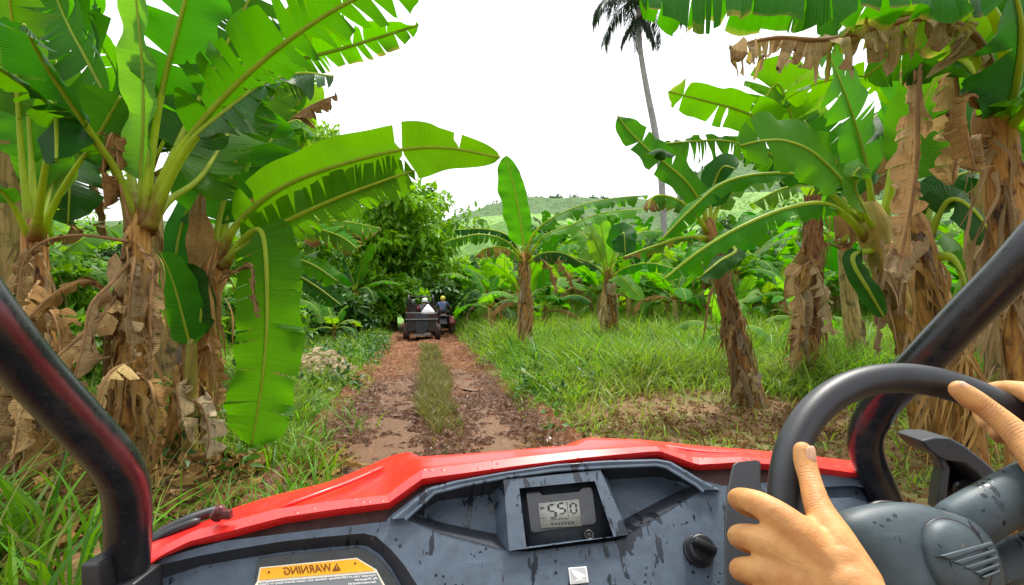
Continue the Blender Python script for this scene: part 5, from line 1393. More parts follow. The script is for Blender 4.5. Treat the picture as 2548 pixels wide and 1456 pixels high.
# right hand over the upper-right of the rim
chain(mb, [(2386, 970, .592, .0100), (2412, 988, .589, .0116), (2462, 1022, .580, .0112), (2535, 1085, .560, .0135), (2605, 1165, .53, .018), (2690, 1250, .50, .020)])
chain(mb, [(2700, 1240, .505, .018), (2640, 1080, .545, .0155), (2575, 985, .590, .0118), (2472, 972, .640, .0098), (2437, 1010, .664, .0090), (2452, 1052, .650, .0082)])
chain(mb, [(2720, 1250, .505, .018), (2680, 1110, .545, .0165), (2630, 1020, .585, .0125), (2535, 1040, .645, .0102), (2497, 1085, .660, .0094), (2480, 1078, .640, .0086)])
chain(mb, [(2740, 1270, .505, .018), (2715, 1150, .54, .0160), (2680, 1075, .575, .0120), (2595, 1105, .640, .0100), (2550, 1130, .652, .0092), (2530, 1118, .632, .0084)])
chain(mb, [(2760, 1290, .505, .017), (2755, 1200, .53, .0145), (2730, 1140, .56, .0105), (2660, 1165, .615, .0088), (2620, 1180, .625, .0082), (2600, 1168, .610, .0074)])
chain(mb, [(2560, 1105, .552, .0115), (2600, 1075, .556, .0125), (2620, 1050, .565, .011)])
chain(mb, [(2650, 1180, .525, .0185), (2690, 1180, .525, .019)])
chain(mb, [(2710, 1260, .502, .0235), (2790, 1350, .475, .0245), (2880, 1470, .44, .0265), (3200, 1900, .36, .036), (3500, 2300, .30, .042)])
# upper arms and shoulders, outside the frame behind the camera plane
e1 = P(2560, 2160, .335); e2 = P(3500, 2300, .30)
cone_caps(mb, [e1, e1 * .5 + np.array([.24, -.2, 1.42]) * .5, [.24, -.22, 1.44]], [.040, .046, .055])
cone_caps(mb, [e2, e2 * .5 + np.array([.64, -.2, 1.42]) * .5, [.64, -.22, 1.44]], [.042, .048, .055])
cone_caps(mb, [[.24, -.22, 1.44], [.44, -.26, 1.46], [.64, -.22, 1.44]], [.055, .07, .055])
V = np.concatenate(mb.V)
driver = empty('person', (.44, -.24, 1.40), 'driver with bare forearms and both hands closed around the black steering wheel', 'person')
o = make('arms', V, mb.F, M['skin'], driver)
r = o.modifiers.new('remesh', 'REMESH'); r.mode = 'VOXEL'; r.voxel_size = .0021; r.use_smooth_shade = True
s = o.modifiers.new('smooth', 'SMOOTH'); s.factor = .5; s.iterations = 7
# nails
nail = plain('nail', (.62, .34, .20), .25, .5, noise=.15, nscale=200, col2=(.66, .42, .30))
def nail_patch(c, along, nrm, L, Wd, curv=.0035, name='fingernail'):
    along = along / np.linalg.norm(along); nrm = nrm - along * np.dot(along, nrm); nrm /= np.linalg.norm(nrm); side = np.cross(along, nrm)
    I, J = np.meshgrid(np.linspace(-1, 1, 9), np.linspace(-1, 1, 9))
    w_ = np.where(I > .3, np.sqrt(np.clip(1 - ((I - .3) / .72) ** 2, .05, 1)), np.where(I < -.5, .86 + .14 * (1 - ((I + .5) / .5) ** 2), 1.))
    V = np.array(c) + (I * L * .5)[..., None] * along + (J * w_ * Wd * .5)[..., None] * side + (-curv * (J * w_) ** 2 - .0008 * np.abs(I) ** 3)[..., None] * nrm
    i = np.arange(81).reshape(9, 9)
    make(name, V.reshape(-1, 3), np.stack([i[:-1, :-1], i[:-1, 1:], i[1:, 1:], i[1:, :-1]], -1).reshape(-1, 4), nail, driver, solid=.0006)
t0, t1 = P(2003, 1165, .54), P(1998, 1112, .55)
v = CAMP - P(2005, 1130, .545); v /= np.linalg.norm(v)
nr = v * .85 + np.array([.75, 0, .05]); nr /= np.linalg.norm(nr)
nail_patch(P(2001, 1131, .5475) + nr * .0108, t1 - t0, nr, .0150, .0130)
t0, t1 = P(2440, 1006, .584), P(2386, 968, .592)
v = CAMP - P(2405, 980, .59); v /= np.linalg.norm(v)
nr = v * .8 + np.array([.25, .0, .6]); nr /= np.linalg.norm(nr)
nail_patch(P(2401, 979, .5905) + nr * .0104, t1 - t0, nr, .0150, .0130)
# ------------------------------------------------------------------ foreground banana plants, leaf by leaf
def plant(base_px, label, group='banana plants lining the track', name='banana_plant'):
    px, py, d = base_px; b = P(px, py, d); b[2] = float(ground_z(b[0], b[1]))
    return empty(name, b, label, 'banana plant', group)
def stem_px(t, pts, rpx, **k):
    w3 = [P(*p) for p in pts]; d = np.mean([p[2] for p in pts])
    b = w3[-1]; b[2] = float(ground_z(b[0], b[1])) - .05
    rad = [r * d / F for r in rpx]
    top_ = w3[0] + (w3[0] - w3[1]) / np.linalg.norm(w3[0] - w3[1]) * rad[0] * 1.5
    stem(t, w3[::-1] + [top_], rad[::-1] + [rad[0] * .45], **k)
    return w3[::-1], rad[::-1]
def dead_px(t, pts, wpx, seed, t0=.12, up=(0, -1, .2), **k):
    mat_ = k.pop('mat_', 'dead')
    kk = dict(dry=.9, fold=-.7, curl=.7, crumple=.9, tears=.9, nt_lr=(6, 6), wave=.03, lean=.3, edge=.3, step=.035, gap=.25, droop_var=.5, r=(.014, .004)); kk.update(k)
    return leaf_px(t, pts, t0, wpx, up, mat=mat_, name='dead_leaf', seed=seed, **kk)
UPF = (0, .72, .70); CAMW = (0, -1, .15)

# --- tall plant at the left of the track (forked crown in full view)
t = plant((318, 1240, 4.2), 'tallest banana plant on the left bank, fanning thick yellow-green stalks from a brown crown')
pts, rad = stem_px(t, [(346, 560, 4.2), (338, 700, 4.2), (330, 900, 4.2), (322, 1100, 4.2), (316, 1250, 4.2)], [27, 32, 40, 46, 56], mat='stem_gold', seed=1, green=(0, .05))
dry_flaps(t, pts, rad, 16, 101, (.35, .9), (.12, .98))
sheaths(t, pts, rad, 6, 101, 'stem_gold'); fringe(t, pts, rad, 70, 1017)
K = dict(r=(.034, .010))
leaf_px(t, [(350, 560, 4.2), (352, 430, 4.2), (358, 290, 4.15), (352, 120, 4.05), (330, -80, 3.9)], .20, 62, (-.35, -1, .3), mat='leaf_pale', seed=2, fold=.30, curl=.1, **K)
leaf_px(t, [(362, 560, 4.2), (378, 400, 4.15), (405, 230, 4.1), (440, 90, 4.0), (480, -60, 3.9), (530, -220, 3.7)], .44, 125, (.3, .95, .25), mat='leaf_mid', seed=3, fold=.12, curl=.25, tears=.3, nt_lr=(2, 3), base=.08, **K)
leaf_px(t, [(372, 560, 4.2), (420, 420, 4.15), (500, 305, 4.1), (620, 180, 4.0), (760, 70, 3.85), (900, -10, 3.7), (1060, -60, 3.5)], .26, 112, (-.25, .80, .62), mat='leaf_mid', seed=4, fold=.08, curl=.35, tears=1.0, nt_lr=(13, 20), gap=.30, wl=(1.05, .72), droop_var=.3, edge=.05, lean=.34, **K)
leaf_px(t, [(335, 570, 4.2), (290, 430, 4.1), (215, 325, 3.95), (110, 245, 3.75), (-10, 165, 3.5), (-150, 110, 3.2)], .36, 72, (.2, .6, .85), mat='leaf_mid', seed=5, fold=-.25, curl=.5, tears=.5, nt_lr=(4, 5), **K)
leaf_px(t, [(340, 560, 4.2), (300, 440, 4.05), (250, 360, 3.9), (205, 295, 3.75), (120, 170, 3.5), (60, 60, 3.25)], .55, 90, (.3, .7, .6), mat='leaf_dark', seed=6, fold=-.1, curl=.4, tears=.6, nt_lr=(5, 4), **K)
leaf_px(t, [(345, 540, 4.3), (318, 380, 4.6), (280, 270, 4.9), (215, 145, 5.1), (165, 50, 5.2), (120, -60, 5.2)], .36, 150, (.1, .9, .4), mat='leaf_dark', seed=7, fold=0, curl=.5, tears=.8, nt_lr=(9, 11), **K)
leaf_px(t, [(368, 560, 4.15), (425, 430, 4.1), (482, 342, 4.05), (560, 275, 4.05), (650, 212, 4.1), (745, 182, 4.2), (830, 190, 4.3)], .42, 58, (0, -.45, 1), mat='leaf_gloss', seed=8, fold=-.35, curl=.9, tears=.8, nt_lr=(8, 10), gap=.2, wave=.05, **K)
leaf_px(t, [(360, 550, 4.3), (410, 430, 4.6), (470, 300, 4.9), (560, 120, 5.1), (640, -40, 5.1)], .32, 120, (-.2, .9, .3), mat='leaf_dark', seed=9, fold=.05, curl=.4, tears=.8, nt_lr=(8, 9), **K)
leaf_px(t, [(370, 570, 4.2), (420, 500, 4.5), (500, 440, 4.8), (570, 330, 5.2), (640, 250, 5.5)], .35, 95, (-.1, .9, .5), mat='leaf_mid', seed=21, fold=.05, curl=.4, tears=.7, nt_lr=(6, 8), **K)
leaf_px(t, [(372, 560, 4.3), (450, 400, 4.5), (560, 260, 4.6), (700, 165, 4.6), (860, 118, 4.6), (1042, 62, 4.6)], .35, 48, (-.1, .75, .7), seed=22, fold=-.1, curl=.4, tears=1.0, nt_lr=(12, 22), gap=.3, edge=.35, lean=.3, **K)
dead_px(t, [(330, 575, 4.15), (300, 470, 4.05), (285, 340, 4.0), (268, 350, 3.95), (255, 420, 3.95), (262, 520, 4.0)], 42, 10, .3, crumple=1.1)
dead_px(t, [(320, 600, 4.1), (200, 585, 3.9), (110, 600, 3.8), (60, 650, 3.75), (40, 760, 3.7)], 20, 11, .4)
dead_px(t, [(330, 640, 4.1), (280, 700, 3.85), (225, 760, 3.7), (205, 860, 3.65), (170, 1010, 3.65), (180, 1120, 3.7)], 55, 12, .1, mat_='dead_tan')
dead_px(t, [(350, 620, 4.05), (380, 660, 3.9), (375, 760, 3.85), (378, 900, 3.85), (385, 1060, 3.85)], 26, 13, .1)
dead_px(t, [(335, 640, 4.0), (330, 680, 3.9), (318, 800, 3.9), (330, 900, 3.95)], 34, 14, .1, dry=.98)
dead_px(t, [(300, 720, 4.1), (240, 800, 3.8), (130, 900, 3.6), (60, 1010, 3.5), (30, 1150, 3.5)], 60, 15, .1, mat_='dead_tan')
dead_px(t, [(300, 760, 4.1), (230, 700, 3.9), (150, 720, 3.8), (70, 790, 3.7), (10, 850, 3.6)], 30, 16, .2)
dead_px(t, [(330, 900, 4.0), (270, 930, 3.7), (240, 1020, 3.6), (235, 1150, 3.6), (260, 1250, 3.6)], 50, 17, .1, mat_='dead_tan')
dead_px(t, [(340, 930, 4.0), (375, 960, 3.8), (390, 1060, 3.8), (375, 1180, 3.85)], 36, 18, .1, dry=.75)

# --- clump at the far left edge
t = plant((95, 1250, 4.7), 'banana plant at the left edge of the bank, its dark crown split into upright stalks')
pts, rad = stem_px(t, [(86, 585, 4.7), (90, 700, 4.7), (96, 850, 4.7), (98, 1050, 4.7), (95, 1250, 4.7)], [27, 30, 34, 38, 44], mat='stem', seed=31)
dry_flaps(t, pts, rad, 18, 102, (.4, 1.0), (.1, .98))
sheaths(t, pts, rad, 6, 102); fringe(t, pts, rad, 70, 1027)
leaf_px(t, [(84, 600, 4.7), (66, 480, 4.7), (52, 330, 4.65), (38, 120, 4.5), (20, -60, 4.3)], .5, 120, (.2, .95, .3), mat='leaf_mid', seed=32, fold=0, tears=.6, nt_lr=(4, 5), **K)
leaf_px(t, [(88, 600, 4.7), (84, 470, 4.8), (76, 330, 4.9), (60, 200, 5.0), (30, 60, 5.0)], .38, 90, (.1, .9, .3), seed=33, tears=.4, nt_lr=(3, 3), **K)
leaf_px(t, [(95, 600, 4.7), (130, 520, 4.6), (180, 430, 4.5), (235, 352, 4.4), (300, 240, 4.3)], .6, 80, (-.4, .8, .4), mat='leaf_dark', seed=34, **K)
leaf_px(t, [(80, 600, 4.7), (40, 520, 4.5), (0, 470, 4.4), (-80, 420, 4.2)], .5, 70, (.3, .6, .7), seed=35, **K)
leaf_px(t, [(100, 590, 4.9), (125, 480, 5.2), (150, 400, 5.4), (170, 290, 5.6)], .25, 80, (0, .95, .2), mat='leaf_pale', seed=36, fold=.1, **K)
leaf_px(t, [(90, 590, 4.9), (110, 440, 5.2), (130, 300, 5.3), (140, 150, 5.4)], .3, 90, (0, .95, .2), seed=37, fold=.1, tears=.4, nt_lr=(3, 3), **K)
leaf_px(t, [(84, 590, 4.6), (110, 420, 4.2), (135, 300, 3.9), (140, 330, 3.7), (140, 400, 3.6)], .55, 62, (.1, -1, .4), mat='leaf_dark', seed=38, fold=-.3, **K)
for i, (a, w_) in enumerate([([(80, 640, 4.6), (20, 700, 4.3), (-20, 820, 4.2), (-10, 1000, 4.2)], 50), ([(95, 700, 4.6), (60, 760, 4.2), (40, 900, 4.0), (50, 1080, 3.95)], 56), ([(100, 750, 4.6), (140, 800, 4.2), (150, 920, 4.0), (130, 1080, 3.95)], 44), ([(70, 850, 4.6), (10, 920, 4.0), (-10, 1060, 3.9), (10, 1180, 3.9)], 64), ([(100, 900, 4.6), (120, 980, 4.0), (110, 1100, 3.8), (150, 1220, 3.8)], 60), ([(60, 1000, 4.5), (40, 1040, 3.8), (60, 1130, 3.6), (40, 1220, 3.6)], 64), ([(150, 980, 4.4), (190, 1040, 3.7), (200, 1120, 3.6), (220, 1240, 3.6)], 50)]):
    dead_px(t, a, w_, 40 + i, .05, crumple=1.1)

# --- plant with the big translucent leaves over the track
t = plant((440, 1180, 5.2), 'banana plant with a rusty stem and one huge bright leaf reaching out over the track')
pts, rad = stem_px(t, [(540, 640, 5.2), (515, 760, 5.2), (485, 900, 5.2), (455, 1060, 5.2), (440, 1190, 5.2)], [26, 27, 33, 42, 50], seed=51, green=(0, .0))
dry_flaps(t, pts, rad, 12, 103, (.35, .8), (.1, .7))
sheaths(t, pts, rad, 6, 103); fringe(t, pts, rad, 70, 1037)
leaf_px(t, [(546, 650, 5.2), (590, 560, 5.15), (680, 480, 5.05), (800, 425, 4.95), (980, 376, 4.85), (1110, 368, 4.8), (1245, 392, 4.75)], .13, 80, (.15, .93, .34), seed=52, fold=.02, curl=.10, tears=.5, nt_lr=(2, 3), cuts=([.10, .665, .86], [.665]), base=.12, tip=.5, gap=.16, droop_var=.06, wave=.012, edge=.02, lean=.12, wl=(.86, 1.0), **K)
leaf_px(t, [(552, 660, 5.2), (610, 610, 5.1), (690, 562, 5.0), (830, 497, 4.9), (960, 448, 4.85), (1030, 425, 4.8)], .16, 62, (.15, .93, .34), seed=53, fold=0, curl=.15, tears=.9, nt_lr=(14, 17), gap=.35, deep=.6, droop_var=.2, lean=.3, **K)
leaf_px(t, [(548, 670, 5.2), (590, 612, 5.1), (632, 572, 4.95), (655, 590, 4.85), (664, 700, 4.75), (662, 850, 4.7), (645, 1000, 4.7), (625, 1110, 4.7)], .26, 86, (0, -1, .25), seed=54, fold=-.02, curl=.25, tears=.5, nt_lr=(8, 7), gap=.06, droop_var=.10, base=.06, tip=.12, **K)
leaf_px(t, [(530, 650, 5.2), (548, 540, 5.3), (575, 440, 5.4), (605, 350, 5.5), (650, 250, 5.5)], .22, 128, (-.15, .95, .3), mat='leaf_mid', seed=55, fold=.05, curl=.25, tears=.4, nt_lr=(3, 4), **K)
leaf_px(t, [(535, 650, 5.2), (580, 500, 5.4), (640, 400, 5.6), (700, 320, 5.8), (745, 300, 5.9), (760, 350, 5.9)], .4, 70, (-.2, -.2, 1), seed=56, fold=-.4, curl=.8, tears=.9, nt_lr=(9, 10), **K)
leaf_px(t, [(520, 640, 5.3), (500, 560, 5.6), (470, 520, 5.8), (440, 620, 5.8), (440, 760, 5.7)], .3, 46, (.1, -1, .3), mat='leaf_dark', seed=57, **K)
leaf_px(t, [(525, 700, 5.2), (505, 560, 5.2), (500, 480, 5.2)], .02, 24, (0, -1, .1), mat='dead', name='dry_sheath', seed=58, r=None, dry=.6, fold=.5, crumple=.3)
leaf_px(t, [(500, 760, 5.15), (505, 640, 5.1), (498, 530, 5.1)], .02, 34, (.2, -1, .1), mat='dead', name='dry_sheath', seed=59, r=None, dry=.72, fold=.5, crumple=.4)
dead_px(t, [(545, 700, 5.1), (615, 660, 4.6), (628, 690, 4.55), (630, 740, 4.5), (640, 790, 4.5)], 14, 60, .25)
dead_px(t, [(490, 880, 5.1), (520, 860, 4.9), (532, 940, 4.85), (538, 1050, 4.85)], 30, 61, .1)
dead_px(t, [(470, 960, 5.1), (440, 960, 4.8), (455, 1050, 4.7), (475, 1110, 4.7)], 40, 62, .1, mat_='dead_tan')
dead_px(t, [(460, 1000, 5.1), (500, 1010, 4.8), (520, 1090, 4.7), (500, 1180, 4.7)], 40, 63, .1, mat_='dead_tan')
# green sucker leaf between the two stems
t = plant((470, 1190, 5.0), 'short green banana sucker between the tallest plant and the rusty stem')
stem_px(t, [(478, 860, 5.0), (474, 1000, 5.0), (470, 1190, 5.0)], [12, 16, 20], seed=71, green=(.9, .9))
leaf_px(t, [(478, 880, 5.0), (455, 790, 4.95), (430, 700, 4.9), (400, 630, 4.85)], .10, 50, (.1, -1, .2), seed=72, fold=.05, r=(.018, .006))
leaf_px(t, [(480, 880, 5.0), (500, 780, 5.0), (480, 700, 5.0), (460, 660, 5.0)], .2, 34, (.1, -1, .2), mat='leaf_dark', seed=73, r=(.018, .006))

# plant behind, with the torn leaf and black dead tip against the sky
t = plant((690, 900, 7.6), 'banana plant behind the rusty stem, with a blackened dead leaf tip against the sky')
pts, rad = stem_px(t, [(640, 470, 7.6), (650, 640, 7.6), (660, 900, 7.6)], [24, 30, 40], seed=81)
leaf_px(t, [(640, 500, 7.6), (660, 330, 7.4), (690, 210, 7.2), (700, 100, 7.2)], .25, 90, (.1, .95, .3), seed=82, tears=.5, nt_lr=(4, 5), **K)
leaf_px(t, [(642, 500, 7.6), (690, 380, 7.4), (740, 270, 7.2), (745, 210, 7.1), (730, 160, 7.0)], .2, 60, (-.2, .95, .2), mat='leaf_pale', seed=83, tears=.5, nt_lr=(4, 5), **K)
leaf_px(t, [(645, 500, 7.6), (700, 420, 7.4), (748, 370, 7.2), (752, 340, 7.1)], .3, 28, (0, .95, .3), mat='leaf_pale', seed=84, **K)
leaf_px(t, [(645, 500, 7.6), (680, 400, 7.2), (700, 330, 7.0), (745, 280, 6.9), (800, 250, 6.9), (838, 236, 6.9)], .42, 46, (-.1, -.3, 1), mat='dead', name='dead_leaf', seed=85, dry=1.0, fold=-.7, curl=.9, tears=1, nt_lr=(9, 9), gap=.3, lean=.3, ribmat='rib_dry', r=(.02, .006), crumple=.6)
leaf_px(t, [(640, 510, 7.6), (560, 400, 7.4), (520, 260, 7.3), (500, 120, 7.2)], .25, 100, (.1, .9, .3), seed=86, tears=.7, nt_lr=(6, 6), **K)
leaf_px(t, [(642, 500, 7.6), (700, 470, 7.3), (760, 440, 7.1), (800, 440, 7.0)], .2, 50, (0, .6, .8), seed=87, tears=.7, nt_lr=(6, 6), **K)
leaf_px(t, [(645, 500, 7.6), (660, 300, 7.8), (720, 130, 8.0), (800, 60, 8.1), (870, 90, 8.1)], .3, 80, (-.2, .7, .6), seed=88, tears=.9, nt_lr=(9, 9), **K)

# verge plant with the pale drooping leaf and brown fringe
t = plant((700, 880, 9.2), 'banana plant half hidden behind the hanging leaf, one pale drooping leaf with a brown fringe')
pts, rad = stem_px(t, [(660, 620, 9.2), (664, 760, 9.2), (668, 900, 9.2)], [20, 24, 30], seed=95)
leaf_px(t, [(660, 640, 9.2), (700, 575, 9.0), (770, 550, 8.9), (860, 552, 8.8), (945, 568, 8.7)], .2, 42, (0, -.55, .85), mat='leaf_pale', seed=96, fold=-.35, curl=.8, tears=.8, nt_lr=(10, 4), edge=.9, gap=.2, lean=.35, **K)
leaf_px(t, [(660, 640, 9.2), (720, 560, 8.9), (790, 570, 8.7), (850, 590, 8.6), (890, 620, 8.5)], .2, 44, (0, -.9, .4), mat='dead', seed=97, dry=.12, fold=-.1, curl=.8, tears=1., nt_lr=(8, 14), edge=1.1, gap=.3, lean=.4, **K)
leaf_px(t, [(660, 640, 9.2), (720, 640, 9.0), (780, 660, 8.9), (840, 700, 8.8)], .2, 34, (0, -.8, .6), seed=98, fold=-.1, tears=.9, nt_lr=(10, 10), gap=.2, **K)
leaf_px(t, [(662, 650, 9.2), (730, 680, 9.0), (790, 715, 8.9), (850, 760, 8.8)], .2, 30, (0, -.8, .6), mat='leaf_dark', seed=99, fold=-.1, tears=.9, nt_lr=(8, 8), **K)

# ------------------------------------------------------------------ right of the track
# small plant with one upright blade
t = plant((1312, 905, 14), 'slim banana plant beside the track with a single blade standing straight up')
pts, rad = stem_px(t, [(1303, 640, 14), (1306, 720, 14), (1308, 800, 14), (1312, 920, 14)], [9, 10, 13, 18], mat='stem_gold', seed=111)
dry_flaps(t, pts, rad, 34, 112, (.3, .7), (.05, .97), flare=1.0, wid=(.08, .13), mat='dead_tan')
sheaths(t, pts, rad, 6, 112); fringe(t, pts, rad, 70, 1127)
S = dict(r=(.034, .012))
leaf_px(t, [(1306, 650, 14), (1302, 600, 14), (1290, 520, 14), (1272, 440, 14), (1258, 388, 14)], .16, 36, (-.2, .95, .2), seed=113, fold=.12, curl=.1, base=.14, tip=.40, wl=(1.1, .8), **S)
leaf_px(t, [(1308, 650, 14), (1322, 590, 13.8), (1370, 545, 13.6), (1450, 510, 13.4), (1530, 493, 13.2), (1612, 486, 13)], .26, 34, (0, -.42, 1), seed=114, fold=-.25, curl=.6, tears=.5, nt_lr=(7, 6), wave=.06, **S)
leaf_px(t, [(1310, 650, 14), (1350, 590, 13.4), (1420, 560, 13), (1500, 530, 12.8), (1605, 520, 12.6)], .25, 28, (0, -.42, 1), mat='leaf_pale', seed=115, fold=-.3, curl=.6, tears=.4, nt_lr=(5, 5), wave=.06, **S)
leaf_px(t, [(1306, 650, 14), (1260, 600, 13.7), (1200, 583, 13.5), (1150, 590, 13.3), (1098, 604, 13.2)], .18, 26, (0, -.5, .9), seed=116, fold=-.5, curl=.7, tears=1, nt_lr=(8, 11), gap=.25, **S)
leaf_px(t, [(1306, 650, 14), (1270, 590, 14.4), (1210, 570, 14.7), (1130, 572, 15)], .18, 22, (0, -.5, .9), mat='leaf_dark', seed=117, fold=-.5, curl=.7, tears=1, nt_lr=(9, 9), gap=.25, **S)
leaf_px(t, [(1304, 655, 14), (1260, 618, 13.4), (1210, 618, 13.2), (1180, 640, 13.1)], .2, 24, (0, -.6, .9), mat='dead', seed=118, dry=.35, tipdry=.6, fold=-.7, curl=.7, tears=.9, nt_lr=(7, 7), crumple=.4, **S)
leaf_px(t, [(1308, 655, 14), (1350, 630, 13.4), (1400, 630, 13.1), (1450, 655, 12.9)], .2, 24, (0, -.6, .9), mat='leaf_dark', seed=119, fold=-.5, curl=.7, tears=.8, nt_lr=(6, 6), **S)
dead_px(t, [(1310, 655, 14), (1345, 645, 13.7), (1370, 680, 13.5), (1385, 730, 13.4)], 18, 120, .2)
dead_px(t, [(1310, 655, 14), (1375, 640, 14.3), (1410, 680, 14.2), (1430, 720, 14.2)], 18, 121, .2)

# mid-field plant
t = plant((1526, 880, 16), 'banana plant in the tall grass mid-field, shaggy dry skirt and spreading leaves')
pts, rad = stem_px(t, [(1513, 680, 16), (1516, 730, 16), (1522, 800, 16), (1526, 890, 16)], [9, 10, 14, 20], mat='stem_gold', seed=131)
dry_flaps(t, pts, rad, 34, 132, (.3, .8), (.05, .9), flare=1.3, wid=(.08, .14), mat='dead_tan')
sheaths(t, pts, rad, 6, 132); fringe(t, pts, rad, 70, 1327)
leaf_px(t, [(1513, 690, 16), (1508, 640, 16), (1500, 590, 16), (1494, 545, 16)], .2, 26, (-.1, .95, .2), mat='leaf_pale', seed=133, fold=.1, **S)
leaf_px(t, [(1514, 690, 16), (1525, 640, 15.6), (1540, 595, 15.2), (1552, 580, 14.9), (1556, 630, 14.7)], .4, 34, (0, -1, .5), mat='leaf_dark', seed=134, fold=-.2, **S)
leaf_px(t, [(1512, 690, 16), (1470, 655, 15.4), (1420, 640, 15), (1345, 640, 14.7)], .2, 22, (0, -.5, .9), mat='leaf_dark', seed=135, fold=-.4, curl=.6, tears=.4, nt_lr=(4, 4), **S)
leaf_px(t, [(1515, 690, 16), (1560, 665, 15.4), (1620, 655, 15), (1690, 672, 14.7)], .2, 22, (0, -.5, .9), seed=136, fold=-.4, curl=.6, tears=.5, nt_lr=(4, 4), **S)
leaf_px(t, [(1512, 690, 16), (1480, 620, 16.4), (1440, 575, 16.8), (1380, 560, 17)], .25, 24, (0, -.3, 1), mat='leaf_pale', seed=137, fold=-.3, **S)
leaf_px(t, [(1515, 690, 16), (1545, 620, 16.5), (1590, 580, 17), (1650, 575, 17.2)], .25, 26, (0, -.3, 1), seed=138, fold=-.3, tears=.4, nt_lr=(4, 4), **S)
leaf_px(t, [(1515, 700, 16), (1545, 690, 15), (1575, 720, 14.8), (1600, 745, 14.7)], .2, 22, (0, -.9, .5), mat='leaf_pale', seed=139, **S)
leaf_px(t, [(1513, 690, 16), (1490, 620, 15.6), (1470, 580, 15.3), (1462, 590, 15.2)], .3, 26, (.2, -.9, .4), mat='leaf_pale', seed=140, **S)

# leaning plant with the orange-brown stem
t = plant((1872, 1030, 7.8), 'banana plant on a leaning rust-brown stem at the edge of the trampled soil')
pts, rad = stem_px(t, [(1764, 565, 7.8), (1788, 670, 7.8), (1822, 790, 7.8), (1846, 910, 7.8), (1874, 1035, 7.8)], [16, 18, 22, 28, 38], mat='stem_gold', seed=151, green=(0, .0))
dry_flaps(t, pts, rad, 22, 152, (.3, .6), (.08, .6), flare=.5, wid=(.06, .10), mat='dead_tan')
sheaths(t, pts, rad, 6, 152, 'stem_gold'); fringe(t, pts, rad, 70, 1527)
leaf_px(t, [(1766, 580, 7.8), (1750, 520, 7.7), (1712, 458, 7.5), (1660, 410, 7.4), (1612, 372, 7.3), (1565, 325, 7.25), (1537, 288, 7.2)], .15, 46, (.3, -.95, .12), mat='leaf_mid', seed=153, fold=.12, curl=.2, tears=.3, nt_lr=(2, 3), cuts=([.45, .74], [.55, .76]), gap=.12, base=.1, tip=.4, wave=.03, **S)
leaf_px(t, [(1620, 395, 7.1), (1632, 372, 6.95), (1652, 374, 6.85), (1656, 392, 6.8)], .0, 30, (-.1, -.2, 1), mat='leaf_dark', seed=154, fold=-.2, r=None)
leaf_px(t, [(1770, 580, 7.8), (1768, 500, 7.8), (1780, 450, 7.75), (1800, 415, 7.6), (1830, 420, 7.5)], .3, 46, (-.5, -.8, .3), mat='leaf_dark', seed=155, fold=-.1, **S)
leaf_px(t, [(1764, 580, 7.8), (1725, 525, 7.4), (1675, 492, 7.1), (1628, 488, 6.9), (1612, 520, 6.8)], .3, 40, (0, -.6, .9), mat='dead', seed=156, dry=.12, tipdry=.9, fold=-.6, curl=.8, tears=.7, nt_lr=(8, 8), gap=.12, crumple=.25, **S)
leaf_px(t, [(1766, 590, 7.8), (1700, 590, 7.3), (1640, 608, 7.1), (1590, 625, 7), (1550, 640, 6.9)], .25, 19, (0, -.7, .8), mat='dead', seed=157, dry=.25, tipdry=.9, fold=-.5, curl=.9, crumple=.6, tears=.5, nt_lr=(5, 5), **S)
leaf_px(t, [(1768, 580, 7.8), (1790, 510, 7.9), (1850, 460, 8.1), (1930, 440, 8.3), (2010, 450, 8.4)], .2, 30, (0, -.35, 1), mat='leaf_pale', seed=158, fold=-.3, tears=.5, nt_lr=(5, 5), wave=.05, **S)
leaf_px(t, [(1766, 580, 7.8), (1762, 520, 8.2), (1765, 480, 8.4), (1772, 440, 8.5)], .4, 18, (0, -1, .1), mat='leaf_pale', seed=159, fold=.5, **S)
leaf_px(t, [(1770, 590, 7.8), (1830, 620, 7.2), (1790, 650, 6.8), (1735, 694, 6.6)], .3, 30, (-.2, -.7, .7), mat='leaf_dark', seed=160, fold=-.3, **S)

# straight pale stem with rags of dry leaf
t = plant((1990, 985, 9.3), 'banana plant on a straight pale stem wrapped in big ragged grey-brown dry leaves')
pts, rad = stem_px(t, [(2022, 470, 9.3), (2022, 560, 9.3), (2014, 700, 9.3), (2004, 850, 9.3), (1990, 985, 9.3)], [19, 21, 25, 30, 36], mat='stem', seed=171)
dry_flaps(t, pts, rad, 9, 172, (.5, 1.0), (.5, .75), wid=(.12, .22), flare=.6)
sheaths(t, pts, rad, 6, 172); fringe(t, pts, rad, 70, 1727)
dead_px(t, [(2015, 650, 9.1), (1975, 690, 8.9), (1995, 760, 8.8), (1985, 860, 8.8), (1972, 930, 8.8)], 36, 173, .1, crumple=.8, mat_='dead_tan', dry=.95)
dead_px(t, [(2018, 640, 9.1), (2045, 700, 8.9), (2062, 770, 8.8), (2076, 835, 8.8)], 40, 174, .1, crumple=.8, mat_='dead_tan', dry=.95)
dead_px(t, [(2010, 700, 9.1), (2020, 760, 8.8), (2010, 850, 8.8), (2020, 910, 8.8)], 30, 175, .1, crumple=.8, mat_='dead_tan', dry=.9)
leaf_px(t, [(2020, 480, 9.3), (1990, 380, 9), (1930, 315, 8.7), (1840, 275, 8.5), (1750, 250, 8.3), (1663, 228, 8.2)], .28, 50, (.25, .85, .5), mat='leaf', seed=176, fold=.0, curl=.3, tears=.8, nt_lr=(3, 6), gap=.3, tipdry=.35, cuts=(None, [.1, .2, .3, .42, .9]), lean=.1, **S)
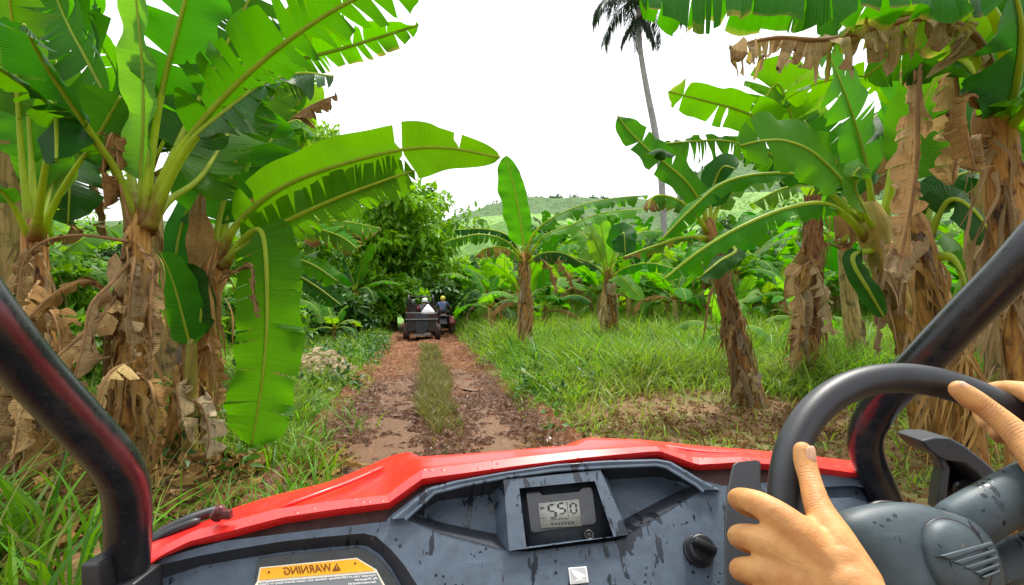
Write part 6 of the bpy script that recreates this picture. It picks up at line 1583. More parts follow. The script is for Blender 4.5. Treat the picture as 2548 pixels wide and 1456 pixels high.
leaf_px(t, [(2020, 480, 9.3), (1970, 420, 9), (1890, 370, 8.7), (1800, 350, 8.5), (1720, 352, 8.3), (1648, 358, 8.2)], .2, 52, (.0, -1, .15), mat='leaf_mid', seed=177, fold=-.05, curl=.3, tears=.5, nt_lr=(5, 12), gap=.5, deep=1., lean=.05, wl=(.3, 1.), droop_var=.2, **S)
leaf_px(t, [(2020, 480, 9.3), (1980, 340, 9.2), (1960, 260, 9.1), (1930, 210, 9), (1880, 290, 8.9)], .3, 70, (.3, .85, .3), mat='leaf', seed=178, tears=.8, nt_lr=(5, 7), gap=.25, **S)
leaf_px(t, [(2022, 480, 9.3), (2010, 340, 9.4), (1990, 240, 9.4), (1975, 160, 9.4)], .3, 60, (0, .95, .2), mat='leaf_pale', seed=179, tears=.5, nt_lr=(3, 3), **S)
leaf_px(t, [(2020, 490, 9.3), (1970, 440, 9.5), (1900, 390, 9.7), (1830, 380, 9.8)], .2, 44, (0, -.3, 1), mat='leaf_dark', seed=180, fold=-.5, curl=.8, tears=.9, nt_lr=(9, 9), **S)
leaf_px(t, [(2024, 480, 9.3), (2080, 400, 9.3), (2150, 360, 9.4), (2240, 380, 9.4)], .2, 50, (0, -.3, 1), mat='leaf_dark', seed=181, fold=-.4, tears=.8, nt_lr=(7, 7), **S)

# big plant right of centre: long leaves drooping towards the track
t = plant((2290, 900, 5.5), 'large banana plant behind the steering wheel, its long leaves drooping towards the track')
pts, rad = stem_px(t, [(2172, 560, 5.5), (2196, 650, 5.5), (2240, 770, 5.5), (2285, 890, 5.5), (2325, 1010, 5.5)], [40, 30, 33, 38, 46], mat='stem_gold', seed=191, green=(0, .75))
dry_flaps(t, pts, rad, 9, 192, (.3, .6), (.3, .9), flare=.3)
sheaths(t, pts, rad, 6, 192, 'stem_gold'); fringe(t, pts, rad, 70, 1927)
leaf_px(t, [(2170, 580, 5.5), (2110, 470, 5.3), (2030, 385, 5.1), (1960, 352, 5), (1900, 350, 4.9), (1842, 362, 4.85)], .30, 88, (.12, -.95, .32), seed=193, fold=.0, curl=.2, wave=.04, tears=.2, nt_lr=(2, 2), wl=(1., 1.), tip=.35, **K)
leaf_px(t, [(2180, 570, 5.5), (2160, 430, 5.4), (2125, 300, 5.3), (2085, 190, 5.1), (2040, 90, 4.9)], .26, 100, (.15, -.9, .4), seed=194, fold=.1, curl=.2, tears=.4, nt_lr=(4, 4), **K)
leaf_px(t, [(2190, 570, 5.5), (2215, 420, 5.6), (2235, 300, 5.7), (2240, 150, 5.7)], .4, 90, (-.2, .9, .3), seed=195, tears=.4, nt_lr=(3, 3), **K)
leaf_px(t, [(2195, 570, 5.5), (2225, 440, 5.4), (2260, 300, 5.3), (2330, 180, 5.1)], .4, 80, (-.4, .8, .3), mat='leaf_dark', seed=196, tears=.4, nt_lr=(3, 3), **K)
leaf_px(t, [(2165, 600, 5.5), (2110, 540, 5.3), (2045, 505, 5.1), (1950, 520, 4.9), (1840, 565, 4.75), (1740, 625, 4.65), (1648, 697, 4.6)], .22, 43, (-.12, -.58, .8), seed=197, fold=-.3, curl=.6, tears=.4, nt_lr=(7, 9), gap=.05, droop_var=.25, wave=.05, lean=.25, tip=.3, **K)
leaf_px(t, [(2165, 590, 5.5), (2090, 500, 5.5), (2010, 440, 5.6), (1900, 432, 5.6), (1800, 455, 5.6), (1720, 520, 5.55), (1642, 600, 5.5)], .26, 34, (-.12, -.6, .8), seed=198, fold=-.2, curl=.6, tears=.2, nt_lr=(3, 3), wave=.03, tip=.4, **K)
leaf_px(t, [(2165, 600, 5.5), (2110, 510, 5.8), (2050, 462, 6), (1960, 465, 6.1), (1865, 510, 6.2)], .28, 34, (0, -.45, 1), mat='leaf_pale', seed=199, fold=-.3, curl=.6, tears=.7, nt_lr=(8, 8), wave=.05, **K)
leaf_px(t, [(2190, 620, 5.5), (2130, 630, 5.3), (2125, 660, 5.2), (2160, 720, 5.1), (2200, 790, 5.1)], .3, 26, (-.5, -.8, .3), mat='leaf_dark', seed=200, fold=-.2, **K)
leaf_px(t, [(2180, 590, 5.5), (2120, 460, 5.7), (2080, 400, 5.8), (2000, 300, 5.9)], .3, 66, (.1, .8, .6), mat='leaf_dark', seed=201, tears=.7, nt_lr=(5, 5), **K)
leaf_px(t, [(2185, 585, 5.5), (2130, 480, 5.0), (2140, 420, 4.9), (2120, 440, 4.85)], .4, 34, (.1, -.9, .4), mat='leaf_pale', seed=202, **K)

# stout plant with the long hanging dead leaf
t = plant((2390, 960, 4.5), 'stout banana stem beside the roll bar with a long grey dead leaf hanging down it')
pts, rad = stem_px(t, [(2272, 560, 4.5), (2292, 640, 4.5), (2322, 760, 4.5), (2360, 900, 4.5), (2400, 1040, 4.5)], [32, 36, 42, 47, 56], mat='stem_gold', seed=211, green=(0, .15))
dry_flaps(t, pts, rad, 12, 212, (.4, .8), (.3, .95), flare=.3)
sheaths(t, pts, rad, 6, 212, 'stem_gold'); fringe(t, pts, rad, 70, 2127)
leaf_px(t, [(2330, 100, 4.05), (2296, 150, 4.0), (2286, 260, 4.0), (2283, 400, 4.02), (2268, 520, 4.05), (2240, 650, 4.1)], .02, 62, (-.25, -1, .1), mat='dead_tan', name='dead_leaf', seed=213, dry=.93, fold=-.75, curl=.5, crumple=1.2, tears=.5, nt_lr=(7, 7), gap=.08, r=(.02, .01), wave=.05, lean=.2, base=.04, tip=.1)
leaf_px(t, [(2350, 110, 4.1), (2380, 200, 4.05), (2390, 330, 4.05), (2370, 460, 4.1)], .02, 70, (-.1, -1, .1), mat='dead_tan', name='dead_leaf', seed=214, dry=.9, fold=-.5, curl=.5, crumple=1.2, tears=.6, nt_lr=(6, 6), r=(.02, .01), wave=.05, lean=.2)
leaf_px(t, [(2290, 600, 4.4), (2250, 640, 4.1), (2240, 680, 4.0), (2238, 700, 4.0)], .02, 34, (-.2, -1, .3), mat='dead', name='dead_leaf', seed=215, dry=.95, fold=-.2, crumple=.8, r=(.015, .006))
leaf_px(t, [(2300, 600, 4.6), (2330, 480, 4.8), (2400, 430, 4.8), (2460, 440, 4.7)], .3, 50, (.1, -.6, .8), mat='leaf_dark', seed=216, **K)
leaf_px(t, [(2310, 600, 4.6), (2360, 500, 4.5), (2420, 520, 4.4), (2480, 600, 4.3)], .25, 62, (.2, -.9, .4), mat='leaf_dark', seed=217, fold=-.2, **K)
leaf_px(t, [(2320, 640, 4.4), (2370, 640, 4.3), (2400, 700, 4.2), (2410, 800, 4.2)], .2, 12, (.2, -.9, .4), seed=218, **K)
leaf_px(t, [(2280, 580, 4.6), (2270, 400, 4.8), (2300, 250, 4.8), (2380, 120, 4.7)], .3, 90, (.1, .9, .3), seed=219, **K)

# nearest plant at the right edge
t = plant((2560, 1250, 3.3), 'thick yellow-brown banana stem at the right edge, its crown of leaves arching overhead')
pts, rad = stem_px(t, [(2470, 300, 3.3), (2490, 420, 3.3), (2520, 600, 3.3), (2555, 800, 3.3), (2580, 1200, 3.3)], [44, 40, 44, 50, 60], mat='stem_gold', seed=231)
dry_flaps(t, pts, rad, 10, 232, (.3, .6), (.55, 1.0), flare=.5)
sheaths(t, pts, rad, 6, 232, 'stem_gold'); fringe(t, pts, rad, 70, 2327)
leaf_px(t, [(2480, 320, 3.3), (2500, 120, 3.1), (2440, -10, 2.9), (2300, -50, 2.75), (2100, -58, 2.7), (1850, -40, 2.7), (1590, -8, 2.7)], .32, 120, (-.05, -.25, 1), mat='leaf_mid', seed=233, fold=-.75, curl=.45, tears=.8, nt_lr=(9, 13), gap=.16, deep=.95, droop_var=.12, lean=.22, edge=.35, tip=.2, **K)
leaf_px(t, [(2480, 330, 3.3), (2470, 180, 3.2), (2420, 80, 3.1), (2320, 40, 3.05), (2200, 60, 3.05), (2060, 96, 3.05), (1930, 92, 3.05), (1815, 118, 3.05)], .22, 110, (-.1, -.4, 1), mat='dead_tan', name='dead_leaf', seed=234, dry=.62, fold=-.95, curl=.7, tears=1.0, nt_lr=(20, 26), gap=.6, deep=.95, crumple=1.1, droop_var=.8, wave=.05, lean=.1, r=(.03, .008), tip=.2)
leaf_px(t, [(2480, 330, 3.3), (2440, 170, 3.25), (2380, 80, 3.2), (2280, 35, 3.15), (2150, 55, 3.1), (2060, 110, 3.1)], .3, 85, (-.1, .5, .85), mat='leaf_pale', seed=235, dry=.12, fold=-.1, tears=.4, nt_lr=(4, 4), edge=.4, **K)
leaf_px(t, [(2490, 330, 3.3), (2530, 200, 3.0), (2540, 60, 2.8), (2500, -100, 2.6)], .2, 130, (-.3, -.9, .3), mat='leaf_dark', seed=236, tears=.5, nt_lr=(3, 3), **K)
leaf_px(t, [(2500, 330, 3.3), (2570, 250, 3.0), (2620, 200, 2.9), (2680, 260, 2.8)], .1, 110, (0, -.6, .8), seed=237, tears=.5, nt_lr=(3, 3), **K)
dead_px(t, [(2480, 330, 3.2), (2430, 240, 3.0), (2400, 260, 2.95), (2410, 340, 2.95), (2430, 430, 2.95)], 50, 238, .2, crumple=1.1)
dead_px(t, [(2470, 340, 3.2), (2440, 340, 3.1), (2445, 390, 3.05), (2430, 420, 3.05)], 40, 239, .1)
leaf_px(t, [(2480, 330, 3.3), (2420, 60, 3.35), (2330, -30, 3.4), (2150, -20, 3.4), (1950, 40, 3.4)], .3, 90, (0, .6, .8), seed=240, tears=.8, nt_lr=(7, 7), mat='leaf_dark', **K)

leaf_px(t, [(2480, 330, 3.4), (2440, 200, 3.6), (2360, 130, 3.8), (2250, 130, 4.0), (2150, 190, 4.1)], .25, 90, (0, .7, .7), mat='leaf_dark', seed=241, tears=.8, nt_lr=(8, 8), **K)
leaf_px(t, [(2490, 330, 3.4), (2470, 230, 3.8), (2420, 170, 4.1), (2400, 260, 4.3), (2410, 400, 4.3)], .25, 80, (.1, -.9, .4), mat='leaf_dark', seed=242, tears=.8, nt_lr=(6, 6), **K)
leaf_px(t, [(2500, 330, 3.4), (2530, 250, 3.5), (2560, 300, 3.4), (2575, 420, 3.35)], .2, 80, (-.3, -.9, .4), seed=243, tears=.8, nt_lr=(6, 6), **K)

# ------------------------------------------------------------------ generic banana plants
def banana(base, H, n, L, W, seed, label, group, mats=('leaf', 'leaf_dark', 'leaf_pale'), trunk=.13, parts=True, dead=2, el=(82, 12), smat='stem_pale', step=.09, K_=4, tears=.6):
    rng = np.random.default_rng(seed)
    b = np.array([base[0], base[1], float(ground_z(base[0], base[1]))])
    t = empty('banana_plant', b, label, 'banana plant', group)
    lean = rng.normal(0, .06, 2) * H
    top = b + np.array([lean[0], lean[1], H])
    sp = [b - [0, 0, .05], b * .5 + top * .5 + [lean[0] * .2, 0, 0], top]
    stem(t, sp, [trunk * 1.35, trunk, trunk * .75], mat=smat, seed=seed, n=14, m=20, green=(0, .5))
    if dead: dry_flaps(t, sp, [trunk * 1.35, trunk, trunk * .75], dead * 3, seed + 1, (.25, .6), (.1, .95))
    az0 = rng.uniform(0, 6.28)
    for i in range(n):
        f = i / max(n - 1, 1)
        az = az0 + i * 2.4 + rng.normal(0, .25); e = math.radians(el[0] + (el[1] - el[0]) * f + rng.normal(0, 6))
        l = L * (.85 + .3 * rng.uniform()) * (.75 if i == 0 else 1); p = top + np.array([0, 0, -.05 * f]); pts = [p.copy()]; ee = e
        dd = np.array([math.cos(az), math.sin(az), 0]); drp = (.22 + .9 * f + rng.uniform(-.1, .25)) * 1.25
        for k in range(6):
            p = p + l / 6 * (dd * math.cos(ee) + np.array([0, 0, math.sin(ee)])); pts.append(p.copy()); ee -= drp / 6 * (1 + k * .25)
        pts = np.array(pts); pts[:, 2] = np.maximum(pts[:, 2], b[2] + .12)
        up = [np.array([-dd[0] * math.sin(e), -dd[1] * math.sin(e), math.cos(e)]) * .8 + np.array([0, 0, .4]), np.array([0, 0, 1.]) + dd * .3]
        isd = dead and i >= n - dead + 1
        leaf(t, pts, .20, W * rng.uniform(.85, 1.15) * (.55 if isd else 1), up, mat='dead' if isd else mats[int(rng.integers(len(mats)))], seed=seed * 13 + i, name='dead_leaf' if isd else 'leaf', dry=rng.uniform(.6, .95) if isd else 0,
             fold=-.9 if isd else rng.uniform(-.35, .15), curl=.6, tears=tears * rng.uniform(.3, 1.4), nt_lr=(int(rng.integers(2, 8)), int(rng.integers(2, 8))), wave=.03, step=step, K=K_, r=(.026, .008) if parts else None, crumple=.6 if isd else 0)
    return t
def clone(src, loc, rz, sc, label, group):
    r = src.copy(); C.objects.link(r); r.location = loc; r.rotation_euler = (0, 0, rz); r.scale = (sc, sc, sc)
    r['label'] = label; r['group'] = group
    def sub(a, b):
        for ch in a.children:
            c = ch.copy(); C.objects.link(c); c.parent = b; sub(ch, c)
    sub(src, r)
    return r
GF = 'banana plants filling the far plantation'
LF = 'young banana plant in the crowded far plantation beyond the tall grass'
protos = [banana((6.0, 24.0), 1.3, 9, 2.2, .34, 501, LF, GF, ('leaf_pale', 'leaf', 'leaf_pale')),
          banana((2.5, 26.0), 1.7, 9, 2.4, .36, 502, LF, GF, ('leaf', 'leaf_pale')),
          banana((10.5, 23.0), .9, 8, 2.0, .34, 503, LF, GF, ('leaf_pale', 'leaf')),
          banana((-.5, 30.0), 2.2, 10, 2.6, .36, 504, LF, GF, ('leaf', 'leaf_dark')),
          banana((15.0, 25.0), 1.5, 9, 2.3, .38, 505, LF, GF, ('leaf_pale', 'leaf', 'leaf'))]
rng = np.random.default_rng(77); placed = [(p.location.x, p.location.y) for p in protos]; cnt = 0
while cnt < 190:
    y = 19 + 36 * rng.uniform() ** 1.05; x = rng.uniform(-2.6, .85 * y + 2)
    if x < road_x(y) + 2.6: continue
    if min((x - a) ** 2 + (y - b) ** 2 for a, b in placed) < (1.15 if y < 34 else 1.35) ** 2: continue
    if x < 4 and y < 23: continue
    placed.append((x, y)); cnt += 1
    clone(protos[int(rng.integers(5))], (x, y, float(ground_z(x, y))), rng.uniform(0, 6.28), rng.uniform(.75, 1.22), LF, GF)
# along the left of the track, behind the bank and around the vehicle ahead
GL = 'banana plants along the left verge'
banana((-6.35, 15.2), 1.25, 9, 1.9, .32, 511, 'small banana plant on the left verge with a fan of upright stalks', GL, trunk=.12, el=(84, 25))
banana((-5.9, 18.5), .6, 6, 1.3, .24, 512, 'tiny banana sucker by the rear wheel of the vehicle ahead', GL, trunk=.07, dead=1)
banana((-7.8, 13.5), 1.1, 8, 1.9, .3, 513, 'banana plant with dark leaves low behind the hanging leaf', GL, ('leaf_dark', 'leaf'), trunk=.11)
banana((-10.2, 12.0), 2.2, 9, 2.6, .38, 514, 'tall banana plant deep behind the rusty stem', GL, trunk=.16)
banana((-8.0, 9.4), 1.7, 9, 2.4, .38, 515, 'banana plant seen between the tallest plant and the rusty stem', GL, ('leaf_pale', 'leaf'), trunk=.14)
banana((-9.6, 7.9), 2.6, 9, 2.7, .42, 516, 'tall banana plant behind the left-edge clump', GL, ('leaf', 'leaf_dark'), trunk=.17)
banana((-6.4, 7.2), 3.7, 9, 3.0, .46, 517, 'banana plant towering behind the tallest one on the left bank', GL, ('leaf_dark', 'leaf_dark', 'leaf'), trunk=.18, el=(80, 15))
banana((-5.0, 8.4), 3.4, 9, 2.9, .46, 541, 'tall dark-leaved banana plant right behind the rusty stem', GL, ('leaf_dark', 'leaf'), trunk=.17, el=(80, 5))
banana((-8.6, 8.8), 4.2, 9, 3.2, .5, 542, 'very tall banana plant whose leaves fill the corner behind the fanning stalks', GL, ('leaf_dark', 'leaf_dark', 'leaf'), trunk=.2, el=(80, 5))
banana((-7.4, 6.0), 3.3, 9, 3.0, .46, 543, 'dark-leaved banana plant behind the left-edge stalks', GL, ('leaf_dark', 'leaf'), trunk=.18, el=(80, 5))
banana((-12.5, 10.5), 3.2, 9, 2.8, .42, 518, 'tall banana plant at the back of the left bank', GL, ('leaf', 'leaf_dark'), trunk=.18)
banana((-6.9, 24.5), 1.8, 9, 2.2, .34, 519, 'banana plant under the dark broadleaf tree', GL, ('leaf_dark', 'leaf'), trunk=.13)
banana((-.9, 22.5), 1.2, 9, 2.0, .32, 520, 'low banana plant just right of the vehicle ahead', GL, ('leaf', 'leaf_dark'), trunk=.12)
banana((.4, 19.5), 1.35, 9, 2.2, .33, 521, 'spreading banana plant behind the slim plant with the upright blade', GL, ('leaf', 'leaf_pale'), trunk=.12)
banana((-1.2, 26.5), 1.8, 9, 2.4, .34, 522, 'banana plant on the right of the track beyond the vehicle ahead', GL, ('leaf', 'leaf_dark'), trunk=.13)
banana((1.2, 20.5), 1.1, 8, 2.0, .32, 523, 'banana plant low in the grass between the slim and the shaggy plant', GL, ('leaf_dark', 'leaf'), trunk=.12)
# behind the right-hand stems
GR = 'banana plants behind the right-hand stems'
banana((7.2, 11.5), 2.6, 9, 2.6, .4, 531, 'banana plant in the gap behind the two leaning stems', GR, ('leaf', 'leaf_dark'), trunk=.16)
banana((7.6, 9.2), 3.7, 10, 3.0, .46, 532, 'tall banana plant behind the stout stem at the right', GR, ('leaf', 'leaf_dark'), trunk=.18)
banana((6.2, 7.0), 3.6, 9, 3.0, .46, 533, 'tall banana plant between the stout stem and the right-edge stem', GR, ('leaf', 'leaf_dark'), trunk=.18, el=(78, 20))
banana((12.4, 13.0), 2.4, 9, 2.6, .4, 534, 'banana plant far behind the roll bar', GR, ('leaf', 'leaf_pale'), trunk=.16)
banana((5.1, 13.4), .7, 7, 1.5, .24, 535, 'low bright banana sucker in the grass beside the straight pale stem', GR, ('leaf_pale',), trunk=.07, dead=0)
banana((8.8, 17.0), .9, 8, 1.8, .3, 536, 'low bright banana plant beyond the straight pale stem', GR, ('leaf_pale', 'leaf'), trunk=.09, dead=0)
# ------------------------------------------------------------------ vehicle ahead, its riders and the quad in front of it
UY = 22.0; UX = float(road_x(22)) - .02 + .0
UX = (1050 - CX) / F * UY
u = .001583
def Z(y): return (1310 - y) * u
def Xp(x): return UX + (x - 930) * u
ahead = empty('side_by_side_vehicle', (UX, UY + 1.2, 0), 'black muddy buggy driving ahead on the track, seen from behind with its open roll cage', 'off-road vehicle')
blk = plain('buggy_black', (.006, .006, .007), .4, .5, noise=.4, nscale=6, col2=(.035, .025, .02)); gry = plain('buggy_grey', (.035, .04, .052), .5, .4, noise=.4, nscale=8)
mrn = plain('buggy_maroon', (.04, .012, .012), .4, .5, noise=.5, nscale=7, col2=(.03, .015, .014)); slv = plain('buggy_bar', (.22, .23, .22), .35, .6, noise=.4, nscale=10)
tyr = plain('muddy_tyre', (.018, .013, .012), .8, .3, noise=.6, nscale=9, col2=(.075, .035, .025), bump=.5, bscale=30)
def bx(mb, x0, x1, y0, y1, d0, d1, taper=1.0): mb.box((Xp((x0 + x1) / 2), UY + (d0 + d1) / 2, Z((y0 + y1) / 2)), (abs(x1 - x0) * u, d1 - d0, abs(y1 - y0) * u), 0, taper)
mb = MB(); bx(mb, 530, 1325, 655, 775, .0, .03); o = mb.build('tailgate', mrn, ahead, smooth=False, bevel=.01)
mb = MB(); V = [P_ for P_ in [(Xp(730), UY - .02, Z(660)), (Xp(1110), UY - .02, Z(660)), (Xp(1075), UY - .03, Z(770)), (Xp(755), UY - .03, Z(770))]]
mb.add(V + [(x, y + .04, z) for x, y, z in V], [(0, 1, 2, 3), (7, 6, 5, 4), (0, 4, 5, 1), (1, 5, 6, 2), (2, 6, 7, 3), (3, 7, 4, 0)]); mb.build('tailgate_panel', gry, o, smooth=False, bevel=.008)
mb = MB(); bx(mb, 525, 555, 620, 775, .0, 1.0); bx(mb, 1300, 1330, 620, 775, .0, 1.0); bx(mb, 530, 1325, 760, 785, .0, 1.0); bx(mb, 530, 1325, 640, 775, .97, 1.0); mb.build('cargo_bed', mrn, ahead, smooth=False, bevel=.01)
mb = MB(); mb.tube([(Xp(528), UY, Z(636)), (Xp(1312), UY, Z(632))], .016, 8); mb.tube([(Xp(515), UY - .05, Z(797)), (Xp(1325), UY - .05, Z(792))], .022, 8); mb.build('bed_rail', slv, ahead)
mb = MB(); bx(mb, 560, 1290, 810, 1110, .05, 1.9); bx(mb, 560, 1290, 700, 900, 1.1, 2.0); mb.build('body', blk, ahead, smooth=False, bevel=.03)
mb = MB(); q = [(760, 850), (1100, 850), (1085, 1000), (1040, 1120), (980, 1160), (860, 1160), (800, 1110), (765, 980)]
V = [(Xp(x), UY - .02, Z(y)) for x, y in q]; mb.add(V + [(x, y + .08, z) for x, y, z in V], [tuple(range(8)), tuple(range(15, 7, -1))] + [(i, 8 + i, 8 + (i + 1) % 8, (i + 1) % 8) for i in range(8)]); mb.build('rear_cover', gry, ahead, smooth=False, bevel=.015)
mb = MB(); bx(mb, 740, 1140, 1165, 1215, .0, .08); bx(mb, 1010, 1140, 1140, 1190, -.02, .06); mb.build('rear_bumper', slv, ahead, smooth=False, bevel=.012)
mb = MB(); bx(mb, 622, 690, 1155, 1215, -.03, .04); mb.build('tail_light', plain('tail_light', (.30, .14, .08), .3, .5, noise=.4, nscale=40), ahead, smooth=False, bevel=.008)
def wheel(cx, cy, r, w_, parent):
    th = np.linspace(0, 2 * np.pi, 40, endpoint=False)
    pr = [(-w_ * .5, r * .5), (-w_ * .5, r * .86), (-w_ * .36, r), (w_ * .36, r), (w_ * .5, r * .86), (w_ * .5, r * .5)]
    rows = [np.c_[np.full(40, cx + o_), cy + R_i * np.cos(th) * (1 + .03 * (np.arange(40) % 2) * (R_i > r * .9)), r + R_i * np.sin(th) * (1 + .03 * (np.arange(40) % 2) * (R_i > r * .9))] for o_, R_i in pr]
    mb = MB(); mb.add(np.concatenate(rows), [(k * 40 + i, k * 40 + (i + 1) % 40, (k + 1) * 40 + (i + 1) % 40, (k + 1) * 40 + i) for k in range(5) for i in range(40)])
    t_ = mb.build('tyre', tyr, parent, smooth=False)
    mb = MB(); mb.tube([(cx - w_ * .4, cy, r), (cx + w_ * .4, cy, r)], r * .52, 20); mb.build('rim', slv, t_)
for x, y in ((538, .35), (1322, .35), (560, 2.3), (1300, 2.3)): wheel(Xp(x), UY + y, .30, .225, ahead)
mb = MB()
for x in (560, 1235):
    mb.tube(catmull([(Xp(x), UY + 1.0, Z(760)), (Xp(x + (12 if x < 900 else -12)), UY + .98, Z(420)), (Xp(x + (25 if x < 900 else -25)), UY + 1.05, Z(225)), (Xp(x + (25 if x < 900 else -25)), UY + 1.9, Z(225)), (Xp(x), UY + 2.6, Z(700))], 24), .034, 8)
for y in (1.05, 1.9): mb.tube([(Xp(585), UY + y, Z(228)), (Xp(1210), UY + y, Z(228))], .03, 8)
mb.tube([(Xp(585), UY + 1.0, Z(245)), (Xp(840), UY + 1.0, Z(620))], .018, 8); mb.tube([(Xp(1200), UY + 1.0, Z(280)), (Xp(930), UY + 1.0, Z(610))], .018, 8)
mb.tube([(Xp(560), UY + 1.0, Z(440)), (Xp(1235), UY + 1.0, Z(440))], .016, 8)
mb.build('roll_cage', blk, ahead)
mb = MB()
for x in (700, 1095):
    bx(mb, x - 125, x + 125, 640, 800, 1.15, 1.7); bx(mb, x - 115, x + 115, 430, 700, 1.12, 1.24); bx(mb, x - 60, x + 60, 370, 430, 1.13, 1.22)
mb.build('seat', blk, ahead, smooth=False, bevel=.03)
mb = MB(); bx(mb, 540, 600, 400, 640, 1.05, 1.12); bx(mb, 1200, 1260, 330, 640, 1.05, 1.12); mb.build('side_net', blk, ahead, smooth=False, bevel=.01)
# white sack in the bed
rng = np.random.default_rng(4)
mb = MB(); rows = []
for k, (zz, rx, ry) in enumerate([(0, .255, .22), (.06, .27, .24), (.14, .24, .21), (.22, .17, .16), (.29, .10, .10), (.34, .045, .05), (.365, .02, .02)]):
    th = np.linspace(0, 2 * np.pi, 26, endpoint=False); k_ = 1 + .14 * (fbm(np.cos(th) * 2 + 5, np.sin(th) * 2 + zz * 6, 7, 3) - .5) * 2
    rows.append(np.c_[Xp(1080) + rx * k_ * np.cos(th), UY + .5 + ry * k_ * np.sin(th), Z(700) + zz * 1.2 + np.zeros(26)])
mb.add(np.concatenate(rows), [(k * 26 + i, k * 26 + (i + 1) % 26, (k + 1) * 26 + (i + 1) % 26, (k + 1) * 26 + i) for k in range(6) for i in range(26)])
mb.box((Xp(1080), UY + .5, Z(735)), (.40, .34, .06))
sk_o = empty('sack', (Xp(1080), UY + .5, Z(745))); tag(sk_o, 'white cloth sack heaped in the cargo bed of the black buggy ahead', 'sack')
(mb.build('cloth', plain('white_sack', (.78, .79, .80), .7, .2, noise=.12, nscale=30), sk_o))

def turn(o, piv, a, dx=0):
    x, y = o.location.x - piv[0], o.location.y - piv[1]
    o.location.x = piv[0] + x * math.cos(a) - y * math.sin(a) + dx; o.location.y = piv[1] + x * math.sin(a) + y * math.cos(a); o.rotation_euler.z += a
HEAD = .157
def figure(label, hips, scale, shirt, pants, helmet, pose, skin=(.22, .11, .06), hel_r=.118):
    """seated rider: one continuous skinned body with clothing and helmet as parts"""
    t = empty('person', hips, label, 'person')
    hp = np.array(hips)
    J = {k: hp + np.array(v) * scale for k, v in pose.items()}
    def skinned(name, chains, mat):
        vs = []; es = []; rs = []
        for ch in chains:
            prev = None
            for (p_, r_) in ch:
                key = None
                for i, q in enumerate(vs):
                    if np.linalg.norm(q - p_) < 1e-4: key = i
                if key is None: vs.append(p_); rs.append(r_); key = len(vs) - 1
                if prev is not None and prev != key: es.append((prev, key))
                prev = key
        me = bpy.data.meshes.new(name); me.from_pydata([tuple(v - hp) for v in vs], es, []); me.materials.append(mat)
        o = bpy.data.objects.new(name, me); link(o, t)
        sk = o.modifiers.new('skin', 'SKIN'); sk.use_smooth_shade = True
        for i, r_ in enumerate(rs): me.skin_vertices[0].data[i].radius = (r_ * scale, r_ * scale)
        me.skin_vertices[0].data[0].use_root = True
        s_ = o.modifiers.new('sub', 'SUBSURF'); s_.levels = 1; s_.render_levels = 1
        return o
    sk_m = plain('rider_skin', skin, .5, .4); sh = plain('rider_shirt', shirt, .8, .2, noise=.25, nscale=14); pa = plain('rider_trousers', pants, .8, .2)
    b = J
    skinned('body', [[(b['pelvis'], .13), (b['chest'], .15), (b['neck'], .062), (b['head'], .095), (b['crown'], .075)], [(b['chest'], .15), (b['sl'], .062), (b['el'], .043), (b['hl'], .034), (b['fl'], .026)], [(b['chest'], .15), (b['sr'], .062), (b['er'], .043), (b['hr'], .034), (b['fr'], .026)],
                     [(b['pelvis'], .13), (b['kl'], .068), (b['al'], .045)], [(b['pelvis'], .13), (b['kr'], .068), (b['ar'], .045)]], sk_m)
    mid_l = b['sl'] * .35 + b['el'] * .65; mid_r = b['sr'] * .35 + b['er'] * .65
    skinned('shirt', [[(b['pelvis'], .150), (b['pelvis'] * .5 + b['chest'] * .5, .185), (b['chest'], .200), (b['chest'] * .35 + b['neck'] * .65, .085)], [(b['chest'], .200), (b['sl'], .090), (mid_l, .062)], [(b['chest'], .200), (b['sr'], .090), (mid_r, .062)]], sh)
    skinned('trousers', [[(b['pelvis'], .140), (b['kl'], .084), (b['al'], .058)], [(b['pelvis'], .140), (b['kr'], .084), (b['ar'], .058)]], pa)
    mb = MB(); th = np.linspace(0, 2 * np.pi, 20, endpoint=False); rows = []
    c = b['head'] * .5 + b['crown'] * .5
    for a_ in np.linspace(-.35, math.pi / 2, 8): rows.append(c + hel_r * scale * np.c_[np.cos(th) * math.cos(a_), np.sin(th) * math.cos(a_) * 1.12, np.full(20, math.sin(a_))])
    rows.append(rows[0] * .999 + c * .001 + np.array([0, 0, -.01]))
    V = np.concatenate(rows[:8]); mb.add(V, [(k * 20 + i, k * 20 + (i + 1) % 20, (k + 1) * 20 + (i + 1) % 20, (k + 1) * 20 + i) for k in range(7) for i in range(20)])
    rim_ = [c + hel_r * scale * 1.02 * np.array([math.cos(a_) * math.cos(-.35), math.sin(a_) * 1.12 * math.cos(-.35), math.sin(-.35)]) for a_ in th]
    mb.tube(rim_, .012, 6, closed=True)
    hm = mb.build('helmet', plain('helmet_shell', helmet, .3, .5, noise=.08, nscale=12), t)
    return t
seat_pose = dict(pelvis=(0, 0, .0), chest=(0, .04, .36), neck=(0, .05, .53), head=(0, .07, .63), crown=(0, .08, .74), sl=(-.19, .05, .43), el=(-.25, .18, .2), hl=(-.2, .42, .22), fl=(-.18, .48, .22), sr=(.19, .05, .43), er=(.25, .18, .2), hr=(.2, .42, .22), fr=(.18, .48, .22), kl=(-.13, .42, .02), al=(-.13, .55, -.38), kr=(.13, .42, .02), ar=(.13, .55, -.38))
f1 = figure('rider with a white helmet and grey shirt seated in the buggy ahead', (Xp(1005), UY + 1.32, Z(335) - .68), 1.0, (.14, .14, .15), (.05, .05, .06), (.80, .80, .77), seat_pose)
p2 = dict(seat_pose); p2.update(er=(.33, .12, .26), hr=(.28, .16, .48), fr=(.26, .18, .56))
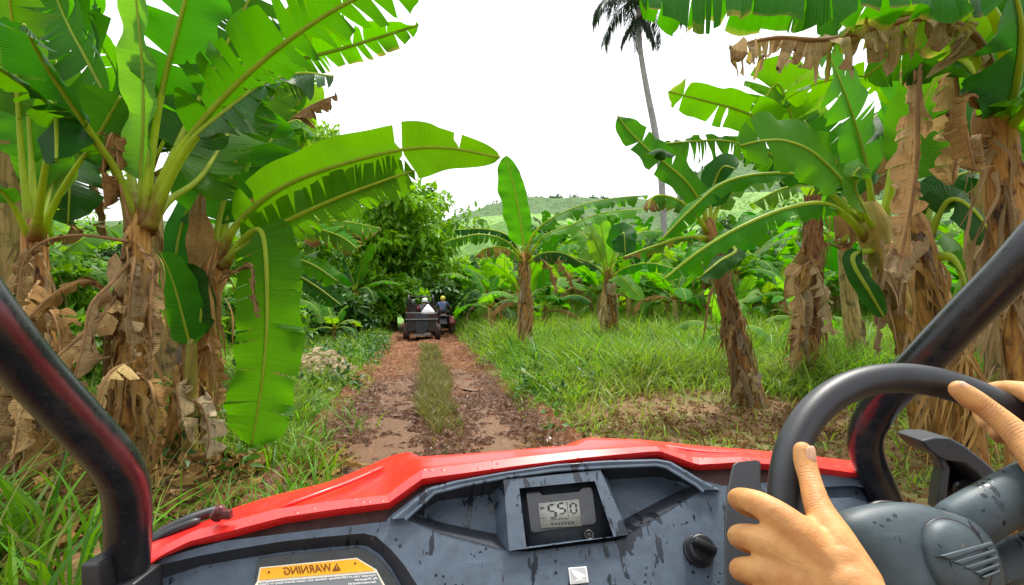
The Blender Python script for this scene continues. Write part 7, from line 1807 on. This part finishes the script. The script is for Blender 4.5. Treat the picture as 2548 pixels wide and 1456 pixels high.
f2 = figure('rider in a red top raising an arm in the buggy ahead', (Xp(690), UY + 1.35, Z(335) - .74), 1.0, (.50, .05, .04), (.05, .05, .06), (.02, .02, .022), p2)
# quad bike in front, half hidden, with a rider in blue
QY = 25.5; q = 1.0; QX = (1103 - CX) / F * QY
quad = empty('quad_bike', (QX, QY + .8, 0), 'dark red quad bike half hidden beyond the right side of the buggy ahead', 'quad bike')
mb = MB(); mb.box((QX, QY + .9, .62), (.42, 1.7, .34), 0, .8); mb.box((QX, QY + .45, .86), (.34, .8, .12), 0, .85); mb.build('body', blk, quad, smooth=False, bevel=.05)
mb = MB()
for sx in (-1, 1):
    for cy in (.25, 1.55):
        th = np.linspace(.15, math.pi - .15, 12); r0 = [np.array([QX + sx * (.28 + k * .30), QY + cy - math.cos(a_) * .40, .42 + math.sin(a_) * .36]) for k in (0, 1) for a_ in th]
        mb.add(r0, [(i, i + 1, 13 + i, 12 + i) for i in range(11)])
mb.build('fender', plain('quad_red', (.22, .03, .03), .35, .5, noise=.4, nscale=8), quad, solid=.02)
mb = MB(); mb.tube(catmull([(QX - .36, QY + 1.28, 1.06), (QX - .2, QY + 1.36, 1.08), (QX, QY + 1.4, 1.0), (QX + .2, QY + 1.36, 1.08), (QX + .36, QY + 1.28, 1.06)], 14), .016, 8); mb.build('handlebar', blk, quad)
mb = MB()
for k in range(5): mb.tube([(QX - .4, QY - .05 + .1 * k, .84), (QX + .4, QY - .05 + .1 * k, .84)], .012, 6)
for sx in (-1, 1): mb.tube([(QX + sx * .4, QY - .05, .84), (QX + sx * .4, QY + .35, .84)], .012, 6)
mb.build('rear_rack', blk, quad)
for sx in (-1, 1):
    for cy in (.25, 1.55): wheel(QX + sx * .44, QY + cy, .29, .24, quad)
qp = dict(seat_pose); qp.update(chest=(0, .10, .36), neck=(0, .16, .53), head=(0, .2, .62), crown=(0, .22, .72), el=(-.36, .25, .2), hl=(-.36, .52, .08), fl=(-.34, .58, .08), er=(.36, .25, .2), hr=(.36, .52, .08), fr=(.34, .58, .08), sl=(-.19, .1, .43), sr=(.19, .1, .43), kl=(-.3, .38, .0), al=(-.3, .35, -.42), kr=(.3, .38, .0), ar=(.3, .35, -.42))
f3 = figure('rider with a yellow helmet and a blue shirt on the quad bike', (QX, QY + .45, .98), 1.0, (.10, .14, .26), (.03, .03, .04), (.70, .62, .06), qp)

for o in (ahead, sk_o, f1, f2): turn(o, (UX, UY), HEAD)
for o in (quad, f3): turn(o, (QX, QY), HEAD)
